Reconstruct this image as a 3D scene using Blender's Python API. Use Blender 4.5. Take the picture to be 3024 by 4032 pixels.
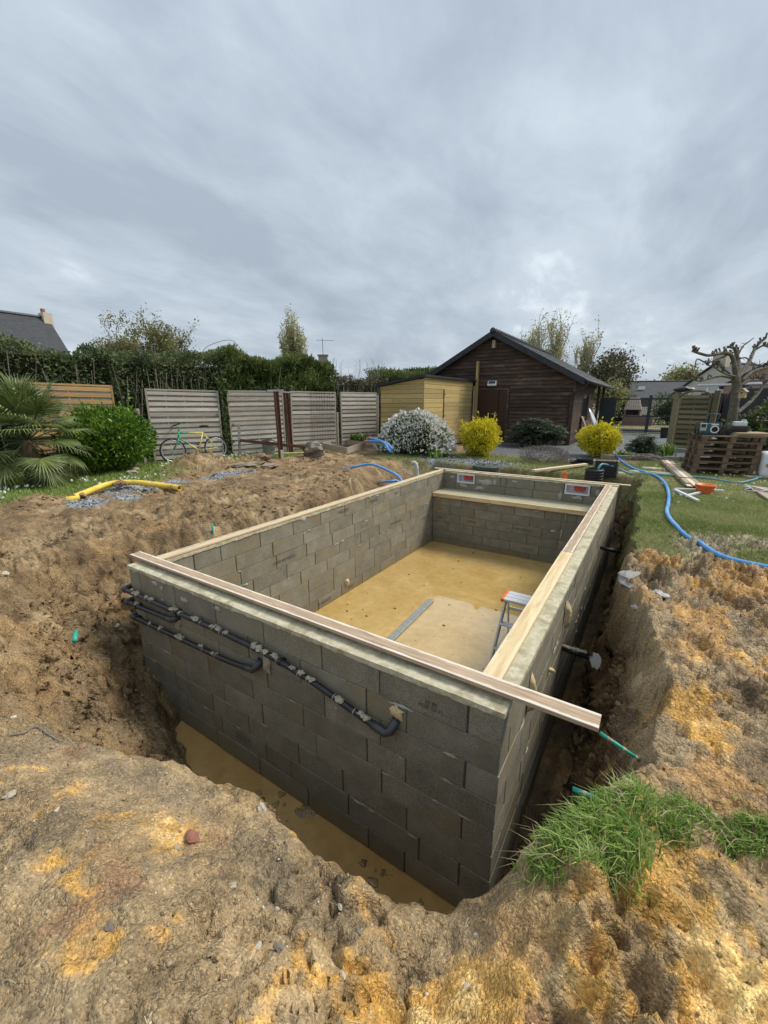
import bpy, bmesh, math, random
import numpy as np
from mathutils import Vector, Matrix
random.seed(7); RNG = np.random.default_rng(11)
R = math.radians
for o in list(bpy.data.objects): bpy.data.objects.remove(o)
SC = bpy.context.scene
COL = SC.collection
# ------------------------------------------------------------ camera
CAM = np.array([4.367, -1.919, 1.606]); YAW, PITCH, ROLL = R(-32.83), R(-14.85), R(-0.16)
FPX = 1636.4 / (3024 / 1659)          # focal length in the pixels of a 1659 x 2212 picture
cd = bpy.data.cameras.new('camera'); cam = bpy.data.objects.new('camera', cd); COL.objects.link(cam)
cd.sensor_fit = 'VERTICAL'; cd.sensor_height = 24.0; cd.lens = 24.0 * 1636.4 / 4032.0
cd.clip_start = 0.02; cd.clip_end = 2000
_f = np.array([math.sin(YAW) * math.cos(PITCH), math.cos(YAW) * math.cos(PITCH), math.sin(PITCH)])
_r = np.array([math.cos(YAW), -math.sin(YAW), 0.0]); _u = np.cross(_r, _f)
_c, _s = math.cos(ROLL), math.sin(ROLL)
_r, _u = _c * _r + _s * _u, -_s * _r + _c * _u
cam.matrix_world = Matrix(((_r[0], _u[0], -_f[0], CAM[0]), (_r[1], _u[1], -_f[1], CAM[1]), (_r[2], _u[2], -_f[2], CAM[2]), (0, 0, 0, 1)))
SC.camera = cam
SC.render.resolution_x = 768; SC.render.resolution_y = 1024
# ------------------------------------------------------------ sky and light
SUN_AZ, SUN_EL = R(46), R(51)          # azimuth from +Y towards +X
w = bpy.data.worlds.new('World'); SC.world = w; w.use_nodes = True
nt = w.node_tree; nt.nodes.clear()
def N(t, **k):
    n = nt.nodes.new(t)
    for a, b in k.items(): setattr(n, a, b)
    return n
def L(a, b): nt.links.new(a, b)
wo = N('ShaderNodeOutputWorld'); bg = N('ShaderNodeBackground'); L(bg.outputs[0], wo.inputs[0])
sky = N('ShaderNodeTexSky', sky_type='NISHITA', sun_disc=False)
sky.sun_elevation = SUN_EL; sky.sun_rotation = SUN_AZ; sky.air_density = 1.2; sky.dust_density = 2.0
skm = N('ShaderNodeVectorMath', operation='SCALE'); L(sky.outputs[0], skm.inputs[0]); skm.inputs['Scale'].default_value = 0.05
tc = N('ShaderNodeTexCoord'); sep = N('ShaderNodeSeparateXYZ'); L(tc.outputs['Generated'], sep.inputs[0])
za = N('ShaderNodeMath', operation='ABSOLUTE'); L(sep.outputs[2], za.inputs[0])
zb = N('ShaderNodeMath', operation='ADD'); L(za.outputs[0], zb.inputs[0]); zb.inputs[1].default_value = 0.24
dx = N('ShaderNodeMath', operation='DIVIDE'); L(sep.outputs[0], dx.inputs[0]); L(zb.outputs[0], dx.inputs[1])
dy = N('ShaderNodeMath', operation='DIVIDE'); L(sep.outputs[1], dy.inputs[0]); L(zb.outputs[0], dy.inputs[1])
cmb = N('ShaderNodeCombineXYZ'); L(dx.outputs[0], cmb.inputs[0]); L(dy.outputs[0], cmb.inputs[1])
def cloud(scale, rot, sx, sy, det, rough, dist, off):
    mp = N('ShaderNodeMapping'); L(cmb.outputs[0], mp.inputs[0]); mp.inputs['Rotation'].default_value = (0, 0, R(rot))
    mp.inputs['Scale'].default_value = (sx, sy, 1); mp.inputs['Location'].default_value = (off, off * 0.7, 0)
    n = N('ShaderNodeTexNoise'); L(mp.outputs[0], n.inputs[0]); n.inputs['Scale'].default_value = scale
    n.inputs['Detail'].default_value = det; n.inputs['Roughness'].default_value = rough; n.inputs['Distortion'].default_value = dist
    return n.outputs[0]
c1 = cloud(1.5, 38, 1.0, 0.55, 7, 0.55, 0.35, 2.1)
c2 = cloud(4.2, 30, 1.0, 0.6, 8, 0.6, 0.4, 7.3)
c3 = cloud(0.55, 20, 1.0, 0.8, 4, 0.5, 0.2, 3.1)
m1 = N('ShaderNodeMath', operation='MULTIPLY'); L(c1, m1.inputs[0]); m1.inputs[1].default_value = 0.46
m2 = N('ShaderNodeMath', operation='MULTIPLY_ADD'); L(c2, m2.inputs[0]); m2.inputs[1].default_value = 0.24; L(m1.outputs[0], m2.inputs[2])
m3 = N('ShaderNodeMath', operation='MULTIPLY_ADD'); L(c3, m3.inputs[0]); m3.inputs[1].default_value = 0.30; L(m2.outputs[0], m3.inputs[2])
cr = N('ShaderNodeValToRGB'); L(m3.outputs[0], cr.inputs[0])
els = cr.color_ramp.elements
els[0].position = 0.40; els[0].color = (0.188, 0.221, 0.260, 1)
els[1].position = 0.635; els[1].color = (0.47, 0.503, 0.531, 1)
e = els.new(0.47); e.color = (0.230, 0.265, 0.306, 1)
e = els.new(0.55); e.color = (0.285, 0.324, 0.362, 1)
# overcast sky: brighter towards the zenith
zen = N('ShaderNodeMapRange'); L(za.outputs[0], zen.inputs[0]); zen.inputs['From Min'].default_value = 0.0; zen.inputs['From Max'].default_value = 1.0
zen.inputs['To Min'].default_value = 0.90; zen.inputs['To Max'].default_value = 1.25
zm = N('ShaderNodeVectorMath', operation='SCALE'); L(cr.outputs[0], zm.inputs[0]); L(zen.outputs[0], zm.inputs['Scale'])
mx = N('ShaderNodeMix', data_type='RGBA'); mx.inputs[0].default_value = 0.94; L(skm.outputs[0], mx.inputs[6]); L(zm.outputs[0], mx.inputs[7])
L(mx.outputs[2], bg.inputs[0]); bg.inputs[1].default_value = 1.0
ld = bpy.data.lights.new('sun', 'SUN'); ld.energy = 1.5; ld.angle = R(20); ld.color = (1.0, 0.93, 0.83)
sun = bpy.data.objects.new('sun', ld); COL.objects.link(sun)
_d = Vector((math.sin(SUN_AZ) * math.cos(SUN_EL), math.cos(SUN_AZ) * math.cos(SUN_EL), math.sin(SUN_EL)))
sun.rotation_euler = _d.to_track_quat('Z', 'Y').to_euler(); sun.location = (0, 0, 30)
vs = SC.view_settings; vs.view_transform = 'Standard'; vs.look = 'None'; vs.exposure = 1.18; vs.gamma = 1.0; vs.use_curve_mapping = False
SC.render.engine = 'CYCLES'
# ------------------------------------------------------------ pixel to place helpers (picture read at 1659 x 2212)
def ray(u, v): return _f + _r * (u - 829.5) / FPX + _u * (1106.0 - v) / FPX
def gp(u, v, z=0.0): d = ray(u, v); return CAM + d * ((z - CAM[2]) / d[2])
def yp(u, v, Y): d = ray(u, v); return CAM + d * ((Y - CAM[1]) / d[1])
def xp(u, v, X): d = ray(u, v); return CAM + d * ((X - CAM[0]) / d[0])
def tp(u, v, t): return CAM + ray(u, v) * t
# ------------------------------------------------------------ numpy noise
_P = np.random.default_rng(5).permutation(4096)
def _h(ix, iy, iz, s): return _P[(_P[(_P[(ix + s * 131) & 4095] + iy) & 4095] + iz) & 4095]
def vn(x, y, z=0.0, s=0):
    x, y, z = np.broadcast_arrays(np.asarray(x, float), np.asarray(y, float), np.asarray(z, float))
    ix, iy, iz = np.floor(x).astype(int), np.floor(y).astype(int), np.floor(z).astype(int)
    fx, fy, fz = x - ix, y - iy, z - iz
    fx, fy, fz = fx * fx * fx * (fx * (fx * 6 - 15) + 10), fy * fy * fy * (fy * (fy * 6 - 15) + 10), fz * fz * (3 - 2 * fz)
    def g(a, b, c): return _h(ix + a, iy + b, iz + c, s) / 2047.5 - 1
    def l2(c):
        a = g(0, 0, c) * (1 - fx) + g(1, 0, c) * fx; b = g(0, 1, c) * (1 - fx) + g(1, 1, c) * fx
        return a * (1 - fy) + b * fy
    return l2(0) if not np.any(iz * 1.0 + fz) else l2(0) * (1 - fz) + l2(1) * fz
def fbm(x, y, z=0.0, o=4, s=0, g=0.5):
    r = 0; a = 1.0; f = 1.0; t = 0
    for i in range(o): r = r + a * vn(x * f, y * f, z * f if np.any(z) else 0.0, s + i); t += a; a *= g; f *= 2.03
    return r / t
def worley(x, y, s=0):
    """distance to the nearest and second cell point and a random value of the nearest cell"""
    ix, iy = np.floor(x).astype(int), np.floor(y).astype(int); f1 = np.full(x.shape, 9.0); f2 = f1.copy(); rv = np.zeros(x.shape); gx = np.zeros(x.shape); gy = np.zeros(x.shape)
    for a in (-1, 0, 1):
        for b in (-1, 0, 1):
            h = _h(ix + a, iy + b, 0, s); px = ix + a + (h % 64) / 63.0; py = iy + b + ((h // 64) % 64) / 63.0; d = np.hypot(x - px, y - py); r = _P[h] / 4095.0
            n = d < f1; f2 = np.where(n, f1, np.minimum(f2, d)); rv = np.where(n, r, rv); gx = np.where(n, x - px, gx); gy = np.where(n, y - py, gy); f1 = np.where(n, d, f1)
    return f1, f2, rv, gx, gy
def clods(x, y, size, s):
    """tilted blocky lumps with cracks between, about -0.5 .. 0.5"""
    qx = x / size + 0.35 * vn(x / size * 1.7, y / size * 1.7, 0, s + 3); qy = y / size + 0.35 * vn(x / size * 1.7 + 9, y / size * 1.7, 0, s + 4)
    f1, f2, r, gx, gy = worley(qx, qy, s); a = r * 40.0
    return (r - 0.5) * 0.8 + 0.5 * (np.cos(a) * gx + np.sin(a) * gy) - 0.45 * (1 - np.clip((f2 - f1) / 0.22, 0, 1)), r
def ss(a, b, x): t = np.clip((x - a) / (b - a), 0, 1); return t * t * (3 - 2 * t)
# ------------------------------------------------------------ materials
MATS = {}
def newmat(name):
    m = bpy.data.materials.new(name); m.use_nodes = True; t = m.node_tree; t.nodes.clear()
    o = t.nodes.new('ShaderNodeOutputMaterial'); b = t.nodes.new('ShaderNodeBsdfPrincipled'); t.links.new(b.outputs[0], o.inputs[0])
    MATS[name] = m
    return m, t, b, o
def ramp(t, src, stops):
    r = t.nodes.new('ShaderNodeValToRGB'); e = r.color_ramp.elements
    while len(e) < len(stops): e.new(0.5)
    for k, (p, c) in zip(e, stops): k.position = p; k.color = (*c, 1)
    t.links.new(src, r.inputs[0]); return r.outputs[0]
def noise(t, vec, scale, det=5, rough=0.55, dist=0.0):
    n = t.nodes.new('ShaderNodeTexNoise'); t.links.new(vec, n.inputs[0])
    n.inputs['Scale'].default_value = scale; n.inputs['Detail'].default_value = det
    n.inputs['Roughness'].default_value = rough; n.inputs['Distortion'].default_value = dist
    return n.outputs[0]
def mixc(t, fac, a, b, mode='MIX'):
    n = t.nodes.new('ShaderNodeMix'); n.data_type = 'RGBA'; n.blend_type = mode
    for s, v in ((0, fac), (6, a), (7, b)):
        if hasattr(v, 'is_linked'): t.links.new(v, n.inputs[s])
        else: n.inputs[s].default_value = v if s == 0 else (*v, 1)
    return n.outputs[2]
def objvec(t, stretch=(1, 1, 1), rnd=True):
    c = t.nodes.new('ShaderNodeTexCoord'); v = c.outputs['Object']
    if rnd:
        oi = t.nodes.new('ShaderNodeObjectInfo'); k = t.nodes.new('ShaderNodeMath'); k.operation = 'MULTIPLY'; t.links.new(oi.outputs['Random'], k.inputs[0]); k.inputs[1].default_value = 37.0
        a = t.nodes.new('ShaderNodeVectorMath'); a.operation = 'ADD'; t.links.new(v, a.inputs[0]); t.links.new(k.outputs[0], a.inputs[1]); v = a.outputs[0]
    mp = t.nodes.new('ShaderNodeMapping'); t.links.new(v, mp.inputs[0]); mp.inputs['Scale'].default_value = stretch
    return mp.outputs[0]
def bumpn(t, b, src, strength, dist=0.01):
    n = t.nodes.new('ShaderNodeBump'); t.links.new(src, n.inputs['Height']); n.inputs['Strength'].default_value = strength; n.inputs['Distance'].default_value = dist
    t.links.new(n.outputs[0], b.inputs['Normal'])
def M(name, c1, c2=None, scale=6.0, rough=0.75, bump=0.0, bs=60.0, metal=0.0, rnd=0.0, stretch=(1, 1, 1), spec=0.35, c3=None, dist=0.0, lo=0.32, hi=0.68, s3=2.0, rough2=None):
    if name in MATS: return MATS[name]
    m, t, b, o = newmat(name)
    c2 = c2 or tuple(x * 0.8 for x in c1)
    v = objvec(t, stretch); n = noise(t, v, scale, 6, 0.6, dist)
    col = ramp(t, n, [(lo, c1), (hi, c2)])
    if c3:
        n3 = noise(t, v, s3, 4, 0.6); f = ramp(t, n3, [(0.5, (0, 0, 0)), (0.66, (1, 1, 1))]); col = mixc(t, f, col, c3)
    if rnd:
        oi = t.nodes.new('ShaderNodeObjectInfo'); mr = t.nodes.new('ShaderNodeMapRange'); t.links.new(oi.outputs['Random'], mr.inputs[0])
        mr.inputs['To Min'].default_value = 1 - rnd; mr.inputs['To Max'].default_value = 1 + rnd
        h = t.nodes.new('ShaderNodeHueSaturation'); t.links.new(col, h.inputs['Color']); t.links.new(mr.outputs[0], h.inputs['Value']); col = h.outputs[0]
    t.links.new(col, b.inputs['Base Color'])
    b.inputs['Roughness'].default_value = rough; b.inputs['Metallic'].default_value = metal; b.inputs['Specular IOR Level'].default_value = spec
    if rough2 is not None:
        rr = t.nodes.new('ShaderNodeMapRange'); t.links.new(n, rr.inputs[0]); rr.inputs['From Min'].default_value = lo; rr.inputs['From Max'].default_value = hi
        rr.inputs['To Min'].default_value = rough; rr.inputs['To Max'].default_value = rough2; t.links.new(rr.outputs[0], b.inputs['Roughness'])
    if bump: bumpn(t, b, noise(t, v, bs, 5, 0.65), bump)
    return m
def leafmat(name, dark, mid, light, trans=0.25, rough=0.5, spec=0.3):
    m, t, b, o = newmat(name)
    a = t.nodes.new('ShaderNodeAttribute'); a.attribute_name = 'tint'
    col = ramp(t, a.outputs['Fac'], [(0.0, dark), (0.5, mid), (1.0, light)])
    t.links.new(col, b.inputs['Base Color']); b.inputs['Roughness'].default_value = rough; b.inputs['Specular IOR Level'].default_value = spec
    if trans:
        tr = t.nodes.new('ShaderNodeBsdfTranslucent'); t.links.new(col, tr.inputs[0])
        ms = t.nodes.new('ShaderNodeMixShader'); ms.inputs[0].default_value = trans
        t.links.new(b.outputs[0], ms.inputs[1]); t.links.new(tr.outputs[0], ms.inputs[2]); t.links.new(ms.outputs[0], o.inputs[0])
    return m
# ------------------------------------------------------------ mesh builder
def rotz(a): return np.array([[math.cos(a), -math.sin(a), 0], [math.sin(a), math.cos(a), 0], [0, 0, 1.0]])
def rotx(a): return np.array([[1.0, 0, 0], [0, math.cos(a), -math.sin(a)], [0, math.sin(a), math.cos(a)]])
def roty(a): return np.array([[math.cos(a), 0, math.sin(a)], [0, 1.0, 0], [-math.sin(a), 0, math.cos(a)]])
class MB:
    def __init__(s): s.v = []; s.f = []
    def add(s, vs, fs):
        k = len(s.v); s.v += [tuple(map(float, p)) for p in vs]; s.f += [tuple(i + k for i in q) for q in fs]; return s
    def box(s, c, sz, rot=None):
        x, y, z = sz[0] / 2, sz[1] / 2, sz[2] / 2
        p = np.array([(-x, -y, -z), (x, -y, -z), (x, y, -z), (-x, y, -z), (-x, -y, z), (x, -y, z), (x, y, z), (-x, y, z)])
        if rot is not None: p = p @ np.asarray(rot).T
        return s.add(p + np.array(c), [(0, 3, 2, 1), (4, 5, 6, 7), (0, 1, 5, 4), (1, 2, 6, 5), (2, 3, 7, 6), (3, 0, 4, 7)])
    def bb(s, x0, x1, y0, y1, z0, z1): return s.box(((x0 + x1) / 2, (y0 + y1) / 2, (z0 + z1) / 2), (x1 - x0, y1 - y0, z1 - z0))
    def beam(s, a, b, w, h, up=(0, 0, 1)):
        a, b = np.array(a, float), np.array(b, float); d = b - a; l = np.linalg.norm(d); d = d / l
        q = np.cross(up, d); q = q / (np.linalg.norm(q) + 1e-9); u = np.cross(d, q)
        return s.box((a + b) / 2, (l, w, h), np.array([d, q, u]).T)
    def tube(s, pts, r, n=8, caps=True, wob=0.0):
        pts = [np.array(p, float) for p in pts]; m = len(pts); rs = [r] * m if np.isscalar(r) else list(r)
        k = len(s.v); up = None
        for i, p in enumerate(pts):
            d = pts[min(i + 1, m - 1)] - pts[max(i - 1, 0)]; d = d / (np.linalg.norm(d) + 1e-9)
            if up is None:
                up = np.array([0, 0, 1.0]) if abs(d[2]) < 0.9 else np.array([1.0, 0, 0])
            q = np.cross(up, d); q = q / (np.linalg.norm(q) + 1e-9); up = np.cross(d, q)
            for j in range(n):
                a = 2 * math.pi * j / n; rr = rs[i] * (1 + wob * (random.random() - 0.5))
                s.v.append(tuple(p + rr * (math.cos(a) * q + math.sin(a) * up)))
        for i in range(m - 1):
            for j in range(n):
                a, b = k + i * n + j, k + i * n + (j + 1) % n; s.f.append((a, b, b + n, a + n))
        if caps: s.f.append(tuple(k + j for j in range(n))[::-1]); s.f.append(tuple(k + (m - 1) * n + j for j in range(n)))
        return s
    def lathe(s, prof, n=20, c=(0, 0, 0), rot=None, close=False):
        k0 = len(s.v); P = []
        for (r, z) in prof:
            for j in range(n):
                a = 2 * math.pi * j / n; P.append((r * math.cos(a), r * math.sin(a), z))
        P = np.array(P)
        if rot is not None: P = P @ np.asarray(rot).T
        s.v += [tuple(p) for p in P + np.array(c)]
        m = len(prof)
        for i in range(m if close else m - 1):
            i2 = (i + 1) % m
            for j in range(n): j2 = (j + 1) % n; s.f.append((k0 + i * n + j, k0 + i * n + j2, k0 + i2 * n + j2, k0 + i2 * n + j))
        return s
    def torus(s, c, Rr, r, rot=None, n=32, m=8):
        return s.lathe([(Rr + r * math.cos(2 * math.pi * i / m), r * math.sin(2 * math.pi * i / m)) for i in range(m)], n, c, rot, True)
    def prism(s, poly, a, b, ax='y'):
        n = len(poly)
        def P(p, t): return (p[0], t, p[1]) if ax == 'y' else ((t, p[0], p[1]) if ax == 'x' else (p[0], p[1], t))
        return s.add([P(p, a) for p in poly] + [P(p, b) for p in poly], [tuple(range(n)), tuple(range(2 * n - 1, n - 1, -1))] + [(i, i + n, (i + 1) % n + n, (i + 1) % n) for i in range(n)])
    def ico(s, c, r, sub=1, jit=0.2, sq=(1, 1, 1), seed=0):
        bm = bmesh.new(); bmesh.ops.create_icosphere(bm, subdivisions=sub, radius=1.0)
        P = np.array([v.co for v in bm.verts]); F = [tuple(v.index for v in f.verts) for f in bm.faces]; bm.free()
        d = 1 + jit * fbm(P[:, 0] * 1.7 + seed * 3.1, P[:, 1] * 1.7, P[:, 2] * 1.7 + 0.37, 3, seed % 50)
        return s.add(P * d[:, None] * r * np.array(sq) + np.array(c), F)
    def mesh(s, name='m'):
        me = bpy.data.meshes.new(name); me.from_pydata(s.v, [], s.f); me.validate(); me.update(); return me
    def build(s, name, mat, parent=None, smooth=False, bev=0.0, seg=1, **k):
        me = s.mesh(name)
        if bev or not smooth:
            bm = bmesh.new(); bm.from_mesh(me); bmesh.ops.recalc_face_normals(bm, faces=bm.faces)
            if bev: bmesh.ops.bevel(bm, geom=[e for e in bm.edges if e.calc_face_angle(0) > 0.5], offset=bev, segments=seg, affect='EDGES', profile=0.6)
            bm.to_mesh(me); bm.free()
        if smooth: me.polygons.foreach_set('use_smooth', [True] * len(me.polygons))
        return obj(name, me, mat, parent, **k)
def obj(name, me, mat=None, parent=None, loc=None, rz=0.0, **k):
    o = bpy.data.objects.new(name, me); COL.objects.link(o)
    if mat is not None and not me.materials: me.materials.append(mat)
    if parent is not None: o.parent = parent
    if loc is not None: o.location = loc
    if rz: o.rotation_euler = (0, 0, rz)
    for a, b in k.items(): o[a] = b
    return o
def thing(name, label, category, loc=(0, 0, 0), rz=0.0, group=None):
    o = bpy.data.objects.new(name, None); COL.objects.link(o); o.location = loc; o.rotation_euler = (0, 0, rz); o.empty_display_size = 0.2
    o['label'] = label; o['category'] = category
    if group: o['group'] = group
    return o
def tag(o, label, category, group=None):
    o['label'] = label; o['category'] = category
    if group: o['group'] = group
    return o
def copytree(o, parent=None):
    c = o.copy(); COL.objects.link(c)
    if parent is not None: c.parent = parent
    for ch in o.children: copytree(ch, c)
    return c
def npmesh(name, V, F, tint=None, smooth=False):
    """V (n,3), F (m,k) arrays -> mesh, with a per-vertex 'tint' attribute"""
    V = np.asarray(V, np.float32); F = np.asarray(F, np.int32); me = bpy.data.meshes.new(name); m, k = F.shape
    me.vertices.add(len(V)); me.vertices.foreach_set('co', V.ravel())
    me.loops.add(m * k); me.loops.foreach_set('vertex_index', F.ravel())
    me.polygons.add(m); me.polygons.foreach_set('loop_start', np.arange(0, m * k, k, dtype=np.int32))
    try: me.polygons.foreach_set('loop_total', np.full(m, k, np.int32))
    except Exception: pass
    if smooth: me.polygons.foreach_set('use_smooth', np.ones(m, bool))
    if tint is not None: me.attributes.new('tint', 'FLOAT', 'POINT').data.foreach_set('value', np.asarray(tint, np.float32))
    me.update(calc_edges=True); return me
def leaves(name, P, size, aspect=0.5, up=0.3, tint=None, mat=None, parent=None, out=None, jit=0.4, fold=0.25, **k):
    """one folded leaf (two quads) at each point of P"""
    P = np.asarray(P, float); n = len(P)
    D = RNG.normal(size=(n, 3))
    if out is not None: D = D * 0.8 + out
    D[:, 2] += up; D /= np.linalg.norm(D, axis=1)[:, None] + 1e-9
    B = RNG.normal(size=(n, 3)); S = np.cross(D, B); S /= np.linalg.norm(S, axis=1)[:, None] + 1e-9; U = np.cross(S, D)
    l = (size * (1 + jit * (RNG.random(n) - 0.5) * 2))[:, None]; w_ = l * aspect / 2
    V = np.stack([P, P + D * l * 0.45 + S * w_ + U * l * fold * 0.4, P + D * l, P + D * l * 0.45 - S * w_ + U * l * fold * 0.4, P + D * l * 0.5 - U * l * 0.02], 1).reshape(-1, 3)
    b = np.arange(n)[:, None] * 5
    F = np.concatenate([b + np.array([[0, 1, 2, 4]]), b + np.array([[0, 4, 2, 3]])])
    t = RNG.random(n) if tint is None else np.clip(tint, 0, 1)
    return obj(name, npmesh(name, V, F, np.repeat(t, 5)), mat, parent, **k)
def shell(n, c, r, depth=0.35, lump=0.18, freq=1.6, seed=0, zmin=None):
    """points in the outer layer of a lumpy ellipsoid, with outward directions and a 0..1 tint (clumps)"""
    d = RNG.normal(size=(n, 3)); d /= np.linalg.norm(d, axis=1)[:, None]
    rr = 1 + lump * fbm(d[:, 0] * freq, d[:, 1] * freq, d[:, 2] * freq + 0.31, 3, seed) * 2
    k = rr * (1 - depth * RNG.random(n) ** 1.6)
    P = d * k[:, None] * np.array(r) + np.array(c)
    t = 0.5 + 0.5 * fbm(d[:, 0] * 4, d[:, 1] * 4, d[:, 2] * 4 + 0.2, 2, seed + 7) + 0.35 * (RNG.random(n) - 0.5)
    if zmin is not None: q = P[:, 2] > zmin; P, d, t = P[q], d[q], t[q]
    return P, d, t
# ============================================================ TERRAIN
TOP = np.array([(4.30,8.5),(4.24,7.2),(4.33,5.5),(4.31,4.4),(4.35,3.0),(4.27,2.6),(4.32,2.2),(4.50,1.7),(4.56,1.0),(4.60,0.4),(4.56,0.0),(4.34,-0.35),(4.16,-0.62),(4.0,-0.80),(3.70,-0.96),(3.2,-0.94),(2.8,-0.93),(2.45,-0.98),(2.0,-1.22),(1.3,-1.5),(0.5,-1.45),(-0.3,-1.2),(-1.05,-0.8),(-1.35,0.0),(-1.0,0.65),(-0.45,1.25),(-0.28,2.2),(-0.30,3.2),(-0.42,4.2),(-0.9,5.2),(-1.9,6.2),(-2.3,7.2),(-1.6,8.4),(-0.9,8.9),(0.3,8.3),(1.4,8.5),(2.4,8.55),(3.7,8.6)])
BOT = np.array([(4.06,7.9),(4.09,2.5),(4.14,1.0),(4.12,0.2),(4.06,-0.15),(3.72,-0.36),(3.0,-0.40),(2.0,-0.38),(1.3,-0.28),(0.8,-0.12),(0.6,0.05),(0.3,0.6),(0.1,1.3),(0.05,7.7),(0.2,7.85)])
def pdist(x, y, poly):
    d = np.full(x.shape, 1e9); ins = np.zeros(x.shape, bool); n = len(poly)
    for i in range(n):
        a, b = poly[i], poly[(i + 1) % n]; e = b - a
        t = np.clip(((x - a[0]) * e[0] + (y - a[1]) * e[1]) / (e @ e), 0, 1)
        d = np.minimum(d, np.hypot(x - a[0] - t * e[0], y - a[1] - t * e[1]))
        c = (a[1] > y) != (b[1] > y)
        ins ^= c & (x < (b[0] - a[0]) * (y - a[1]) / (b[1] - a[1] + 1e-12) + a[0])
    return d, ins
def blob(x, y, cx, cy, rx, ry): return np.exp(-(((x - cx) / rx) ** 2 + ((y - cy) / ry) ** 2))
def zones(x, y):
    wx = x + 0.22 * fbm(x * 1.3, y * 1.3, 0, 3, 31); wy = y + 0.22 * fbm(x * 1.3, y * 1.3, 0, 3, 37)
    lawnR = ss(4.15, 4.25, wx) * ss(2.95, 3.2, wy + 0.25 * fbm(x * 3, y * 3, 0, 2, 3)) * (1 - ss(13.0, 13.2, wy))
    lawnR = lawnR * (1 - 0.9 * np.clip(1.5 * blob(x, y, 5.0, 3.8, 0.28, 0.5) + blob(x, y, 5.55, 4.3, 0.35, 0.3), 0, 1))
    far = ss(8.15, 8.35, wy) * (1 - ss(10.2, 11.4, wy)) * ss(-3.2, -2.6, wx) * (1 - ss(4.1, 4.4, wx))
    left = ss(4.35, 4.75, -wx - 0.1 * (wy - 3)) * ss(-6, -5, wy) * (1 - ss(8.2, 8.8, wy)) * (1 - np.clip(1.6 * blob(wx, wy, -5.0, 4.2, 0.5, 0.75) + 1.2 * blob(wx, wy, -4.7, 5.6, 0.4, 0.5), 0, 1))
    far2 = ss(12.8, 13.4, wy) * (1 - ss(13.2, 13.25, wy)) * 0
    rest = np.maximum(np.maximum(ss(23.5, 24, y), ss(8.6, 9.5, -x)), np.maximum(ss(5.5, 6.2, -y), ss(7.0, 7.6, x) * ss(2.0, 3.0, y) * (1 - ss(12.9, 13.1, y))))
    grass0 = np.clip(np.maximum.reduce([lawnR, far, left, far2, rest]), 0, 1)
    slate = np.clip(np.maximum.reduce([blob(wx, wy, 0.5, 9.0, 1.35, 0.6), blob(wx, wy, -0.7, 9.2, 0.9, 0.55), blob(wx, wy, 4.4, 12.7, 1.4, 0.5), blob(wx, wy, -2.7, 9.6, 0.5, 0.9) * 0.9]) * 2.2 - 0.7, 0, 1)
    grav = np.clip(np.maximum.reduce([blob(wx, wy, -3.55, 1.05, 0.65, 0.32), blob(wx, wy, -4.0, 2.3, 0.45, 0.9), blob(wx, wy, -3.75, 4.1, 0.4, 0.85), blob(wx, wy, -3.3, 1.6, 0.4, 0.3)]) * 2.4 - 0.9, 0, 1)
    asph = np.clip(ss(13.05, 13.2, y - 0.35 * np.sin(x * 0.7)) * ss(1.2, 1.5, x + 0.0 * y) + ss(10.9, 11.15, wy + 0.12 * x) * ss(-1.2, -0.9, x) * (1 - ss(2.9, 3.2, x)), 0, 1) * (1 - ss(23.2, 23.4, y)) * (1 - ss(14, 15, x))
    grass = grass0 * (1 - slate) * (1 - asph)
    return grass, slate, grav, asph
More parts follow.
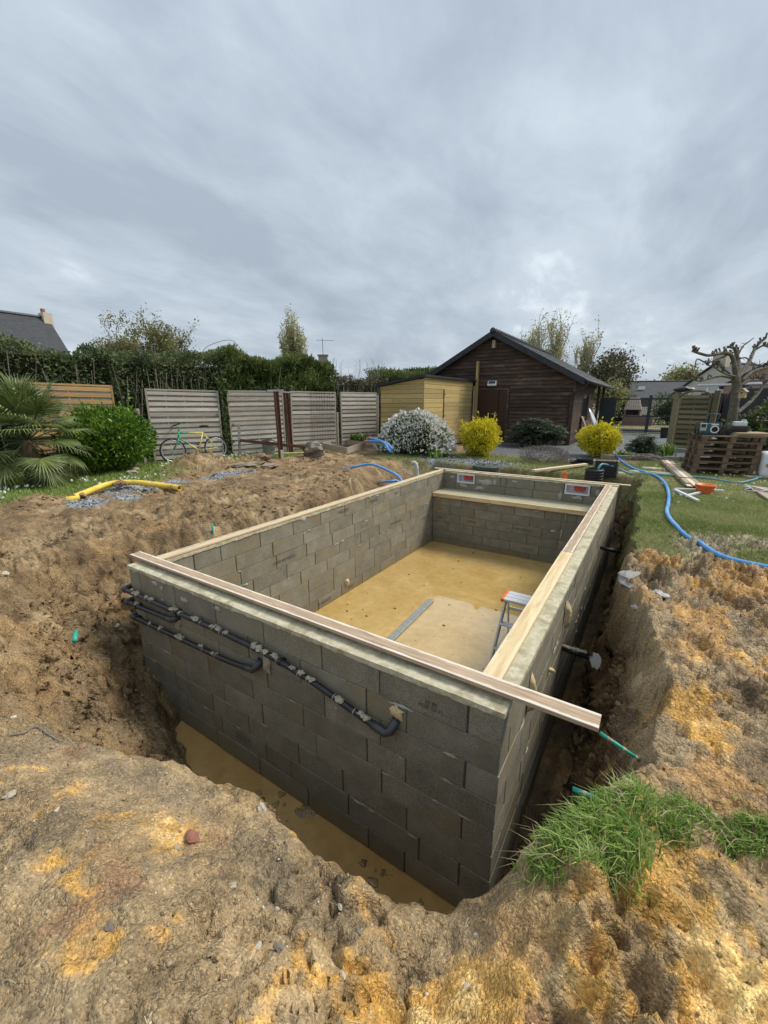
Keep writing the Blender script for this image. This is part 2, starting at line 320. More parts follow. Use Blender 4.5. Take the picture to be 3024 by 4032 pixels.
def ground(x, y, parts=False):
    x, y = np.broadcast_arrays(np.asarray(x, float), np.asarray(y, float))
    near = np.exp(-np.clip(np.hypot((x - 2) / 9, (y - 3) / 10) ** 2, 0, 50))
    gr, sl, gv, asf = zones(x, y)
    rough = (1 - np.clip(gr + asf + sl * 0.7, 0, 1)) * (0.25 + 0.75 * near) * (1 - ss(9, 11, y)) + 0.12
    b = 0.03 * fbm(x * 0.9, y * 0.9, 0, 3, 1) * near
    bill = np.abs(fbm(x * 2.6, y * 2.6, 0, 3, 11))
    r1 = 1 - np.abs(vn(x * 7.3, y * 7.3, 0, 14)) * 1.6; r2 = 1 - np.abs(vn(x * 15.5, y * 15.5, 0, 15)) * 1.6
    cl = 0.10 * (bill - 0.18) + 0.055 * fbm(x * 6.5, y * 6.5, 0, 3, 13) - 0.030 * np.clip(r1, 0, 1) ** 3 - 0.022 * np.clip(r2, 0, 1) ** 3 + 0.05 * fbm(x * 19, y * 19, 0, 2, 17)
    patch = ss(-0.25, 0.35, fbm(x * 0.8, y * 0.8, 0, 2, 43))
    fg_ = ss(-0.3, -0.8, y) * ss(0, 1, x); bk_ = ss(4.2, 4.4, x) * ss(3.2, 2.8, y); nk_ = 0.35 + 0.65 * ss(-0.7, 0.1, y)
    cl = cl + fg_ * (0.016 * fbm(x * 34, y * 34, 0, 2, 19) + 0.02 * fbm(x * 11, y * 11, 0, 2, 20)) + bk_ * nk_ * (0.10 * np.abs(fbm(x * 3.4, y * 3.4, 0, 3, 21)) + 0.02 * fbm(x * 12, y * 12, 0, 3, 22) + 0.012 * fbm(x * 30, y * 30, 0, 2, 23))
    p2 = ss(-0.05, 0.3, fbm(x * 1.7, y * 1.7, 0, 3, 47)); lf_ = (1 - fg_) * (1 - bk_)
    dirt_ = np.clip(rough - 0.12, 0, 1)
    k1 = clods(x, y, 0.17, 5)[0]; k2 = clods(x, y, 0.075, 6)[0]; k3 = clods(x, y, 0.034, 7)[0]
    cl = cl * (0.5 * fg_ + 0.9 * lf_ + 0.8 * bk_)
    cl = cl + lf_ * p2 * (0.055 * k1 + 0.035 * k2) + fg_ * (0.008 * k3 + (0.15 + 0.85 * p2) * 0.040 * k2 + (0.25 + 0.75 * p2) * 0.055 * k1) + bk_ * nk_ * (0.055 * k1 + 0.040 * k2 + 0.014 * k3)
    b = b + rough * cl * (0.55 + 0.75 * patch) + np.clip(blob(x, y, -5.05, 4.2, 0.6, 0.9) + blob(x, y, -4.7, 5.6, 0.5, 0.6), 0, 1) * (0.14 * k1 + 0.10 * k2 + 0.03 * k3)
    # wheel ruts in the worked earth on the left
    b = b - 0.05 * rough * ss(0.3, 0.9, np.sin((x * 0.5 + y * 1.0) * 4.2 + fbm(x, y, 0, 2, 61) * 1.5)) * ss(-0.5, -1.5, x) * (1 - ss(6.5, 8, y))
    # heaps
    b = b + 0.42 * blob(x, y, -5.05, 4.2, 0.5, 0.8) + 0.22 * blob(x, y, -4.7, 5.6, 0.4, 0.5) + 0.12 * blob(x, y, -4.4, 0.6, 0.9, 0.3)
    b = b + 0.13 * blob(x, y, 5.05, 2.75, 0.9, 0.35) + 0.10 * blob(x, y, 4.75, -0.45, 0.55, 0.35) + 0.05 * blob(x, y, 4.9, 1.2, 0.5, 0.8)
    # near bank falls towards the trench
    b = b - 0.30 * ss(0.2, 1.3, x) * (1 - ss(3.9, 4.3, x)) * ss(-1.75, -0.85, y) * (1 - ss(0.0, 0.4, y))
    b = b - 0.06 * ss(3.6, 4.1, x) * ss(-1.9, -1.2, y) * (1 - ss(-0.7, 0, y))
    wx = x + 0.07 * fbm(x * 3.2, y * 3.2, 0, 3, 71) + 0.025 * fbm(x * 11, y * 11, 0, 2, 72)
    wy = y + 0.07 * fbm(x * 3.2, y * 3.2, 0, 3, 73) + 0.025 * fbm(x * 11, y * 11, 0, 2, 74)
    dt, it = pdist(wx, wy, TOP); db, ib = pdist(wx, wy, BOT)
    s = np.where(ib, 1.0, np.where(it, dt / (dt + db + 1e-6), 0.0))
    right = ss(3.9, 4.1, x) * ss(-0.3, 0.5, y); farside = ss(7.3, 7.6, y); lft = ss(0.1, -0.2, x) * ss(0.9, 1.6, y)
    zb = -1.68 + 0.14 * right + 0.3 * farside + 0.12 * lft * ss(1, 2, y) + 0.05 * ss(1.2, 0.2, y * -1 + 1) * 0
    zb = zb + (0.05 + 0.10 * right) * fbm(x * 5, y * 5, 0, 4, 81) + 0.05 * fbm(x * 2.2, y * 2.2, 0, 2, 82)
    steep = np.maximum(np.maximum(right, farside), 0.8 * lft)
    prof = (1 - steep) * (s ** 1.15) + steep * (1 - (1 - s) ** 1.5)
    inpool = ss(0.02, 0.12, x) * ss(3.87, 3.77, x) * ss(0.02, 0.12, y) * ss(7.39, 7.29, y)
    face = np.where(it & ~ib, np.sin(np.pi * np.clip(s, 0, 1)), 0)
    h = b + (zb - b) * prof + face * (0.04 * clods(x + zb, y, 0.16, 8)[0] + 0.03 * clods(x, y, 0.07, 9)[0]) + face * (0.16 * fbm(x * 3.5, y * 3.5, 0, 3, 91) + 0.05 * fbm(x * 13, y * 13, 0, 3, 92))
    h = np.where(inpool > 0.5, -1.9, h)
    return (h, s, it, ib, gr, sl, gv, asf) if parts else h
def gz(x, y): return float(ground(np.array([x]), np.array([y]))[0])
def axis(segs, lo, hi, g=1.16):
    a = []
    for (p, q, st) in segs: a += list(np.arange(p, q - 1e-6, st))
    a.append(segs[-1][1]); st = segs[0][2]; x = a[0]; pre = []
    while x > lo: st *= g; x -= st; pre.append(x)
    st = segs[-1][2]; x = a[-1]; post = []
    while x < hi: st *= g; x += st; post.append(x)
    return np.array(pre[::-1] + a + post)
XS = axis([(-7.6, -1.2, 0.036), (-1.2, 1.6, 0.024), (1.6, 5.6, 0.0125), (5.6, 7.6, 0.045)], -220, 220)
YS = axis([(-2.3, 0.2, 0.0125), (0.2, 3.4, 0.024), (3.4, 9.4, 0.042), (9.4, 13.6, 0.09)], -200, 330)
X, Y = np.meshgrid(XS, YS)
H, S_, IT, IB, GR, SLT, GRV, ASF = ground(X, Y, True)
# push steep faces sideways so that they are not smooth sheets
face = np.where(IT, np.sin(np.pi * np.clip(S_, 0, 1)), 0)
cf1 = clods(Y + 0.3 * X, H, 0.15, 10)[0]; cf2 = clods(Y + X, H, 0.06, 12)[0]
XX = X + face * (0.12 * fbm(X * 3, H * 5, Y * 5 + 0.3, 4, 101, 0.6) + 0.09 * cf1 + 0.045 * cf2); YY = Y + face * (0.09 * fbm(Y * 3, H * 5, X * 5 + 0.3, 4, 111, 0.6) + 0.03 * cf1 + 0.02 * cf2)
# distant ground rolls very slightly
def lerp(a, b, t): return a + (b - a) * t[..., None]
c = lambda r, g, b: np.array([r, g, b])
n1 = fbm(X * 1.1, Y * 1.1, 0, 4, 201); n2 = fbm(X * 3.3, Y * 3.3, 0, 4, 205); n3 = fbm(X * 9, Y * 9, 0, 3, 209); n4 = fbm(X * 0.6, Y * 0.6, 0, 3, 213); n5 = fbm(X * 22, Y * 22, 0, 2, 217); rc = clods(X, Y, 0.075, 6)[1] - 0.5; rc3 = clods(X, Y, 0.034, 7)[1] - 0.5
colr = np.broadcast_to(c(0.280, 0.192, 0.096), X.shape + (3,)).copy()
colr = lerp(colr, c(0.39, 0.285, 0.158), ss(-0.1, 0.3, n1 + 0.3 * n3))
colr = lerp(colr, c(0.175, 0.112, 0.055), ss(0.02, 0.3, n2 + 0.5 * n3) * 0.75)
yb_ = np.clip(1.2 * blob(X, Y, 3.05, -1.58, 0.45, 0.22) + 1.3 * blob(X, Y, 3.85, -1.22, 0.3, 0.12) + blob(X, Y, 2.75, -1.35, .2, .1) + 0.8 * blob(X, Y, 4.8, -.75, .4, .3) + 0.9 * blob(X, Y, 4.75, .9, .35, 1.3), 0, 1) - 0.35
fore = np.clip(ss(-0.55, -1.15, Y) * ss(0.6, 2.2, X) + ss(4.25, 4.5, X) * ss(3.1, 2.6, Y), 0, 1)
colr = lerp(colr, c(0.40, 0.295, 0.165), fore * 0.9)
colr = lerp(colr, c(0.66, 0.375, 0.09), fore * ss(-0.03, 0.16, n2 * 0.5 + n1 * 0.55 + 0.3 * n3 + 0.10 * rc + 0.05 * rc3 + 0.42 * yb_) * 0.95)
colr = lerp(colr, c(0.78, 0.54, 0.22), fore * ss(0.2, 0.42, n2 * 0.5 + n1 * 0.3 + 0.4 * n3 + 0.18 * rc + 0.08 * rc3 + 0.3 * yb_) * 0.85)
colr = lerp(colr, c(0.44, 0.28, 0.12), fore * ss(0.26, 0.5, fbm(X * 2.1, Y * 2.1, 0, 3, 221) + 0.5 * n3) * 0.28)
colr = lerp(colr, c(0.24, 0.185, 0.115), fore * ss(0.10, 0.36, fbm(X * 2.7, Y * 2.7, 0, 4, 225) + 0.4 * n3) * 0.8)
colr = lerp(colr, c(0.34, 0.15, 0.08), fore * ss(0.5, 0.62, fbm(X * 6, Y * 6, 0, 2, 229)) * 0.3)
colr = lerp(colr, c(0.42, 0.27, 0.12), (1 - fore) * ss(0.28, 0.5, fbm(X * 1.7, Y * 1.7, 0, 3, 233)) * 0.5)
bkz = ss(4.3, 4.5, X) * ss(3.15, 2.7, Y) * ss(-0.3, 0.1, Y)
colr = lerp(colr, c(0.50, 0.285, 0.10), bkz * ss(-0.1, 0.25, n2 + 0.4 * n1 + 0.2 * rc) * 0.75)
colr = lerp(colr, c(0.185, 0.125, 0.07), bkz * ss(0.08, 0.3, fbm(X * 4, Y * 4, 0, 3, 251) + 0.3 * rc) * 0.8)
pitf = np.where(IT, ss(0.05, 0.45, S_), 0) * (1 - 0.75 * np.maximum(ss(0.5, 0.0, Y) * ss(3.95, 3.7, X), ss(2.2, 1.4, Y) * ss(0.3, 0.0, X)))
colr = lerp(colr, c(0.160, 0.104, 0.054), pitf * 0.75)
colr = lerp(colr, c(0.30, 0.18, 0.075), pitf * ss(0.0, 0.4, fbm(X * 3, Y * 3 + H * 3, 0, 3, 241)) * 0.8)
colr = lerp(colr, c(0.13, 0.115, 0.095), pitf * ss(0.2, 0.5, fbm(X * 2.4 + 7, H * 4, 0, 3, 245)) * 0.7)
colr = lerp(colr, c(0.17, 0.18, 0.06), GR * 0.85)
colr = lerp(colr, c(0.28, 0.22, 0.11), GR * ss(0.0, 0.35, n2) * 0.7)
colr = lerp(colr, c(0.165, 0.175, 0.18), np.clip(SLT, 0, 1)); colr = lerp(colr, c(0.30, 0.32, 0.335), GRV)
colr = lerp(colr, c(0.125, 0.13, 0.14), ASF)
worn = np.clip(1.5 * blob(X, Y, 5.0, 3.8, 0.28, 0.5) + blob(X, Y, 5.55, 4.3, 0.35, 0.3), 0, 1) * ss(4.2, 4.4, X) * ss(2.9, 3.2, Y)
colr = lerp(colr, c(0.40, 0.34, 0.24), worn * 0.8)
colr = colr * (1 + 0.30 * n3 + 0.16 * n5 + 0.24 * rc + 0.12 * rc3)[..., None]
colr = np.clip(colr, 0.01, 0.9)
nx, ny = len(XS), len(YS)
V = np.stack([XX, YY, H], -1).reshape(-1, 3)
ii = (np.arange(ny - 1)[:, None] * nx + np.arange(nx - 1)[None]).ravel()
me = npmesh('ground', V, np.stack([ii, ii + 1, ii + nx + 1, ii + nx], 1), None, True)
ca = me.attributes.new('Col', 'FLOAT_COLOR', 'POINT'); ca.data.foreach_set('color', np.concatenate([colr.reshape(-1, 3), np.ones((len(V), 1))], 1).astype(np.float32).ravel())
stony = np.clip(SLT + GRV, 0, 1) * 1.0
ka = me.attributes.new('stony', 'FLOAT', 'POINT'); ka.data.foreach_set('value', stony.astype(np.float32).ravel())
fa = me.attributes.new('smoothness', 'FLOAT', 'POINT'); fa.data.foreach_set('value', ASF.astype(np.float32).ravel())
m, t, b, o = newmat('earth')
at = t.nodes.new('ShaderNodeAttribute'); at.attribute_name = 'Col'
sa = t.nodes.new('ShaderNodeAttribute'); sa.attribute_name = 'stony'
sm = t.nodes.new('ShaderNodeAttribute'); sm.attribute_name = 'smoothness'
v = objvec(t, rnd=False)
def cells(sc, rnd_=1.0):
    n_ = t.nodes.new('ShaderNodeTexVoronoi'); n_.inputs['Scale'].default_value = sc; n_.inputs['Randomness'].default_value = rnd_
    d_ = t.nodes.new('ShaderNodeVectorMath'); d_.operation = 'MULTIPLY_ADD'; t.links.new(v, d_.inputs[0]); d_.inputs[1].default_value = (1, 1, 1); wn_ = t.nodes.new('ShaderNodeTexNoise'); t.links.new(v, wn_.inputs[0]); wn_.inputs['Scale'].default_value = sc * 0.9; sc_ = t.nodes.new('ShaderNodeVectorMath'); sc_.operation = 'SCALE'; t.links.new(wn_.outputs['Color'], sc_.inputs[0]); sc_.inputs['Scale'].default_value = 0.9 / sc; t.links.new(sc_.outputs[0], d_.inputs[2]); t.links.new(d_.outputs[0], n_.inputs[0])
    s_ = t.nodes.new('ShaderNodeSeparateColor'); t.links.new(n_.outputs['Color'], s_.inputs[0]); return s_.outputs[0], n_.outputs['Distance']
fine, fined = cells(62); grit, gritd = cells(150); mid = noise(t, v, 17, 8, 0.62)
smm = ramp(t, noise(t, v, 2.3, 4, 0.6), [(0.40, (0.35, 0.35, 0.35)), (0.62, (1, 1, 1))]); sml = t.nodes.new('ShaderNodeSeparateColor'); t.links.new(smm, sml.inputs[0]); smo = sml.outputs[0]
colm = mixc(t, smo, at.outputs['Color'], ramp(t, fine, [(0.0, (0.76, 0.75, 0.74)), (0.5, (1.0, 1.0, 1.0)), (1.0, (1.2, 1.19, 1.17))]), 'MULTIPLY')
colm = mixc(t, 1.0, colm, ramp(t, grit, [(0.0, (0.62, 0.61, 0.60)), (0.4, (0.97, 0.97, 0.97)), (0.88, (1.12, 1.11, 1.1)), (1.0, (1.6, 1.56, 1.5))]), 'MULTIPLY')
vo = t.nodes.new('ShaderNodeTexVoronoi'); t.links.new(v, vo.inputs[0]); vo.inputs['Scale'].default_value = 34
stc = ramp(t, vo.outputs['Color'], [(0.0, (0.10, 0.11, 0.12)), (0.5, (0.26, 0.28, 0.29)), (1.0, (0.52, 0.55, 0.57))])
colm = mixc(t, sa.outputs['Fac'], colm, stc)
t.links.new(colm, b.inputs['Base Color'])
rr = t.nodes.new('ShaderNodeMapRange'); t.links.new(mid, rr.inputs[0]); rr.inputs['From Min'].default_value = 0.35; rr.inputs['From Max'].default_value = 0.65
rr.inputs['To Min'].default_value = 0.38; rr.inputs['To Max'].default_value = 0.8; t.links.new(rr.outputs[0], b.inputs['Roughness']); b.inputs['Specular IOR Level'].default_value = 0.35
hs = t.nodes.new('ShaderNodeMath'); hs.operation = 'MULTIPLY_ADD'; t.links.new(fined, hs.inputs[0]); hs.inputs[1].default_value = -0.42; t.links.new(mid, hs.inputs[2])
hg = t.nodes.new('ShaderNodeMath'); hg.operation = 'MULTIPLY_ADD'; t.links.new(gritd, hg.inputs[0]); hg.inputs[1].default_value = -0.20; t.links.new(hs.outputs[0], hg.inputs[2])
hv = t.nodes.new('ShaderNodeMath'); hv.operation = 'MULTIPLY_ADD'; t.links.new(vo.outputs['Distance'], hv.inputs[0]); t.links.new(sa.outputs['Fac'], hv.inputs[1]); t.links.new(hg.outputs[0], hv.inputs[2])
bn = t.nodes.new('ShaderNodeBump'); hx = t.nodes.new('ShaderNodeMath'); hx.operation = 'MULTIPLY'; t.links.new(hv.outputs[0], hx.inputs[0]); t.links.new(smo, hx.inputs[1]); t.links.new(hx.outputs[0], bn.inputs['Height']); bn.inputs['Distance'].default_value = 0.05
st = t.nodes.new('ShaderNodeMapRange'); t.links.new(sm.outputs['Fac'], st.inputs[0]); st.inputs['To Min'].default_value = 0.85; st.inputs['To Max'].default_value = 0.15
t.links.new(st.outputs[0], bn.inputs['Strength']); t.links.new(bn.outputs[0], b.inputs['Normal'])
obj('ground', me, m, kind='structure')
# ------------------------------------------------------------ muddy water
def watermat(name, c1, c2, rough, ior, bump):
    m, t, b, o = newmat(name); v = objvec(t, rnd=False)
    n = noise(t, v, 1.6, 6, 0.6, 0.6); n2 = noise(t, v, 9, 6, 0.65)
    col = ramp(t, n, [(0.34, c1), (0.66, c2)]); col = mixc(t, 1.0, col, ramp(t, n2, [(0.3, (0.86, 0.85, 0.84)), (0.7, (1.1, 1.1, 1.1))]), 'MULTIPLY')
    t.links.new(col, b.inputs['Base Color']); b.inputs['Roughness'].default_value = rough; b.inputs['IOR'].default_value = ior; b.inputs['Specular IOR Level'].default_value = 0.5
    b.inputs['Coat Weight'].default_value = 1.0; b.inputs['Coat Roughness'].default_value = 0.02; b.inputs['Coat IOR'].default_value = 1.75; bumpn(t, b, noise(t, v, 7, 3, 0.5), bump, 0.004); return m
MW = watermat('muddy water', (0.50, 0.33, 0.10), (0.60, 0.42, 0.165), 0.05, 1.6, 0.04)
MW2 = watermat('trench water', (0.46, 0.275, 0.09), (0.56, 0.36, 0.14), 0.07, 1.6, 0.3)
V = []; 
mb = MB(); mb.add([(-0.5, -0.95, -1.64), (3.95, -0.95, -1.64), (3.95, 0.02, -1.64), (-0.5, 0.02, -1.64)], [(0, 1, 2, 3)])
mb.build('trench_water', MW2, kind='structure')
# ============================================================ POOL
PW, PL, PT = 3.89, 7.41, 0.2; ZB = -0.04
M_blk, t, b, o = newmat('concrete block')
v = objvec(t); n = noise(t, v, 5, 6, 0.62); n2 = noise(t, v, 140, 4, 0.7); n3 = noise(t, v, 2.2, 4, 0.6, 0.8)
colb = ramp(t, n, [(0.3, (0.182, 0.170, 0.132)), (0.7, (0.280, 0.260, 0.203))])
colb = mixc(t, 1.0, colb, ramp(t, n2, [(0.3, (0.45, 0.45, 0.46)), (0.5, (1, 1, 1)), (0.7, (1.4, 1.4, 1.36))]), 'MULTIPLY')
colb = mixc(t, ramp(t, n3, [(0.50, (0, 0, 0)), (0.68, (0.75, 0.75, 0.75))]), colb, (0.235, 0.190, 0.105))
oi = t.nodes.new('ShaderNodeObjectInfo'); mr = t.nodes.new('ShaderNodeMapRange'); t.links.new(oi.outputs['Random'], mr.inputs[0]); mr.inputs['To Min'].default_value = 0.86; mr.inputs['To Max'].default_value = 1.12
hsv = t.nodes.new('ShaderNodeHueSaturation'); t.links.new(colb, hsv.inputs['Color']); t.links.new(mr.outputs[0], hsv.inputs['Value'])
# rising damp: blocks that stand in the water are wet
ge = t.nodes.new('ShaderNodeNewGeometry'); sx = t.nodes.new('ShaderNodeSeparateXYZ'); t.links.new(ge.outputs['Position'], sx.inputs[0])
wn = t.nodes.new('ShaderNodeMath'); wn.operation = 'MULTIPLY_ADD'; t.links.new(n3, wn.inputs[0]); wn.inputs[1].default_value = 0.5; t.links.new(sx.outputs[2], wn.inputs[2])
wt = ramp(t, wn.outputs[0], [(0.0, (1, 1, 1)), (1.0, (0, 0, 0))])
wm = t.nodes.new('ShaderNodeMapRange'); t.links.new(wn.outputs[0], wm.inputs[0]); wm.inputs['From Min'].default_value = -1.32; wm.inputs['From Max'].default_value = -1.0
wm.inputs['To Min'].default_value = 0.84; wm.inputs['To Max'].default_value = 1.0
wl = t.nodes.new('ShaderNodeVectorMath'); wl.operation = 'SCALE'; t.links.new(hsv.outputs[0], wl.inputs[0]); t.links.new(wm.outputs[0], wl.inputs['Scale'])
# muddy splash line just above the water
ms_ = t.nodes.new('ShaderNodeMapRange'); t.links.new(wn.outputs[0], ms_.inputs[0]); ms_.inputs['From Min'].default_value = -1.42; ms_.inputs['From Max'].default_value = -1.22; ms_.inputs['To Min'].default_value = 0.8; ms_.inputs['To Max'].default_value = 0.0
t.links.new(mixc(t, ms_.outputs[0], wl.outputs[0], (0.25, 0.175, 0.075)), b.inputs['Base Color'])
b.inputs['Roughness'].default_value = 0.86; b.inputs['Specular IOR Level'].default_value = 0.3; bumpn(t, b, n2, 0.55, 0.006)
M_core = M('mortar core', (0.065, 0.06, 0.05), (0.10, 0.09, 0.075), 20, 0.95, 0.5)
M_cap = M('screed', (0.40, 0.36, 0.235), (0.62, 0.575, 0.43), 16, 0.85, 0.7, 110, c3=(0.34, 0.30, 0.19), s3=9.0, dist=0.8)
M_mort = M('mortar', (0.30, 0.27, 0.20), (0.42, 0.38, 0.29), 20, 0.95, 0.7, 60)
M_foam = M('expanding foam', (0.55, 0.42, 0.22), (0.68, 0.55, 0.33), 12, 0.8, 0.5, 40)
M_ink = M('ink', (0.045, 0.043, 0.04), (0.10, 0.095, 0.085), 60, 0.9)
pool = thing('swimming_pool_shell', 'unfinished rectangular swimming pool shell of grey concrete blocks in a dug pit', 'swimming pool')
BM = {}
def blockmesh(sx_, sy_, sz_):
    k = (round(sx_, 3), round(sy_, 3), round(sz_, 3))
    if k not in BM:
        mb = MB(); mb.box((0, 0, 0), k); me = mb.mesh('block'); bm = bmesh.new(); bm.from_mesh(me); bmesh.ops.recalc_face_normals(bm, faces=bm.faces)
        bmesh.ops.bevel(bm, geom=bm.edges[:], offset=0.004, segments=1, affect='EDGES'); bm.to_mesh(me); bm.free(); me.materials.append(M_blk); BM[k] = me
    return BM[k]
def put(parent, x0, x1, y0, y1, z0, z1, gap=0.0045, skip=None):
    j = lambda: random.uniform(-0.0025, 0.0025)
    o = obj('block', blockmesh(x1 - x0 - (gap * 2 if x1 - x0 > 0.1 else 0), y1 - y0 - gap * 2, z1 - z0 - gap * 0.9), None, parent)
    o.location = ((x0 + x1) / 2 + j(), (y0 + y1) / 2 + j(), (z0 + z1) / 2)
def fill(a, b, first, step=0.6):
    r = [a]; x = first
    while x < b - 0.12: r.append(x); x += step
    r.append(b); return r
def wallobj(x0, x1, y0, y1, z0=-1.72, z1=ZB, i=0.012):
    return MB().bb(x0 + i, x1 - i, y0 + i, y1 - i, z0, z1).build('wall', M_core, pool)
IN = 0.006
near = wallobj(0, PW, 0, PT); farw = wallobj(0, PW, PL - PT, PL, z1=ZB - 0.205); lef = wallobj(0, PT, PT, PL - PT, i=0.012); rig = wallobj(PW - PT, PW, PT, PL - PT)
E_near = [0.2, 0.8, 1.4, 2.0, 2.6, 3.09, 3.69]; O_near = [0, 0.6, 1.2, 1.8, 2.38, 2.98, 3.29, 3.89]
for i in range(8):
    z1 = ZB - 0.2 * i; z0 = z1 - 0.2; ev = i % 2 == 0
    nb = E_near if ev else O_near
    if i == 4: nb = [0.2, 0.8, 1.4, 1.9, 2.5, 3.1, 3.69]
    if i == 5: nb = [0, 0.6, 1.2, 1.7, 2.3, 2.75, 3.3, 3.89]
    if i == 6: nb = [0.2, 0.75, 1.3, 1.9, 2.2, 2.8, 3.4, 3.69]
    for a, b_ in zip(nb[:-1], nb[1:]): put(near, a, b_, 0, PT, z0, z1)
    # opening for the two skimmers in the top course of the far wall
    fb = [0.2, 0.55, 0.99, 1.58, 1.72, 2.32, 2.92, 3.42, 3.69] if i == 0 else ([0.2, 0.8, 1.4, 2.0, 2.6, 3.2, 3.69] if ev else [0, 0.5, 1.1, 1.7, 2.3, 2.9, 3.3, 3.89])
    for a, b_ in zip(fb[:-1], fb[1:]):
        if i == 0 and (abs(a - 0.55) < 0.01 or abs(a - 2.92) < 0.01): continue
        put(farw, a, b_, PL - PT, PL, z0, z1)
    lo, hi = (0, PL) if ev else (0.2, PL - 0.2)
    first = [0.6, 0.55, 0.6, 0.78, 0.45, 0.6, 0.6, 0.8][i]
    lb = fill(lo, hi, first); lb2 = fill(lo, hi, [0.6, 0.8, 0.5, 0.8, 0.6, 0.7, 0.6, 0.8][i])
    if i == 0: lb = [0, 0.6, 0.95, 1.55, 2.15, 2.75, 3.35, 3.95, 4.55, 5.15, 5.75, 6.35, 6.95, 7.41]
    for a, b_ in zip(lb[:-1], lb[1:]): put(lef, 0, PT, a, b_, z0, z1)
    for a, b_ in zip(lb2[:-1], lb2[1:]): put(rig, PW - PT, PW, a, b_, z0, z1)
# submerged bench at the far end: its front wall, slab and formwork board
YB = 6.65
bw = wallobj(PT + 0.003, PW - PT - 0.003, YB, YB + 0.2, -1.72, -0.50, 0.012)
for i in range(6):
    z1 = -0.50 - 0.2 * i; z0 = max(z1 - 0.2, -1.72)
    bb = fill(PT + 0.004, PW - PT - 0.004, [0.9, 0.62, 0.88, 0.6, 0.85, 0.66][i])
    for a, b_ in zip(bb[:-1], bb[1:]): put(bw, a, b_, YB, YB + 0.2, z0, z1)
M_slab = M('bench screed', (0.34, 0.31, 0.20), (0.42, 0.385, 0.26), 9, 0.8, 0.3, 80)
MB().bb(PT + 0.004, PW - PT - 0.004, YB - 0.02, PL - PT - 0.004, -0.495, -0.425).build('bench_slab', M_slab, pool)
# coping of screed on the wall tops, with a ragged lower edge
def coping(x0, x1, y0, y1, nx_, ny_):
    xs = np.linspace(x0, x1, nx_); ys = np.linspace(y0, y1, ny_); P = []; Fs = []
    for lay in (0, 1):
        for yy in ys:
            for xx in xs:
                ex = (xx - x0 < 1e-6) or (x1 - xx < 1e-6) or (yy - y0 < 1e-6) or (y1 - yy < 1e-6)
                nn = float(vn(xx * 9, yy * 9, 0.0, 3)); nz = float(vn(xx * 23, yy * 23, 0.0, 5))
                if lay == 1: P.append((xx, yy, (-0.004 if ex else 0) + 0.0025 * nn + 0.0015 * nz))
                else: P.append((xx, yy, ZB + 0.002 - 0.005 * nn - 0.006 * nz - 0.004 * random.random()))
    n = nx_ * ny_
    ix = lambda l, j, i: l * n + j * nx_ + i
    for j in range(ny_ - 1):
        for i in range(nx_ - 1):
            Fs.append((ix(1, j, i), ix(1, j, i + 1), ix(1, j + 1, i + 1), ix(1, j + 1, i))); Fs.append((ix(0, j, i), ix(0, j + 1, i), ix(0, j + 1, i + 1), ix(0, j, i + 1)))
    for i in range(nx_ - 1):
        Fs.append((ix(0, 0, i), ix(0, 0, i + 1), ix(1, 0, i + 1), ix(1, 0, i))); Fs.append((ix(0, ny_ - 1, i + 1), ix(0, ny_ - 1, i), ix(1, ny_ - 1, i), ix(1, ny_ - 1, i + 1)))
    for j in range(ny_ - 1):
        Fs.append((ix(0, j + 1, 0), ix(0, j, 0), ix(1, j, 0), ix(1, j + 1, 0))); Fs.append((ix(0, j, nx_ - 1), ix(0, j + 1, nx_ - 1), ix(1, j + 1, nx_ - 1), ix(1, j, nx_ - 1)))
    return MB().add(P, Fs)
e_ = 0.006
coping(-e_, PW + e_, -e_, PT + 0.004, 170, 10).build('coping', M_cap, pool)
coping(-e_, PW + e_, PL - PT - 0.004, PL + e_, 120, 8).build('coping', M_cap, pool)
coping(-e_, PT + 0.004, PT + 0.006, PL - PT - 0.006, 8, 260).build('coping', M_cap, pool)
coping(PW - PT - 0.004, PW + e_, PT + 0.006, PL - PT - 0.006, 10, 260).build('coping', M_cap, pool)
# skimmers
M_white = M('white plastic', (0.72, 0.73, 0.75), (0.64, 0.65, 0.68), 10, 0.35, spec=0.5)
M_red = M('red plastic cover', (0.52, 0.055, 0.03), (0.42, 0.04, 0.025), 10, 0.4, spec=0.5)
for x0, x1 in ((0.55, 0.98), (2.94, 3.41)):
    z0, z1, yf = -0.25, -0.035, PL - PT - 0.012; f_ = 0.026
    fr = MB(); fr.bb(x0, x1, yf, yf + 0.02, z0, z0 + f_); fr.bb(x0, x1, yf, yf + 0.02, z1 - f_, z1); fr.bb(x0, x0 + f_, yf, yf + 0.02, z0 + f_, z1 - f_); fr.bb(x1 - f_, x1, yf, yf + 0.02, z0 + f_, z1 - f_)
    sk = fr.build('skimmer', M_white, pool, bev=0.003)
    th = MB(); d = 0.15; a0, a1, b0, b1 = x0 + f_, x1 - f_, z0 + f_, z1 - f_
    th.bb(a0, a0 + 0.006, yf + 0.02, yf + d, b0, b1); th.bb(a1 - 0.006, a1, yf + 0.02, yf + d, b0, b1); th.bb(a0 + 0.006, a1 - 0.006, yf + 0.02, yf + d, b0, b0 + 0.006); th.bb(a0 + 0.006, a1 - 0.006, yf + 0.02, yf + d, b1 - 0.006, b1); th.bb(a0, a1, yf + d, yf + d + 0.01, b0, b1)
    th.build('throat', M_white, sk)
    xm = (a0 + a1) / 2 + 0.03
    MB().bb(xm - 0.1, xm + 0.1, yf + 0.07, yf + 0.12, b0 + 0.045, b1 - 0.004).build('red_cover', M_red, sk, bev=0.006)
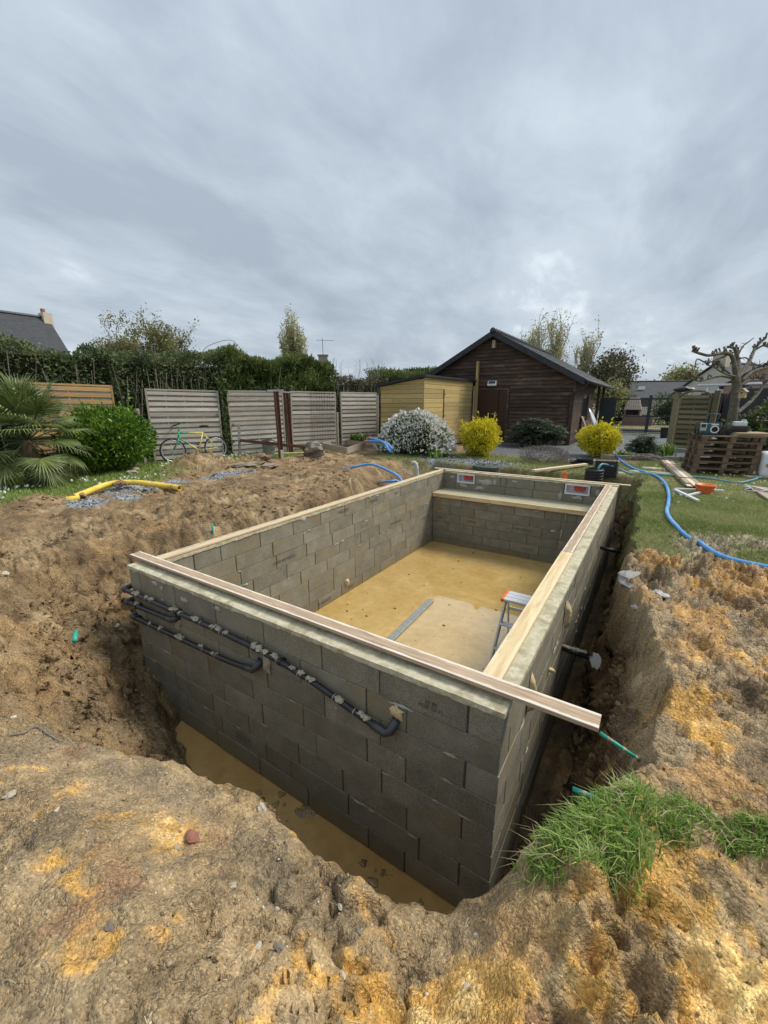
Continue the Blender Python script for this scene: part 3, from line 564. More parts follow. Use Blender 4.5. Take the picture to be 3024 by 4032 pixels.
# pool floor and its film of muddy water
MB().bb(PT, PW - PT, PT, YB, -1.80, -1.648).build('floor_slab', M('floor screed', (0.40, 0.26, 0.09), (0.48, 0.33, 0.14), 4, 0.6), pool)
MB().add([(PT + .002, PT + .002, -1.62), (PW - PT - .002, PT + .002, -1.62), (PW - PT - .002, YB, -1.62), (PT + .002, YB, -1.62)], [(0, 1, 2, 3)]).build('pool_water', MW, kind='structure')
# smears of mortar and foam on the block faces
def smear(c, r, nrm, mat, name, parent, sq=(1, 1), seed=0, th=0.012):
    """flat irregular dab against a wall; nrm 'x' or 'y' is the wall's normal axis"""
    n = 22; P = []; 
    for ring, (k, h_) in enumerate(((1.0, 0.0), (0.72, 0.7), (0.35, 1.0))):
        for j in range(n):
            a = 2 * math.pi * j / n; rr = r * k * (1 + 0.45 * float(vn(math.cos(a) * 2.2 + seed * 7.7, math.sin(a) * 2.2, 0.0, seed)) + 0.16 * random.uniform(-1, 1))
            P.append((rr * math.cos(a) * sq[0], rr * math.sin(a) * sq[1], th * h_ * random.uniform(0.6, 1.2)))
    P.append((0, 0, th)); Fs = [(ring * n + j, ring * n + (j + 1) % n, (ring + 1) * n + (j + 1) % n, (ring + 1) * n + j) for ring in range(2) for j in range(n)] + [(2 * n + j, 2 * n + (j + 1) % n, 3 * n) for j in range(n)]
    ax, sg = nrm[-1], -1 if nrm[0] == '-' else 1
    Q = [((c[0] + p[0], c[1] + sg * p[2], c[2] + p[1]) if ax == 'y' else (c[0] + sg * p[2], c[1] + p[0], c[2] + p[1])) for p in P]
    return MB().add(Q, Fs).build(name, mat, parent, smooth=True)
M_pale = M('laitance', (0.34, 0.33, 0.29), (0.45, 0.43, 0.38), 14, 0.9, 0.4)
sd = 0
for (u, v_, r, sq, mt) in ((900, 925, .05, (1, 1), M_foam),):
    pass
for (x, z, r, sq, mt, nm) in ((3.37, -0.30, .045, (1, 1.1), M_foam, 'foam_patch'), (2.16, -0.42, .05, (.9, 1.3), M_mort, 'mortar_smear'), (0.93, -0.40, .06, (.8, 1.5), M_mort, 'mortar_smear'), (0.48, -0.085, .03, (1.6, .7), M_pale, 'lime_stain'), (0.6, -0.12, .02, (1, 1.4), M_pale, 'lime_stain'), (0.95, -0.14, .03, (1.8, .8), M_pale, 'lime_stain'), (1.45, -0.085, .025, (1.6, .8), M_pale, 'lime_stain'), (3.25, -0.245, .02, (4, .5), M_pale, 'lime_stain'), (2.72, -0.5, .012, (1, 1), M_pale, 'lime_stain')):
    sd += 1; smear((x - (.14 if mt is not M_pale else 0), -0.001, z), r, '-y', mt, nm, near, sq, sd, 0.008 if mt is M_pale else 0.02)
rs = random.Random(77)
for k in range(26):   # mortar pressed out of the bed joints of the near and right walls
    sd += 1; i = rs.randint(0, 6); smear((rs.uniform(.2, 3.7), -0.001, ZB - .2 * i + rs.uniform(-.006, .006)), rs.uniform(.008, .018), '-y', M_mort, 'mortar_smear', near, (rs.uniform(1.5, 4), rs.uniform(.4, .8)), sd % 60, .006)
for k in range(18):
    sd += 1; i = rs.randint(0, 6); smear((PW + .001, rs.uniform(.2, 4.5), ZB - .2 * i + rs.uniform(-.006, .006)), rs.uniform(.01, .025), 'x', M_mort, 'mortar_smear', rig, (rs.uniform(1.5, 4), rs.uniform(.4, .9)), sd % 60, .008)
for (x, z, r, sq) in ((0.42, -0.13, .04, (1.5, .6)), (1.22, -0.17, .09, (1.5, .55)), (1.45, -0.15, .05, (.6, 1)), (0.72, -0.30, .06, (1.6, .6)), (1.1, -0.33, .07, (1.4, .5)), (2.86, -0.3, .035, (.8, 2.)), (3.2, -0.3, .06, (1.6, .7)), (3.55, -0.16, .05, (.7, 1)), (1.9, -0.1, .04, (1.5, .6))):
    sd += 1; smear((x, PL - PT + 0.001, z), r, '-y', M_pale, 'lime_stain', farw, sq, sd, 0.006)
for (x, z, r, sq) in ((3.1, -0.62, .02, (.5, 4)), (3.05, -0.98, .03, (.5, 3.2)), (2.9, -0.92, .03, (1.5, .6))):
    sd += 1; smear((x, YB - 0.001, z), r, '-y', M_foam, 'foam_patch', bw, sq, sd, 0.02)
for k in range(16):
    sd += 1; y_ = random.uniform(0.5, 7); zz = ZB - 0.2 * random.randint(0, 4) - random.uniform(0.0, 0.03)
    smear((PT - 0.001, y_, zz), random.uniform(.012, .03), 'x', M_pale, 'lime_stain', lef, (random.uniform(1.2, 2.6), random.uniform(.4, .9)), sd, 0.006)
sd += 1; smear((PT - .001, 3.35, -1.42), .05, 'x', M_foam, 'foam_patch', lef, (.9, 1.4), sd, .04)
for (y_, z, r, sq) in ((0.62, -0.34, .07, (.5, 2.0)), (1.92, -0.30, .05, (.6, 2.4)), (1.35, -0.55, .02, (1, 1))):
    sd += 1; smear((PW + .001, y_, z), r, 'x', M_foam, 'foam_patch', rig, sq, sd, .045)
# date prints (the blocks are laid upside down, so the print is too)
def stamp(txt, size, wall, c, face, flip=True, name='date_print'):
    cu = bpy.data.curves.new('t', 'FONT'); cu.body = txt; cu.size = size; cu.align_x = 'CENTER'; cu.align_y = 'CENTER'; cu.resolution_u = 2
    to = bpy.data.objects.new('t', cu); COL.objects.link(to); dg = bpy.context.evaluated_depsgraph_get()
    me = bpy.data.meshes.new_from_object(to.evaluated_get(dg)); bpy.data.objects.remove(to); bpy.data.curves.remove(cu)
    me.materials.clear(); o = obj(name, me, M_ink, wall, loc=c); a = math.pi if flip else 0
    base = {'-y': Matrix.Rotation(R(90), 4, 'X'), 'x': Matrix.Rotation(R(90), 4, 'Z') @ Matrix.Rotation(R(90), 4, 'X')}[face]
    o.matrix_local = Matrix.Translation(c) @ base @ Matrix.Rotation(a, 4, 'Z'); return o
D1 = '13/02/2024 08:53'; xl = PT + 0.0035; yb = YB - 0.0035
for (y_, z, tx, s_) in ((1.95, -0.54, D1, .062), (3.9, -0.54, 'CE 13-02-24', .04), (5.0, -0.74, D1, .06), (4.2, -0.13, 'LEVITR II', .075), (3.3, -0.13, 'LEVITR II', .075), (5.0, -0.14, '13/02', .07), (6.3, -0.94, D1, .055), (2.75, -1.53, 'LEVITR II', .08), (3.45, -1.54, '13/02', .07)): stamp(tx, s_, lef, (xl, y_, z), 'x')
for (x, z, tx, s_) in ((1.18, -0.99, '13/02/2', .07), (0.42, -1.0, '1347', .075), (2.3, -0.99, D1, .058), (2.42, -1.40, 'CE 13-02-24', .045), (0.4, -0.79, '1347', .05)): stamp(tx, s_, bw, (x, yb, z), '-y')
stamp('CE 13 02 24\n13 02 2024', .045, near, (1.62, -0.0035, -1.33), '-y'); stamp('CE 13-02-24', .045, near, (1.3, -0.0035, -0.55), '-y'); stamp('13 02 2024\n08 53', .036, near, (3.46, -0.0035, -0.15), '-y')
def smoothp(P, n=8):
    P = [np.array(p, float) for p in P]; Q = [P[0] * 2 - P[1]] + P + [P[-1] * 2 - P[-2]]; r = []
    for i in range(1, len(Q) - 2):
        for k in range(n):
            s = k / n; r.append(.5 * ((2 * Q[i]) + (Q[i + 1] - Q[i - 1]) * s + (2 * Q[i - 1] - 5 * Q[i] + 4 * Q[i + 1] - Q[i + 2]) * s * s + (-Q[i - 1] + 3 * Q[i] - 3 * Q[i + 1] + Q[i + 2]) * s ** 3))
    return r + [P[-1]]
# ============================================================ BOARDS ON THE RIM
def boardmat(name, edge, mid, dark, hw, grain=(3, 60, 60)):
    """sawn board; pale edges and a weathered middle across the local Y of the board"""
    m, t, b, o = newmat(name); c_ = t.nodes.new('ShaderNodeTexCoord'); s_ = t.nodes.new('ShaderNodeSeparateXYZ'); t.links.new(c_.outputs['Object'], s_.inputs[0])
    v = objvec(t, grain); n = noise(t, v, 1.0, 8, 0.65, 0.6); v2 = objvec(t, (6, 14, 14)); n2 = noise(t, v2, 1.0, 6, 0.7)
    a = t.nodes.new('ShaderNodeMath'); a.operation = 'ABSOLUTE'; t.links.new(s_.outputs[1], a.inputs[0])
    q = t.nodes.new('ShaderNodeMath'); q.operation = 'MULTIPLY_ADD'; t.links.new(n2, q.inputs[0]); q.inputs[1].default_value = hw * 0.9; t.links.new(a.outputs[0], q.inputs[2])
    f = t.nodes.new('ShaderNodeMapRange'); t.links.new(q.outputs[0], f.inputs[0]); f.inputs['From Min'].default_value = hw * 1.12; f.inputs['From Max'].default_value = hw * 1.32
    wood = ramp(t, n, [(0.3, dark), (0.62, mid)]); ed = ramp(t, n, [(0.25, tuple(x * 0.72 for x in edge)), (0.6, edge)])
    ge = t.nodes.new('ShaderNodeNewGeometry'); gs = t.nodes.new('ShaderNodeSeparateXYZ'); t.links.new(c_.outputs['Normal'], gs.inputs[0]); ff = t.nodes.new('ShaderNodeMath'); ff.operation = 'MULTIPLY'; t.links.new(f.outputs[0], ff.inputs[0]); t.links.new(gs.outputs[2], ff.inputs[1]); t.links.new(mixc(t, ff.outputs[0], wood, ed), b.inputs['Base Color']); b.inputs['Roughness'].default_value = 0.8; bumpn(t, b, n, 0.35, 0.004); return m
M_form = boardmat('stained formwork', (0.74, 0.66, 0.55), (0.48, 0.36, 0.25), (0.24, 0.16, 0.095), 0.05)
M_pine = boardmat('fresh pine', (0.74, 0.62, 0.40), (0.72, 0.58, 0.35), (0.50, 0.35, 0.17), 0.05, (2.2, 18, 18))
M_pale_w = boardmat('pale batten', (0.74, 0.62, 0.44), (0.66, 0.52, 0.34), (0.52, 0.38, 0.22), 0.05)
def board(a, b_, w_, h_, mat, label, name='formwork_board', cat='board', group=None, wobble=0.0):
    a, b_ = np.array(a, float), np.array(b_, float); d = b_ - a; l = np.linalg.norm(d)
    mb = MB(); n = max(2, int(l / 0.25)); P = []
    for i in range(n + 1):
        x = -l / 2 + l * i / n; dy = wobble * math.sin(i * 0.9) ; dz = 0
        P += [(x, -w_ / 2 + dy, -h_ / 2 + dz), (x, w_ / 2 + dy, -h_ / 2 + dz), (x, w_ / 2 + dy, h_ / 2 + dz), (x, -w_ / 2 + dy, h_ / 2 + dz)]
    Fs = [(0, 1, 2, 3), tuple(4 * n + k for k in (3, 2, 1, 0))]
    for i in range(n):
        for k in range(4): p, q = 4 * i + k, 4 * i + (k + 1) % 4; Fs.append((p, p + 4, q + 4, q))
    mb.add(P, Fs); o = mb.build(name, mat, bev=0.002)
    dn = d / l; yv = np.cross((0, 0, 1.0), dn); yv /= np.linalg.norm(yv); zv = np.cross(dn, yv); c_ = (a + b_) / 2
    o.matrix_world = Matrix(((dn[0], yv[0], zv[0], c_[0]), (dn[1], yv[1], zv[1], c_[1]), (dn[2], yv[2], zv[2], c_[2]), (0, 0, 0, 1)))
    return tag(o, label, cat, group)
zt = 0.004
board((-0.13, 0.15, .013 + .032), (4.33, 0.13, .013 + .032), .112, .026, M_form, 'long stained plank across the pipe side rim, end jutting past the wall corner')
board((0.165, 0.215, .013 + zt), (0.165, 3.7, .013 + zt), .075, .022, M_pale_w, 'pale batten on the left pool rim, lying against the stained plank')
board((0.165, 3.705, .013 + zt), (0.165, 7.30, .013 + zt), .075, .022, M_pale_w, 'pale batten on the left pool rim running to the far corner')
board((3.745, 0.215, .015 + zt), (3.735, 2.71, .015 + zt), .115, .026, M_pine, 'yellow pine plank with boot marks on the right pool rim')
board((3.735, 2.72, .015 + zt), (3.735, 7.16, .015 + zt), .105, .026, M_form, 'pinkish stained plank on the right pool rim, beyond the yellow pine one')
board((-0.06, 7.245, .035 + zt), (4.10, 7.245, .035 + zt), .08, .018, M_pale_w, 'thin pale batten along the far rim, poking out past the right corner')
o = board((PT + .01, YB - .034, -.468), (PW - PT - .01, YB - .034, -.468), .028, .088, M_pine, 'pine formwork board along the front of the concrete bench')
# bent fixing clips under the bench board: parts of the pool, held by it
M_wire = M('bare steel wire', (0.40, 0.28, 0.22), (0.5, 0.36, 0.28), 30, 0.5, metal=0.5)
for x in (0.36, 1.55, 2.55):
    MB().tube([(x, YB - .05, -.45), (x + .02, YB - .06, -.49), (x + .06, YB - .075, -.525), (x + .0, YB - .09, -.54), (x - .06, YB - .095, -.55)], .007, 6).build('wire_clip', M_wire, pool, smooth=True)
# ============================================================ PIPES ON THE NEAR WALL
M_pvc = M('dark grey pvc', (0.012, 0.013, 0.015), (0.022, 0.023, 0.026), 30, 0.32, spec=0.5, c3=(0.03, 0.03, 0.03), s3=9)
M_fit = M('grey pvc fitting', (0.035, 0.038, 0.043), (0.055, 0.058, 0.064), 18, 0.38, spec=0.5)
M_dab = M('wet mortar dab', (0.36, 0.32, 0.24), (0.48, 0.44, 0.35), 25, 0.95, 0.8, 50)
M_glue = M('white glue ring', (0.45, 0.45, 0.44), (0.36, 0.36, 0.35), 20, 0.6)
def arc(p, a, b, n=6):
    """elbow from p+a to p+b through the corner p"""
    p, a, b = map(lambda q: np.array(q, float), (p, a, b)); r = []
    for i in range(n + 1):
        s = i / n; r.append((1 - s) ** 2 * (p + a) + 2 * s * (1 - s) * p + s * s * (p + b))
    return r
def wallpipe(P, up, label, dabs, clips, seed, yo=-0.045, r=0.023):
    """pipe along the wall: P = [(x, z)...], turning back into the wall at both ends"""
    random.seed(seed); root = thing('drain_pipe', label, 'pipe', (0, 0, 0))
    Q = smoothp([(x, yo, z) for x, z in P], 6); A, B = Q[0], Q[-1]; L_ = np.cumsum([0] + [np.linalg.norm(Q[i + 1] - Q[i]) for i in range(len(Q) - 1)]); l = L_[-1]
    def at(s): s = min(max(s, 0), 1) * l; i = min(len(Q) - 2, int(np.searchsorted(L_, s, 'right') - 1)); d = Q[i + 1] - Q[i]; n = np.linalg.norm(d); return Q[i] + d * (s - L_[i]) / n, d / n
    MB().tube(Q, r, 16).build('pipe', M_pvc, root, smooth=True)
    d0 = at(0.01)[1]; d1 = at(.99)[1]
    MB().tube([A + d0 * .07, A + d0 * .03] + arc(A, d0 * .03, (0, .05, 0)) + [A + np.array((0, .15, .01))], [r * 1.25] * 10, 14).build('elbow', M_fit, root, smooth=True)
    MB().tube([A + np.array((0, .15, .01)), A + np.array((0, .40, .02))], r, 12).build('pipe_end', M_pvc, root, smooth=True)
    E2 = B + d1 * .05 + np.array((.04, .048, up)); MB().tube([B - d1 * .07, B - d1 * .02, B + d1 * .03] + [.5 * (B + d1 * .07) + .5 * (B + d1 * .06 + np.array((.0, .02, up * .5))), E2], [r * 1.26] * 4 + [r * 1.3], 14).build('elbow', M_fit, root, smooth=True)
    for s in clips:
        c_, d = at(s); cl = MB().tube([c_ - d * .016, c_ + d * .016], r * 1.22, 12); cl.bb(c_[0] - .016, c_[0] + .016, yo + .01, -.001, c_[2] - .010, c_[2] + .014); cl.build('pipe_clip', M_pvc, root)
    for k, (s, w_) in enumerate(dabs):
        mb = MB(); nl = max(2, int(w_ / .022))
        for j in range(nl):
            c_, d = at(s + ((j - nl / 2) * .02 + random.uniform(-.008, .008)) / l); mb.ico(c_ + np.array((0, random.uniform(-.012, .008), r * .85 + random.uniform(-.004, .006))), random.uniform(.013, .025), 2, 1.1, (1.25, 1, .65), seed * 20 + k * 7 + j)
        mb.build('mortar_dab', M_dab, root)
        c2_, d = at(s + random.uniform(-w_, w_) / l); MB().tube([c2_ - d * .003, c2_ + d * .003], r * 1.03, 12).build('glue_ring', M_glue, root, smooth=True)
    return root
wallpipe([(-.09, -.275), (.3, -.27), (1.1, -.26), (1.6, -.258), (2.13, -.275), (2.55, -.33), (2.89, -.405), (3.13, -.455)], .10, 'long black waste pipe sloping along the near pool wall under the rim', [(.09, .03), (.14, .05), (.17, .03), (.29, .10), (.32, .05), (.395, .09), (.47, .05), (.49, .045), (.525, .04), (.63, .05), (.65, .06), (.67, .05), (.70, .04), (.76, .05), (.785, .06), (.815, .05), (.895, .07), (.96, .12)], (.30, .715), 3)
wallpipe([(-.07, -.415), (.25, -.40), (.74, -.375)], .03, 'short black pipe with end elbow between the two longer wall pipes', [(.27, .03)], (.27,), 4)
wallpipe([(.0, -.56), (.5, -.55), (.97, -.535), (1.52, -.52), (1.86, -.485)], .09, 'black pipe of middle length, lowest on the near pool wall', [(.30, .03), (.46, .05), (.49, .03), (.64, .06), (.76, .04), (.2, .02)], (.05,), 5)
# pipe stubs through the right wall
for (y_, z, l, lab, dab) in ((2.0, -.70, .24, 'mortar smeared pipe stub sticking out of the right wall over the trench', 1), (4.96, -.57, .27, 'bare black pipe stub on the right outer wall further along the trench', 0)):
    root = thing('pipe_stub', lab, 'pipe', (0, 0, 0))
    MB().tube([(PW - .05, y_, z), (PW + l, y_ + .0, z - .02)], .027, 14).build('pipe', M_pvc, root, smooth=True)
    if dab:
        mb = MB()
        for j in range(7): mb.ico((PW + .02 + j * .028, y_, z + .022), .022, 2, .9, (1.2, 1, .55), j + 40)
        mb.build('mortar_dab', M_dab, root)
        pl = [(random.uniform(.6, 1.2) * .05 * math.cos(a), random.uniform(.75, 1.25) * .085 * math.sin(a)) for a in np.linspace(0, 2 * math.pi, 15)[:-1]]
        q = MB().prism(pl, -.002, .002, 'y'); q.v = [(PW + l + .06 + p[0], y_ - .03 + p[1], z - .02 + p[2]) for p in q.v]; q.build('torn_label', M('grey paper', (.76, .76, .78), (.82, .82, .83), 20, .8), root)
        MB().tube([(PW + l - .01, y_, z - .02), (PW + l + .04, y_, z - .02)], .012, 8).build('pin', M_dab, root)
# ============================================================ THINGS IN THE POOL
M_alu = M('scuffed aluminium', (0.56, 0.57, 0.58), (0.70, 0.71, 0.71), 14, 0.42, 0.15, 80, metal=0.35)
M_alud = M('dull zinc', (0.27, 0.29, 0.28), (0.40, 0.41, 0.38), 16, 0.5, 0.2, 60, metal=0.45)
ba, bb_ = gp(839, 1386, -1.60), gp(931, 1297, -1.60)
ext = (ba - bb_); ext = ext / np.linalg.norm(ext) * 0.55
xw = RNG.uniform(.3, 3.6, 110); yw = RNG.uniform(.5, 6.5, 110); mbs = MB()
for a, b_ in zip(xw, yw): mbs.ico((a, b_, -1.619), .006 + .02 * RNG.random() ** 3, 1, .8, (1.3, 1, .4), int(a * 30))
tag(mbs.build('floating_specks', M('dark specks', (0.05, 0.04, 0.02), (0.09, 0.07, 0.035), 9, .9), kind='stuff'), 'dark specks floating on the muddy pool water', 'specks')
bo = MB().beam(ba + ext, bb_, .105, .045).build('straightedge', M_alud, bev=.004); tag(bo, 'grey metal straightedge lying in the muddy water of the pool', 'straightedge')
M_or = M('orange plastic', (0.78, 0.17, 0.04), (0.66, 0.13, 0.03), 20, 0.45, spec=0.5)
lad = thing('step_ladder', 'folding aluminium step ladder with orange end caps standing in the pool', 'ladder', (3.38, 2.55, -1.62), R(0))
TOPZ, HWL = 1.05, 0.20
for s in (-1, 1):
    MB().beam((s * (HWL + .06), -.48, 0), (s * HWL, -.04, TOPZ - .03), .022, .055).build('stile', M_alu, lad, bev=.003)
    MB().beam((s * (HWL + .06), .48, 0), (s * HWL, .05, TOPZ - .03), .02, .035).build('rear_stile', M_alu, lad, bev=.003)
    MB().box((s * (HWL + .06), -.48, .012), (.03, .06, .025)).build('rubber_foot', M_pvc, lad); MB().box((s * (HWL + .06), .48, .012), (.03, .05, .025)).build('rubber_foot', M_pvc, lad)
for k in range(1, 4):
    f = k / 4; MB().box((0, -.48 + .44 * f, f * (TOPZ - .02)), (2 * HWL + .11 * (1 - f), .085, .022)).build('tread', M_alu, lad, bev=.004)
for k in (.35, .8): MB().box((0, .48 - .43 * k, k * TOPZ), (2 * HWL, .018, .035)).build('rear_rail', M_alu, lad)
for j in (-.085, 0, .085): MB().box((0, j, TOPZ), (2 * HWL + .02, .078, .03)).build('top_slat', M_alu, lad, bev=.004)
for s in (-1, 1): MB().box((s * (HWL + .024), 0, TOPZ - .004), (.03, .262, .044)).build('end_cap', M_or, lad, bev=.006)
MB().tube([(-HWL - .01, -.2, .52), (-HWL - .01, .22, .50)], .005, 6).build('brace', M_alu, lad)
# ============================================================ STAKES
M_teal = M('teal plastic', (0.02, 0.30, 0.21), (0.03, 0.38, 0.28), 15, 0.45, spec=0.5)
def stake(a, b_, r, lab, rings=3):
    root = thing('plastic_stake', lab, 'stake', (0, 0, 0)); a, b_ = np.array(a, float), np.array(b_, float)
    MB().tube([a, b_], r, 10).build('tube', M_teal, root, smooth=True)
    for k in range(rings):
        s = random.uniform(.1, .9); c_ = a + (b_ - a) * s; d = (b_ - a) / np.linalg.norm(b_ - a); MB().tube([c_ - d * .008, c_ + d * .008], r * 1.06, 10).build('mud_ring', M_dab, root, smooth=True)
stake(gp(1296, 1583, .0), gp(1380, 1642, -.1) + np.array((.03, .03, -.03)), .009, 'thin teal rod running from the plank end into the trench bank', 4)
stake(gp(1238, 1704, -.15), gp(1320, 1738, -.12), .011, 'teal plastic tube poking out of the bank above the tall grass tuft', 2)
g_ = gp(160, 1377, -.12); stake(g_ + np.array((-.04, .03, .02)), g_ + np.array((.06, -.02, .0)), .018, 'stub of green tube half buried in the near bank of earth', 0)
stake((-0.42, 1.28, gz(-.42, 1.28) - .1), (-0.40, 1.28, 0.06), .012, 'upright green peg in the trench beside the left rim', 0)
# ============================================================ CORRUGATED TUBE, CRATE, HOSES
M_blk_p = M('black plastic', (0.018, 0.019, 0.021), (0.03, 0.031, 0.034), 20, 0.45, spec=0.5)
cx, cy = 3.36, 8.05; prof = []
zz = -.85
while zz < .16: prof += [(.165, zz), (.19, zz + .012), (.19, zz + .036), (.165, zz + .05)]; zz += .062
prof += [(.17, zz), (.15, zz), (.15, -.85)]
tag(MB().lathe(prof, 28, (cx, cy, 0)).build('corrugated_pipe', M_blk_p, smooth=False), 'upright black corrugated drain pipe behind the far right pool corner', 'pipe')
M_blue = M('blue hose', (0.06, 0.25, 0.62), (0.11, 0.36, 0.74), 8, 0.42, spec=0.5, c3=(0.2, 0.4, 0.66), s3=3)
M_tealh = M('faded green hose', (0.06, 0.20, 0.24), (0.12, 0.30, 0.34), 8, 0.5, spec=0.5)
def ong(u, v, lift): p = gp(u, v, lift); return np.array((p[0], p[1], gz(p[0], p[1]) + lift))
HP = [(1322, 976), (1340, 994), (1362, 1009), (1386, 1018), (1420, 1030), (1437, 1045), (1444, 1066), (1443, 1090), (1440, 1108), (1452, 1128), (1482, 1153), (1520, 1180), (1560, 1200), (1596, 1217)]
hp_ = [ong(u, v, .03) for u, v in HP]; hp_.append(hp_[-1] + np.array((.25, -.18, -.05)))
hp_ = [np.array((p[0], p[1], max(p[2], gz(p[0], p[1]) + .034))) for p in smoothp(hp_)]
zz_ = np.convolve(np.pad([p[2] for p in hp_], 4, 'edge'), np.ones(9) / 9, 'valid')
hp_ = [np.array((p[0], p[1], max(z_, gz(p[0], p[1]) + .015))) for p, z_ in zip(hp_, zz_)]
tag(MB().tube(hp_, .027, 10).build('suction_hose', M_blue, smooth=True), 'thick bright blue hose winding across the lawn from the yellow shrub', 'hose')
HP = [(1362, 1022), (1400, 1024), (1450, 1027), (1490, 1029), (1530, 1033), (1570, 1038), (1600, 1041)]
th = [(cx + .03, cy + .03, -.4), (cx + .05, cy + .06, .05), (cx + .09, cy + .16, .26), (cx + .2, cy + .42, .24), (cx + .4, cy + .8, .12)] + [ong(u, v, .025) for u, v in HP]
th += [np.array((6.2, 9.35, .03)), np.array((6.5, 9.9, .03)), np.array((7.4, 9.9, .03))]
tag(MB().tube(smoothp(th), .024, 10).build('garden_hose', M_tealh, smooth=True), 'faded green hose leading out of the corrugated pipe to the pallets', 'hose')
M_gr = M('weathered wood', (0.30, 0.25, 0.19), (0.40, 0.345, 0.27), 3, 0.85, 0.4, 40, stretch=(1.5, 14, 14), rnd=.15)
cr_ = thing('slatted_crate', 'small wooden crate with black slats behind the corrugated pipe', 'crate', (3.52, 8.62, gz(3.5, 8.62)), R(8))
for s in (-1, 1): MB().box((s * .24, 0, .17), (.03, .26, .36)).build('side', M_gr, cr_, bev=.004)
for k in range(6): MB().box((0, -.12, .05 + k * .056), (.45, .012, .034)).build('slat', M_blk_p, cr_)
MB().box((0, .12, .17), (.45, .01, .3)).build('back', M_blk_p, cr_)
MB().box((0, 0, .02), (.45, .22, .02)).build('bottom', M_blk_p, cr_)
p = gp(1265, 985); bt = thing('pair_of_trays', 'black plastic trays lying on the lawn by the round yellow shrub', 'tray', (2.9, 10.1, gz(2.9, 10.1)), R(20))
for (x, y_, z, a) in ((-.16, 0, .0, 0), (.12, -.05, .0, .3), (0, .05, .07, .5)):
    MB().lathe([(.02, z + .01), (.19, z + .01), (.22, z + .07), (.205, z + .07), (.18, z + .025), (.02, z + .025)], 14, (x, y_, 0)).build('tray', M_blk_p, bt)
M_oran = M('orange pvc', (0.80, 0.20, 0.05), (0.7, 0.16, 0.04), 20, 0.45, spec=0.5)
op = yp(1250, 1033, 7.75); tag(MB().lathe([(.052, -.55), (.052, .0), (.062, .01), (.062, .045), (.05, .045), (.05, -.55)], 18, (2.82, 7.72, .07)).build('drain_riser', M_oran, smooth=False), 'orange drain riser standing behind the far pool wall', 'pipe')
wp = xp(897, 1000, -.35); M_plas = M('plaster splash', (0.62, 0.62, 0.60), (0.45, 0.44, 0.42), 20, .9, .6)
wr = thing('plastered_riser', 'white plaster covered pipe riser in the far left trench', 'pipe', (0, 0, 0))
wx_, wy_ = gp(899, 1018, -.12)[:2]
mb = MB().tube(smoothp([(wx_, wy_, -1.0), (wx_ + .02, wy_, -.3), (wx_ + .0, wy_, .02), (wx_ - .05, wy_, .09), (wx_ - .12, wy_, .08)]), .05, 10, wob=.35); mb.build('pipe', M_plas, wr, smooth=True)
# blue conduits
def conduit(P, lab, r=.03): return tag(MB().tube(smoothp(P), r, 12).build('blue_conduit', M_blue, smooth=True), lab, 'conduit')
cl_ = lambda p: np.array((min(p[0], -.10), p[1], p[2]))
a0 = gp(768, 1008, .05); a1 = gp(800, 1003, .12); a2 = gp(835, 1015, .1); a3 = cl_(gp(866, 1036, -.05))
conduit([a0 + np.array((-.5, .0, -.12)), a0, a1, a2, a3, np.array((-.12, a3[1] - .15, -.45)), np.array((-.10, a3[1] - .5, -1.1))], 'blue conduit arching over the left trench behind the pool wall')
b0 = gp(842, 1040, -.15); b0 = cl_(b0); b1 = cl_(gp(860, 1041, -.18)); conduit([b0 + np.array((-.4, .25, -.1)), b0, b1, np.array((-.12, b1[1] - .12, -.5)), np.array((-.1, b1[1] - .4, -1.1))], 'lower blue conduit nearly hidden behind the left pool rim', .028)
for k, (u0, v0, u1, v1) in enumerate(((798, 946, 822, 953), (790, 953, 822, 954), (800, 953, 824, 957))):
    p0, p1 = tp(u0, v0, 13.4), tp(u1, v1, 12.4); root = thing('capped_conduit', ['upper', 'long lower', 'short middle'][k] + ' blue conduit with orange end beside the white flowering bush', 'conduit', (0, 0, 0))
    dd = (p1 - p0); MB().tube(smoothp([p0, p1, p1 + dd * .4 + np.array((0, 0, -.05)), p1 + dd * .7 + np.array((0, 0, -.2))]), .035, 10).build('tube', M_blue, root, smooth=True); MB().tube([p0 - dd * .02, p0 + dd * .10], .045, 10).build('end_cap', M_oran, root, smooth=True)
# yellow duct on the left
M_yel = M('yellow duct', (0.72, 0.50, 0.06), (0.80, 0.62, 0.12), 6, 0.5, spec=0.4, c3=(0.5, 0.34, 0.08), s3=5)
yd = thing('yellow_duct', 'yellow plastic duct arching over the grey gravel patch', 'duct', (0, 0, 0))
YP = [(160, 1074, .05), (185, 1064, .07), (215, 1052, .10), (245, 1044, .13), (290, 1042, .13), (330, 1046, .10), (370, 1051, .06), (388, 1054, .055)]
Q = [gp(u, v, z) for u, v, z in YP]; mb = MB().tube(smoothp(Q, 6), .052, 16, caps=False); mb.tube(smoothp(Q, 6), .044, 12, caps=False); mb.build('duct', M_yel, yd, smooth=True)
MB().torus(Q[-1], .049, .008, rot=np.array([np.cross((0, 0, 1.), (Q[-1] - Q[-2]) / np.linalg.norm(Q[-1] - Q[-2])), (0, 0, 1.), (Q[-1] - Q[-2]) / np.linalg.norm(Q[-1] - Q[-2])]).T, n=18, m=6).build('duct_rim', M_yel, yd, smooth=True)
Q2 = [gp(143, 1080, .02), gp(152, 1076, .03)]; tag(MB().tube([Q2[0], Q2[1] + np.array((.1, .1, 0))], .055, 14, caps=False).build('duct_stub', M_yel, smooth=True), 'torn half buried end of yellow duct in the left earth', 'duct')
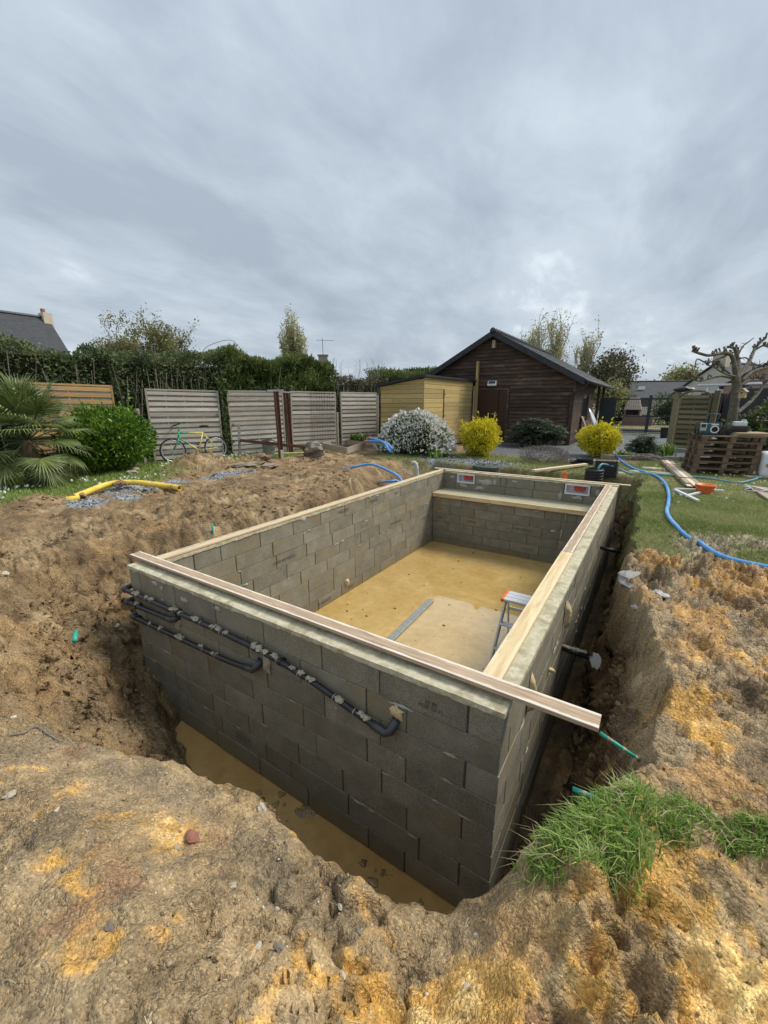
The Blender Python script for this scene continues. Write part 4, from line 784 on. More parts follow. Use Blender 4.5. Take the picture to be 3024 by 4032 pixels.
M_clod = M('earth clod', (0.20, 0.125, 0.07), (0.29, 0.19, 0.11), 9, 0.9, 0.8, 40, c3=(0.15, 0.09, 0.05))
for k, (u, v, z) in enumerate(((170, 1071, .1), (262, 1044, .19), (254, 1046, .18), (375, 1060, .03))):
    p = gp(u, v, z - .06); MB().ico((0, 0, 0), .1, 2, .9, (1.4, 1, .55), k + 90).build('mud_lump', M_clod, yd).location = p
# ============================================================ FENCE PANELS
FP0, FD = np.array((-7.1, 4.2)), np.array((0.285, 0.958)); FANG = math.atan2(FD[1], FD[0])
def fpt(s, off=0.0, z=0.0): return (FP0[0] + FD[0] * s + FD[1] * off, FP0[1] + FD[1] * s - FD[0] * off, z)   # off > 0: towards the pool
def vpl(u, v, off=0.0):
    d = ray(u, v); n = np.array((-FD[1], FD[0])); p0 = FP0 + np.array((FD[1], -FD[0])) * off
    return CAM + d * (((p0 - CAM[:2]) @ n) / (d[:2] @ n))
def slatmat(name, a, b_, warm, rnd=.3):
    m, t, b, o = newmat(name); v = objvec(t, (2.2, 30, 30)); n = noise(t, v, 1.0, 8, 0.68, 0.5); v2 = objvec(t, (1.2, 3, 3)); n2 = noise(t, v2, 1.3, 4, 0.6)
    col = ramp(t, n, [(0.28, a), (0.66, b_)]); col = mixc(t, ramp(t, n2, [(0.52, (0, 0, 0)), (0.75, (.8, .8, .8))]), col, warm)
    oi = t.nodes.new('ShaderNodeObjectInfo'); mr = t.nodes.new('ShaderNodeMapRange'); t.links.new(oi.outputs['Random'], mr.inputs[0]); mr.inputs['To Min'].default_value = 1 - rnd; mr.inputs['To Max'].default_value = 1 + rnd
    h = t.nodes.new('ShaderNodeHueSaturation'); t.links.new(col, h.inputs['Color']); t.links.new(mr.outputs[0], h.inputs['Value'])
    t.links.new(h.outputs[0], b.inputs['Base Color']); b.inputs['Roughness'].default_value = .85; b.inputs['Specular IOR Level'].default_value = .2; bumpn(t, b, n, .4, .004); return m
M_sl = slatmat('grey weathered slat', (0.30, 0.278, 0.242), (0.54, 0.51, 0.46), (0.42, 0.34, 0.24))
M_slb = slatmat('shaded grey slat', (0.25, 0.215, 0.17), (0.44, 0.39, 0.32), (0.40, 0.29, 0.16))  # back slats: browner wood, with their shade also put into the colour
M_fr = slatmat('grey frame wood', (0.27, 0.25, 0.205), (0.40, 0.37, 0.31), (0.28, 0.24, 0.17), .12)
M_tan = slatmat('tan slat', (0.34, 0.20, 0.085), (0.50, 0.315, 0.14), (0.33, 0.27, 0.20))
M_old = slatmat('mossy slat', (0.13, 0.115, 0.065), (0.235, 0.205, 0.125), (0.16, 0.155, 0.07))
def panel(w_, h_, root, front, back, frame, n=13, arch=0.0, bat=3):
    """woven screen panel, origin at its lower middle, front towards -y"""
    fw = .045
    for s in (-1, 1): MB().box((s * (w_ / 2 - fw / 2), 0, h_ / 2), (fw, .05, h_)).build('stile', frame, root, bev=.003)
    if not arch: MB().box((0, 0, h_ - fw / 2), (w_ - 2 * fw - .002, .046, fw)).build('rail', frame, root, bev=.003)
    MB().box((0, 0, fw / 2), (w_ - 2 * fw - .002, .046, fw)).build('rail', frame, root, bev=.003)
    z0, z1 = fw, h_ - fw + arch * .7; st = (z1 - z0) / n; iw = w_ - 2 * fw - .006
    for k in range(n):
        zc = z0 + st * (k + .5); w2 = iw
        if arch and zc > h_: w2 = iw * math.sqrt(max(.05, 1 - ((zc - h_) / arch) ** 2)) * .96
        MB().box((0, -.014 + random.uniform(-.004, .004), zc + .012 + random.uniform(-.006, .006)), (w2, .009, st * random.uniform(.58, .68)), roty(random.uniform(-.003, .003))).build('slat', front, root)
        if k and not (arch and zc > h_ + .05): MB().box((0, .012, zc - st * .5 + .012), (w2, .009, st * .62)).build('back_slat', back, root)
    for k in range(bat):
        x = (k + 1) / (bat + 1) * w_ - w_ / 2; MB().box((x, -.001, (z0 + z1) / 2 - (0.02 if not arch else .06)), (.034, .013, z1 - z0 - (0.04 if not arch else .16))).build('batten', frame, root)
    if arch:
        P = [(w_ / 2 * math.cos(a), 0, h_ + arch * math.sin(a)) for a in np.linspace(.05, math.pi - .05, 13)]
        MB().tube(P, .032, 6).build('arched_rail', frame, root)
labs = [(0.99, 1.92, 'grey woven fence panel with the bicycle leaning in front of it'), (3.11, 1.82, 'grey woven fence panel behind the galvanised bucket'), (5.15, 1.78, 'grey woven fence panel behind the two rusty posts, wire mesh hanging on it'), (7.12, 1.70, 'grey woven fence panel next to the yellow timber shed')]
for k, (s, w_, lb) in enumerate(labs):
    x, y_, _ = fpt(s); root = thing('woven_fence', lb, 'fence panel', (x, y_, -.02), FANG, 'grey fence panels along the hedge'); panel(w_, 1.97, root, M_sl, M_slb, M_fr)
    root.rotation_euler = (R([-2.0, .6, .8, 0][k]), R([.7, -.3, .4, 0][k]), FANG)
x, y_, _ = fpt(-1.62, -.05); root = thing('woven_fence', 'tan newer fence panel leaning behind the palm and round green bush', 'fence panel', (x, y_, -.02), FANG); panel(1.85, 2.07, root, M_tan, M_sl, M_tan); root.rotation_euler = (R(-3), R(1.2), FANG)
for s, h_, lb in ((-.18, 1.45, 'grey wooden fence post left of the bicycle panel'), (2.08, 1.9, 'grey post wrapped in ivy right of the bicycle'), (4.14, 1.9, 'grey post behind the rusty posts'), (6.16, 1.25, 'short grey post between the two right hand panels'), (8.06, 1.85, 'grey post against the yellow shed')):
    x, y_, _ = fpt(s, -.06); mb = MB().box((0, 0, h_ / 2 - .05), (.075, .075, h_ + .1)); o = mb.build('fence_post', M_fr, bev=.006); o.location = (x, y_, 0); o.rotation_euler = (0, 0, FANG); tag(o, lb, 'post')
# wire mesh sheet hanging on the third panel
wm = thing('wire_mesh', 'rusty wire mesh sheet leaning on the third grey panel', 'wire mesh', (0, 0, 0)); M_rw = M('rusty wire', (0.09, 0.05, 0.03), (0.15, 0.08, 0.045), 20, .8)
for k in range(9): MB().tube([fpt(5.0 + k * .11, .06, .25), fpt(5.05 + k * .108, .05, 1.95)], .004, 4).build('wire', M_rw, wm)
for k in range(13): MB().tube([fpt(4.98, .062, .35 + k * .13), fpt(5.98, .062, .35 + k * .13)], .004, 4).build('wire', M_rw, wm)
# ============================================================ RUSTY POSTS, BUCKET, FRAME, BOULDER
M_rust = M('rusty steel', (0.105, 0.045, 0.03), (0.17, 0.078, 0.048), 9, .8, .4, 50, c3=(0.07, 0.04, 0.035), s3=4)
M_zinc = M('zinc plate', (0.20, 0.21, 0.22), (0.30, 0.31, 0.32), 9, .55, .2, metal=.3)
for k, (bu, bv, tu, tv, h_, pl, lb) in enumerate(((608, 990, 602, 840, 1.96, (-.28, .22), 'rusty steel post with zinc top plate, stood on a wooden block'), (629, 978, 623, 848, 1.93, (-.42, .28), 'rusty steel post with a long zinc top plate, set further back by the fence'))):
    b0 = np.array((*([(-4.84, 6.76), (-5.42, 7.75)][k]), 0.0)); b0[2] = gz(b0[0], b0[1]) - .05; root = thing('steel_post', lb, 'post', tuple(b0), FANG)
    lean = .06 if k else .03
    for a, c_ in (((-.05, 0), (.012, .11)), ((.05, 0), (.012, .11))): MB().beam((a[0] - lean * 0, 0, 0), (a[0] - lean, 0, h_), c_[0], c_[1], (0, 1, 0)).build('flange', M_rust, root)
    MB().beam((0, 0, 0), (-lean, 0, h_), .088, .010, (0, 1, 0)).build('web', M_rust, root)
    MB().box(((pl[0] + pl[1]) / 2 - lean, 0, h_ + .025), (pl[1] - pl[0], .10, .045), roty(R(-2 if k == 0 else 3))).build('top_plate', M_zinc, root, bev=.003)
    if k == 0: MB().box((0, -.02, .14), (.09, .1, .34)).build('base_block', M_fr, root, bev=.006)
p = vpl(518, 985, .35); o = MB().beam((0, 0, 0), (.06, .0, .98), .075, .02, (0, 1, 0)).build('zinc_upright', M_zinc, loc=(p[0], p[1], 0)); o.rotation_euler = (0, 0, FANG); tag(o, 'tilted grey metal strip standing left of the bucket', 'metal strip')
a_, b_ = np.array((p[0] + .05, p[1] + .03, .50)), np.array((-4.46, 7.55, .27)); o = MB().beam(a_, b_, .06, .085).build('rusty_beam', M_rust); tag(o, 'rusty steel beam lying across behind the post towards the boulder', 'beam')
bx_, by_ = -5.55, 6.95
bk = thing('galvanised_bucket', 'galvanised metal bucket with a black bag inside', 'bucket', (bx_, by_, gz(bx_, by_)))
MB().lathe([(.0, .005), (.155, .005), (.165, .03), (.21, .45), (.222, .455), (.222, .47), (.205, .47), (.155, .06), (0, .05)], 22).build('body', M('galvanised', (0.30, 0.33, 0.34), (0.42, 0.45, 0.46), 7, .45, metal=.5), bk, smooth=True)
for z in (.12, .3): MB().torus((0, 0, z), .165 + (z / .45) * .045, .006, n=22, m=5).build('band', M_zinc, bk, smooth=True)
mb = MB(); mb.ico((0, 0, .46), .21, 2, .5, (1, 1, .28), 5); mb.build('black_bag', M_blk_p, bk, smooth=True)
MB().tube([(-.22, 0, .44), (-.2, -.16, .3), (0, -.235, .22), (.2, -.16, .3), (.22, 0, .44)], .005, 5).build('handle', M_zinc, bk)
fr = thing('raised_bed', 'low square bed frame of grey boards on the slope by the trench', 'raised bed', (0, 0, 0))
A_, B_, C_, D_ = gp(697, 963, .16), gp(749, 974, .16), gp(789, 961, .16), gp(731, 953, .16)
for a, b_ in ((A_, B_), (B_, C_), (C_, D_), (D_, A_)): MB().beam(a + (b_ - a) * .012, b_ - (b_ - a) * .012, .03, .20).build('board', M_gr, fr, bev=.004)
bo_ = gp(676, 978, .12); st_ = MB().ico((0, 0, 0), .27, 3, 1.0, (1.25, .9, .8), 3).build('boulder', M('mossy boulder', (0.13, 0.10, 0.065), (0.21, 0.165, 0.105), 6, .95, .9, 30, c3=(0.27, 0.25, 0.22)), loc=(bo_[0], bo_[1], .16)); tag(st_, 'brown boulder at the end of the rusty beam', 'boulder')
for k, (u, v, l, w_, lb) in enumerate(((540, 1000, 1.0, .35, 'broken pale concrete slab beside the bicycle heap'), (583, 1000, .55, .3, 'small tilted slab with earth on it by the bucket'))):
    p = gp(u, v, .1); o = MB().ico((0, 0, 0), .4, 3, .8, (l, w_, .16), 12 + k).build('broken_slab', M('broken slab', (0.20, 0.165, 0.12), (0.30, 0.26, 0.20), 6, .95, .7, 30), loc=(p[0], p[1], gz(p[0], p[1]) + .06), rz=R(70)); tag(o, lb, 'slab')
p = gp(572, 992, .15); tag(MB().ico((0, 0, 0), .2, 3, 1.2, (1.5, .9, .6), 22).build('earth_lump', M_clod, loc=(p[0], p[1], gz(p[0], p[1]) + .08)), 'dark lump of earth on the slab in front of the bucket', 'earth lump')
o = MB().beam(fpt(2.9, .5, .05), fpt(4.4, .9, .03), .10, .03).build('plank', M_pale_w); tag(o, 'pale plank on the ground in front of the bucket', 'plank')
for k, (u, v, r) in enumerate(((430, 1007, .15), (400, 1012, .12), (285, 1020, .12), (292, 1013, .1))):
    p = gp(u, v, .05); 
    if k > 1: tag(MB().ico((0, 0, 0), r, 2, .7, (1.4, 1, .55), 33 + k).build('edging_stone', M('edging stone', (0.30, 0.25, 0.18), (0.42, 0.37, 0.29), 7, .95, .6), loc=(p[0], p[1], gz(p[0], p[1]) + .03)), ['', '', 'flat edging stone below the round green bush', 'smaller edging stone below the round green bush'][k], 'stone')
# ============================================================ BICYCLE
Mgreen = M('green paint', (0.012, 0.30, 0.14), (0.02, 0.36, 0.18), 20, .35, spec=.5); Myel = M('yellow paint', (0.66, 0.56, 0.10), (0.74, 0.66, 0.2), 20, .35, spec=.5)
M_rub = M('rubber', (0.015, 0.015, 0.016), (0.028, 0.028, 0.028), 20, .7); M_rim = M('bright rim', (0.55, 0.55, 0.55), (0.66, 0.66, 0.66), 20, .3, metal=.8)
pf, pr = vpl(376, 985, .42), vpl(470, 985, .42); ln = math.hypot(*(pf - pr)[:2]); bd = (pf - pr)[:2] / ln
bike = thing('bicycle', 'green and yellow bicycle leaning on the fence', 'bicycle', (pr[0], pr[1], 0.0), math.atan2(bd[1], bd[0])); bike.rotation_euler[0] = R(7)
k_ = ln / 1.03; Rw = .335
rear, front = np.array((0, 0, Rw)), np.array((ln, 0, Rw)); BBk = np.array((.43 * k_, 0, .30)); seatt = np.array((.27 * k_, 0, .80)); head_t, head_b = np.array((.83 * k_, 0, .84)), np.array((.86 * k_, 0, .68))
for c_ in (rear, front):
    wh = MB().torus(c_, Rw - .02, .021, rotx(R(90)), 40, 8).build('wheel', M_rub, bike, smooth=True)
    MB().torus(c_, Rw - .05, .012, rotx(R(90)), 40, 6).build('rim', M_rim, wh, smooth=True)
    sp = MB()
    for j in range(24):
        a = j * 2 * math.pi / 24; sp.tube([c_ + np.array((.02 * math.cos(a + 1), .02 * (-1) ** j, .02 * math.sin(a + 1))), c_ + np.array(((Rw - .055) * math.cos(a), 0, (Rw - .055) * math.sin(a)))], .0017, 4)
    sp.build('spokes', M_rim, wh); MB().tube([c_ + np.array((0, -.05, 0)), c_ + np.array((0, .05, 0))], .022, 8).build('hub', M_rim, wh)
mid = lambda a, b_, s: a + (b_ - a) * s
tt0, tt1 = head_t + np.array((.0, 0, -.03)), seatt + np.array((.005, 0, -.02))
MB().tube([head_t, head_b], .022, 10).tube([head_b, mid(head_b, BBk, .5)], .02, 10).tube([tt0, mid(tt0, tt1, .35)], .016, 10).tube([head_t, head_t + np.array((-.02, 0, .12)), head_t + np.array((.06, 0, .17))], .014, 8).build('front_frame', Mgreen, bike, smooth=True)
fk = MB()
for s in (-1, 1): fk.tube([head_b + np.array((.0, s * .03, .0)), head_b + np.array((.05, s * .05, -.14)), front + np.array((0, s * .05, 0))], .013, 8)
fk.build('fork', Mgreen, bike, smooth=True)
yf_ = MB().tube([mid(head_b, BBk, .5), BBk], .02, 10).tube([mid(tt0, tt1, .35), tt1], .016, 10).tube([seatt, BBk], .017, 10)
for s in (-1, 1): yf_.tube([tt1 + np.array((0, s * .015, 0)), rear + np.array((0, s * .06, 0))], .009, 8).tube([BBk + np.array((0, s * .02, 0)), rear + np.array((0, s * .06, 0))], .009, 8)
yf_.build('rear_frame', Myel, bike, smooth=True)
MB().tube([seatt, seatt + np.array((-.03, 0, .13))], .013, 8).build('seat_post', M_rim, bike)
sa_ = MB().ico(seatt + np.array((-.05, 0, .16)), .12, 2, .1, (1.15, .55, .28), 2); sa_.build('saddle', M_rub, bike, smooth=True)
hb = head_t + np.array((.06, 0, .17)); MB().tube([hb + np.array((-.03, -.29, .02)), hb + np.array((.02, -.1, 0)), hb + np.array((.02, .1, 0)), hb + np.array((-.03, .29, .02))], .013, 8).build('handlebar', M_rub, bike, smooth=True)
for s in (-1, 1): MB().tube([hb + np.array((-.03, s * .29, .02)), hb + np.array((-.02, s * .17, .02))], .02, 8).build('grip', M_rub, bike); MB().tube([hb + np.array((.02, s * .14, -.01)), hb + np.array((.07, s * .22, -.03))], .007, 6).build('brake_lever', M_rub, bike)
MB().tube([hb + np.array((.02, -.1, .02)), hb + np.array((.16, -.05, -.05)), head_b + np.array((.06, 0, .05))], .004, 5).build('brake_cable', M_rub, bike)
MB().lathe([(.085, -.004), (.095, 0), (.085, .004)], 20, BBk, rotx(R(90))).build('chainring', M_rub, bike)
for s, a in ((-1, R(95)), (1, R(275))):
    e = BBk + np.array((.17 * math.cos(a), s * .07, .17 * math.sin(a))); MB().tube([BBk + np.array((0, s * .06, 0)), e], .010, 6).build('crank', M_rub, bike); MB().box(e + np.array((0, s * .05, 0)), (.09, .07, .022)).build('pedal', M_rub, bike)
# ============================================================ YELLOW SHED
M_shed = slatmat('yellow treated pine', (0.36, 0.265, 0.105), (0.53, 0.405, 0.185), (0.42, 0.29, 0.12), .16)
M_felt = M('black roofing felt', (0.022, 0.024, 0.027), (0.035, 0.037, 0.04), 12, .7, .3)
shed = thing('garden_shed', 'yellow timber lean-to shed with black flat roof', 'shed', (0, 0, 0)); sx0, sx1, sy0, sy1 = -3.77, -2.10, 10.5, 14.72
ph = .152
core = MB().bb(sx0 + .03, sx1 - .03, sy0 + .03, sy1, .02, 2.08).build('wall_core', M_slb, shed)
def zt_f(x): return 2.10 + (x - sx0) / (sx1 - sx0) * .24
k = 0
while k * ph < 2.32:
    z0, z1 = .04 + k * ph, .04 + (k + 1) * ph - .009
    if z0 < zt_f(sx1) - .02:
        xa = sx0 if z0 < zt_f(sx0) else sx0 + (z0 - zt_f(sx0)) / .24 * (sx1 - sx0); xb = sx0 if z1 < zt_f(sx0) else min(sx1, sx0 + (z1 - zt_f(sx0)) / .24 * (sx1 - sx0)); zl = min(z1, zt_f(sx0)) if xa == sx0 else z0 + .001
        cut = sx0 + random.uniform(.25, .8) * (sx1 - sx0); ya = sy0 - random.uniform(.0, .008)
        if xb == sx0 and k % 3 == 1:
            for a, b_ in ((sx0, cut), (cut + .005, sx1)): MB().bb(a, b_, ya, sy0 + .024, z0, z1).build('plank', M_shed, shed, bev=.007)
        else: MB().prism([(xa, z0), (sx1, z0), (sx1, min(z1, zt_f(sx1)))] + ([(xb, z1)] if xb < sx1 - .01 and xb > sx0 + .01 else []) + [(xa, max(zl, z0 + .002))], ya, sy0 + .024, 'y').build('plank', M_shed, shed, bev=0 if xb > sx0 else .007)
    if z0 < 2.34:
        segs = [(sy0 + .03, 11.98), (13.44, sy1)] if z0 < 2.0 else [(sy0 + .03, sy1)]
        for a, b_ in segs: MB().bb(sx1 - .024, sx1 + random.uniform(0, .006), a, b_, z0, min(z1, 2.36)).build('plank', M_shed, shed, bev=.007)
    k += 1
MB().bb(sx1 - .02, sx1 + .018, sy0 - .012, sy0 + .03, .03, 2.34).build('corner_trim', M_shed, shed, bev=.003)
door = MB().bb(sx1 - .02, sx1 + .0, 12.0, 13.42, .05, 2.06).build('door', M_blk_p, shed)
for j in range(13): MB().bb(sx1 + .004, sx1 + .03, 12.02, 13.37, .06 + j * .153, .06 + j * .153 + .148).build('plank', M_shed, door, bev=.004)
for z in (.4, 1.1, 1.85): MB().bb(sx1 + .03, sx1 + .038, 12.0, 12.12, z, z + .06).build('hinge', M_zinc, door)
MB().tube([(sx1 + .03, 13.25, 1.0), (sx1 + .08, 13.25, 1.0), (sx1 + .08, 13.1, 1.0)], .011, 6).build('handle', M_rim, door)
rf = MB(); a0, a1 = sx0 - .12, sx1 + .1
rf.add([(a0, sy0 - .12, zt_f(a0) + .02), (a1, sy0 - .12, zt_f(a1) + .02), (a1, sy1 + .3, zt_f(a1) + .02), (a0, sy1 + .3, zt_f(a0) + .02), (a0, sy0 - .12, zt_f(a0) + .1), (a1, sy0 - .12, zt_f(a1) + .09), (a1, sy1 + .3, zt_f(a1) + .09), (a0, sy1 + .3, zt_f(a0) + .1)], [(0, 3, 2, 1), (4, 5, 6, 7), (0, 1, 5, 4), (1, 2, 6, 5), (2, 3, 7, 6), (3, 0, 4, 7)]); rf.build('roof', M_felt, shed)
# ============================================================ DARK CHALET
M_ch = slatmat('dark stained siding', (0.036, 0.023, 0.017), (0.105, 0.071, 0.054), (0.175, 0.13, 0.103), .3)
M_dr = M('brown door', (0.040, 0.016, 0.011), (0.055, 0.024, 0.016), 10, .5, spec=.4, stretch=(8, 8, 1))
M_slate = M('roof slate', (0.038, 0.040, 0.043), (0.068, 0.07, 0.073), 8, .6, .3, 60, rnd=.18)
M_verge = M('verge slate', (0.022, 0.025, 0.030), (0.036, 0.04, 0.046), 10, .5, .2, rnd=.15)
ch = thing('timber_chalet', 'dark brown timber chalet with gable end and slate roof', 'chalet', (0, 0, 0))
cx0, cx1, cy0, cy1, rx, rz_, sl = -4.52, 1.66, 15.1, 20.6, -1.43, 4.14, .545
wt_ = lambda x: rz_ - sl * abs(x - rx)
MB().prism([(cx0, -.1), (cx1, -.1), (cx1, wt_(cx1)), (rx, rz_), (cx0, wt_(cx0))], cy0 + .012, cy1 - .02, 'y').build('wall_core', M_slb if False else M_ch, ch)
ph = .138; k = 0
def splank(x0, x1, xt0, xt1, z0, z1, par):   # lapped plank on the gable
    yb, yt = cy0 - .036, cy0 - .006
    return MB().add([(x0, yb, z0), (x1, yb, z0), (xt1, yt, z1), (xt0, yt, z1), (x0, cy0 + .01, z0), (x1, cy0 + .01, z0), (xt1, cy0 + .01, z1), (xt0, cy0 + .01, z1)], [(0, 1, 2, 3), (7, 6, 5, 4), (4, 5, 1, 0), (3, 2, 6, 7), (1, 5, 6, 2), (4, 0, 3, 7)]).build('plank', M_ch, par)
while k * ph < rz_ - .15:
    z0, z1 = .02 + k * ph, .02 + (k + 1) * ph - .004
    lim = lambda z: max(.02, min(3.09, (rz_ - z) / sl))
    L0, R0, L1, R1 = max(cx0, rx - lim(z0)), min(cx1, rx + lim(z0)), max(cx0, rx - lim(z1)), min(cx1, rx + lim(z1))
    if z0 < 2.12: splank(L0, -2.06, L1, -2.06, z0, z1, ch); splank(-.68, R0, -.68, R1, z0, z1, ch)
    else:
        cut = random.uniform(-2.5, .8)
        if R0 - L0 > 3: splank(L0, cut, L1, cut, z0, z1, ch); splank(cut + .004, R0, cut + .004, R1, z0, z1, ch)
        else: splank(L0, R0, L1, R1, z0, z1, ch)
    k += 1
for j in range(18):
    z0, z1 = .02 + j * ph, .02 + (j + 1) * ph - .004
    segs = [(cy0 + .02, 17.15), (18.55, cy1)] if .85 < z0 < 1.75 else [(cy0 + .02, cy1)]
    for a, b_ in segs: MB().bb(cx1 - .01, cx1 + .018, a, b_, z0, z1).build('plank', M_ch, ch, bev=.004)
MB().bb(cx1 - .03, cx1 + .03, cy0 - .03, cy0 + .04, 0, wt_(cx1) - .06).build('corner_post', M_ch, ch)
wi = MB().bb(cx1 + .0, cx1 + .03, 17.16, 17.24, .86, 1.88).bb(cx1 + .0, cx1 + .03, 18.46, 18.54, .86, 1.88).bb(cx1, cx1 + .03, 17.24, 18.46, .86, .93).bb(cx1, cx1 + .03, 17.24, 18.46, 1.81, 1.88).build('window', M_dr, ch)
M_glass, t, b, o = newmat('window glass'); b.inputs['Base Color'].default_value = (.02, .025, .03, 1); b.inputs['Roughness'].default_value = .05; b.inputs['IOR'].default_value = 1.5
MB().bb(cx1 + .004, cx1 + .012, 17.24, 18.46, .93, 1.81).build('pane', M_glass, wi)
MB().bb(cx1 + .03, cx1 + .06, 18.6, 19.2, .84, 1.9).build('shutter', M_dr, ch, bev=.004)
dr = MB().bb(-2.0, -1.13, cy0 - .03, cy0 + .02, .02, 2.04).build('door', M_dr, ch, bev=.004); MB().bb(-1.10, -.78, cy0 - .03, cy0 + .02, .02, 2.04).build('side_leaf', M_dr, ch, bev=.004)
MB().bb(-2.06, -2.0, cy0 - .05, cy0 + .02, .02, 2.1).bb(-.78, -.70, cy0 - .05, cy0 + .02, .02, 2.1).bb(-2.0, -.78, cy0 - .05, cy0 + .02, 2.045, 2.12).build('door_frame', M_ch, ch)
MB().bb(-1.24, -1.2, cy0 - .045, cy0 - .03, .95, 1.2).tube([(-1.22, cy0 - .04, 1.12), (-1.22, cy0 - .09, 1.12), (-1.35, cy0 - .09, 1.12)], .014, 6).build('handle', M_rim, dr)
tag(MB().box((-1.40, cy0 - .08, 2.30), (.36, .1, .2), rotx(R(-20))).build('solar_lamp', M_white, bev=.01), 'white solar lamp above the chalet door', 'lamp')
o = MB().box((-1.40, cy0 - .135, 2.345), (.26, .03, .09), rotx(R(-20))).build('solar_cell', M_glass); o.parent = bpy.data.objects['solar_lamp']; o.matrix_parent_inverse = Matrix()
MB().bb(-1.46, -1.34, cy0 - .2, cy0 + .01, 3.62, 3.9).build('purlin_end', M_gr, ch)
# roof slopes, verge slates and ridge tiles
oy0, oy1 = cy0 - .28, 25.2
for sgn, xe in ((1, cx1 + .34), (-1, cx0 - .34)):
    n = 15; tot = abs(xe - rx)
    rfb = MB(); h0 = rz_ + .02
    rfb.add([(rx, oy0, h0), (xe, oy0, h0 - sl * tot), (xe, oy1, h0 - sl * tot), (rx, oy1, h0), (rx, oy0, h0 + .07), (xe, oy0, h0 + .06 - sl * tot), (xe, oy1, h0 + .06 - sl * tot), (rx, oy1, h0 + .07)], [(0, 1, 2, 3), (4, 7, 6, 5), (0, 4, 5, 1), (1, 5, 6, 2), (2, 6, 7, 3), (3, 7, 4, 0)]); rp = rfb.build('roof_slope', M_verge, ch)
    for j in range(n):
        a, b_ = tot * j / n, min(tot + .03, tot * (j + 1) / n + .05); za, zb_ = h0 + .075 - sl * a, h0 + .095 - sl * b_ + .0
        MB().add([(rx + sgn * a, oy0, za), (rx + sgn * b_, oy0, zb_), (rx + sgn * b_, oy1, zb_), (rx + sgn * a, oy1, za), (rx + sgn * b_, oy0, zb_ - .014), (rx + sgn * b_, oy1, zb_ - .014)], [(0, 1, 2, 3), (1, 4, 5, 2)]).build('slate_course', M_slate, rp)
    nv = 20
    for j in range(nv):
        a, b_ = tot * j / nv, tot * (j + 1) / nv + .012; za, zb_ = h0 + .1 - sl * a, h0 + .1 - sl * b_
        MB().add([(rx + sgn * a, oy0 - .02 - .004 * (j % 2), za), (rx + sgn * b_, oy0 - .02 - .004 * (j % 2), zb_), (rx + sgn * b_, oy0 - .02 - .004 * (j % 2), zb_ - .22), (rx + sgn * a, oy0 - .02 - .004 * (j % 2), za - .22), (rx + sgn * a, oy0 + .01, za), (rx + sgn * b_, oy0 + .01, zb_), (rx + sgn * b_, oy0 + .01, zb_ - .22), (rx + sgn * a, oy0 + .01, za - .22)], [(0, 1, 2, 3), (4, 7, 6, 5), (0, 4, 5, 1), (1, 5, 6, 2), (2, 6, 7, 3), (3, 7, 4, 0)]).build('verge_slate', M_verge, rp)
for j in range(30):
    y0_ = oy0 - .03 + j * (oy1 - oy0) / 30; MB().tube([(rx, y0_, rz_ + .10), (rx, y0_ + .38, rz_ + .085)], [.115, .1], 10).build('ridge_tile', M_verge, ch, smooth=True)
M_brn = M('brown gutter', (0.035, 0.020, 0.017), (0.05, 0.03, 0.025), 10, .45)
ze = rz_ - sl * (cx1 + .34 - rx); MB().tube([(cx1 + .40, oy0 + .05, ze + .02), (cx1 + .40, oy1, ze + .02)], .06, 10).build('gutter', M_verge, ch, smooth=True)
MB().tube(smoothp([(cx1 + .40, oy0 + .2, ze - .03), (cx1 + .36, oy0 + .2, ze - .12), (cx1 + .1, cy0 - .10, ze - .32), (cx1 - .06, cy0 - .09, ze - .45), (cx1 - .07, cy0 - .09, 1.0), (cx1 - .07, cy0 - .09, .05)], 4), .045, 10).build('downpipe', M_brn, ch, smooth=True)
for (y_, x) in ((22.8, cx1 - .05), (25.0, cx1 - .05)): MB().bb(x - .06, x + .06, y_ - .06, y_ + .06, -.05, wt_(cx1) - .02).build('carport_post', M_ch, ch)
MB().bb(-4.4, .5, 24.9, 25.05, -.1, 2.2).bb(-4.5, -4.38, cy1, 25, -.1, 2.0).build('carport_wall', M_ch, ch)
# things leaning by the shed and the chalet
def leaner(name, a, b_, w_, h_, mat, lab, cat): return tag(MB().beam(a, b_, w_, h_, (0, 1, 0)).build(name, mat, bev=.004), lab, cat)
leaner('timber_post', (-1.98, 14.86, 0), (-2.02, 14.98, 3.16), .075, .16, M_pale_w if False else M_shed, 'tall pale timber leaning in the corner of shed and chalet', 'timber')
leaner('timber_strip', (-1.86, 14.3, 0), (-2.02, 14.7, 2.2), .03, .07, M_gr, 'thin grey strip leaning beside the tall timber', 'timber')
leaner('short_plank', (-1.78, 13.6, 0), (-1.97, 13.85, .62), .03, .20, M_gr, 'short plank leaning at the foot of the shed', 'plank')
tag(MB().beam((cx1 + .55, 17.2, 0), (cx1 + .06, 17.25, 1.0), .03, .45, (0, 1, 0)).build('leaning_plank', M_gr), 'wide plank leaning on the chalet side wall', 'plank')
o = MB().ico((0, 0, 0), 1, 3, .10, (.09, .34, .72), 8).build('foil_bundle', M('silver foil', (0.55, 0.60, 0.68), (0.7, 0.74, 0.8), 5, .3, .5, 12, metal=.4), loc=(cx1 + .50, 17.7, .70), smooth=True); o.rotation_euler = (0, R(-24), 0); tag(o, 'silver blue foil wrapped bundle leaning on the chalet', 'bundle')
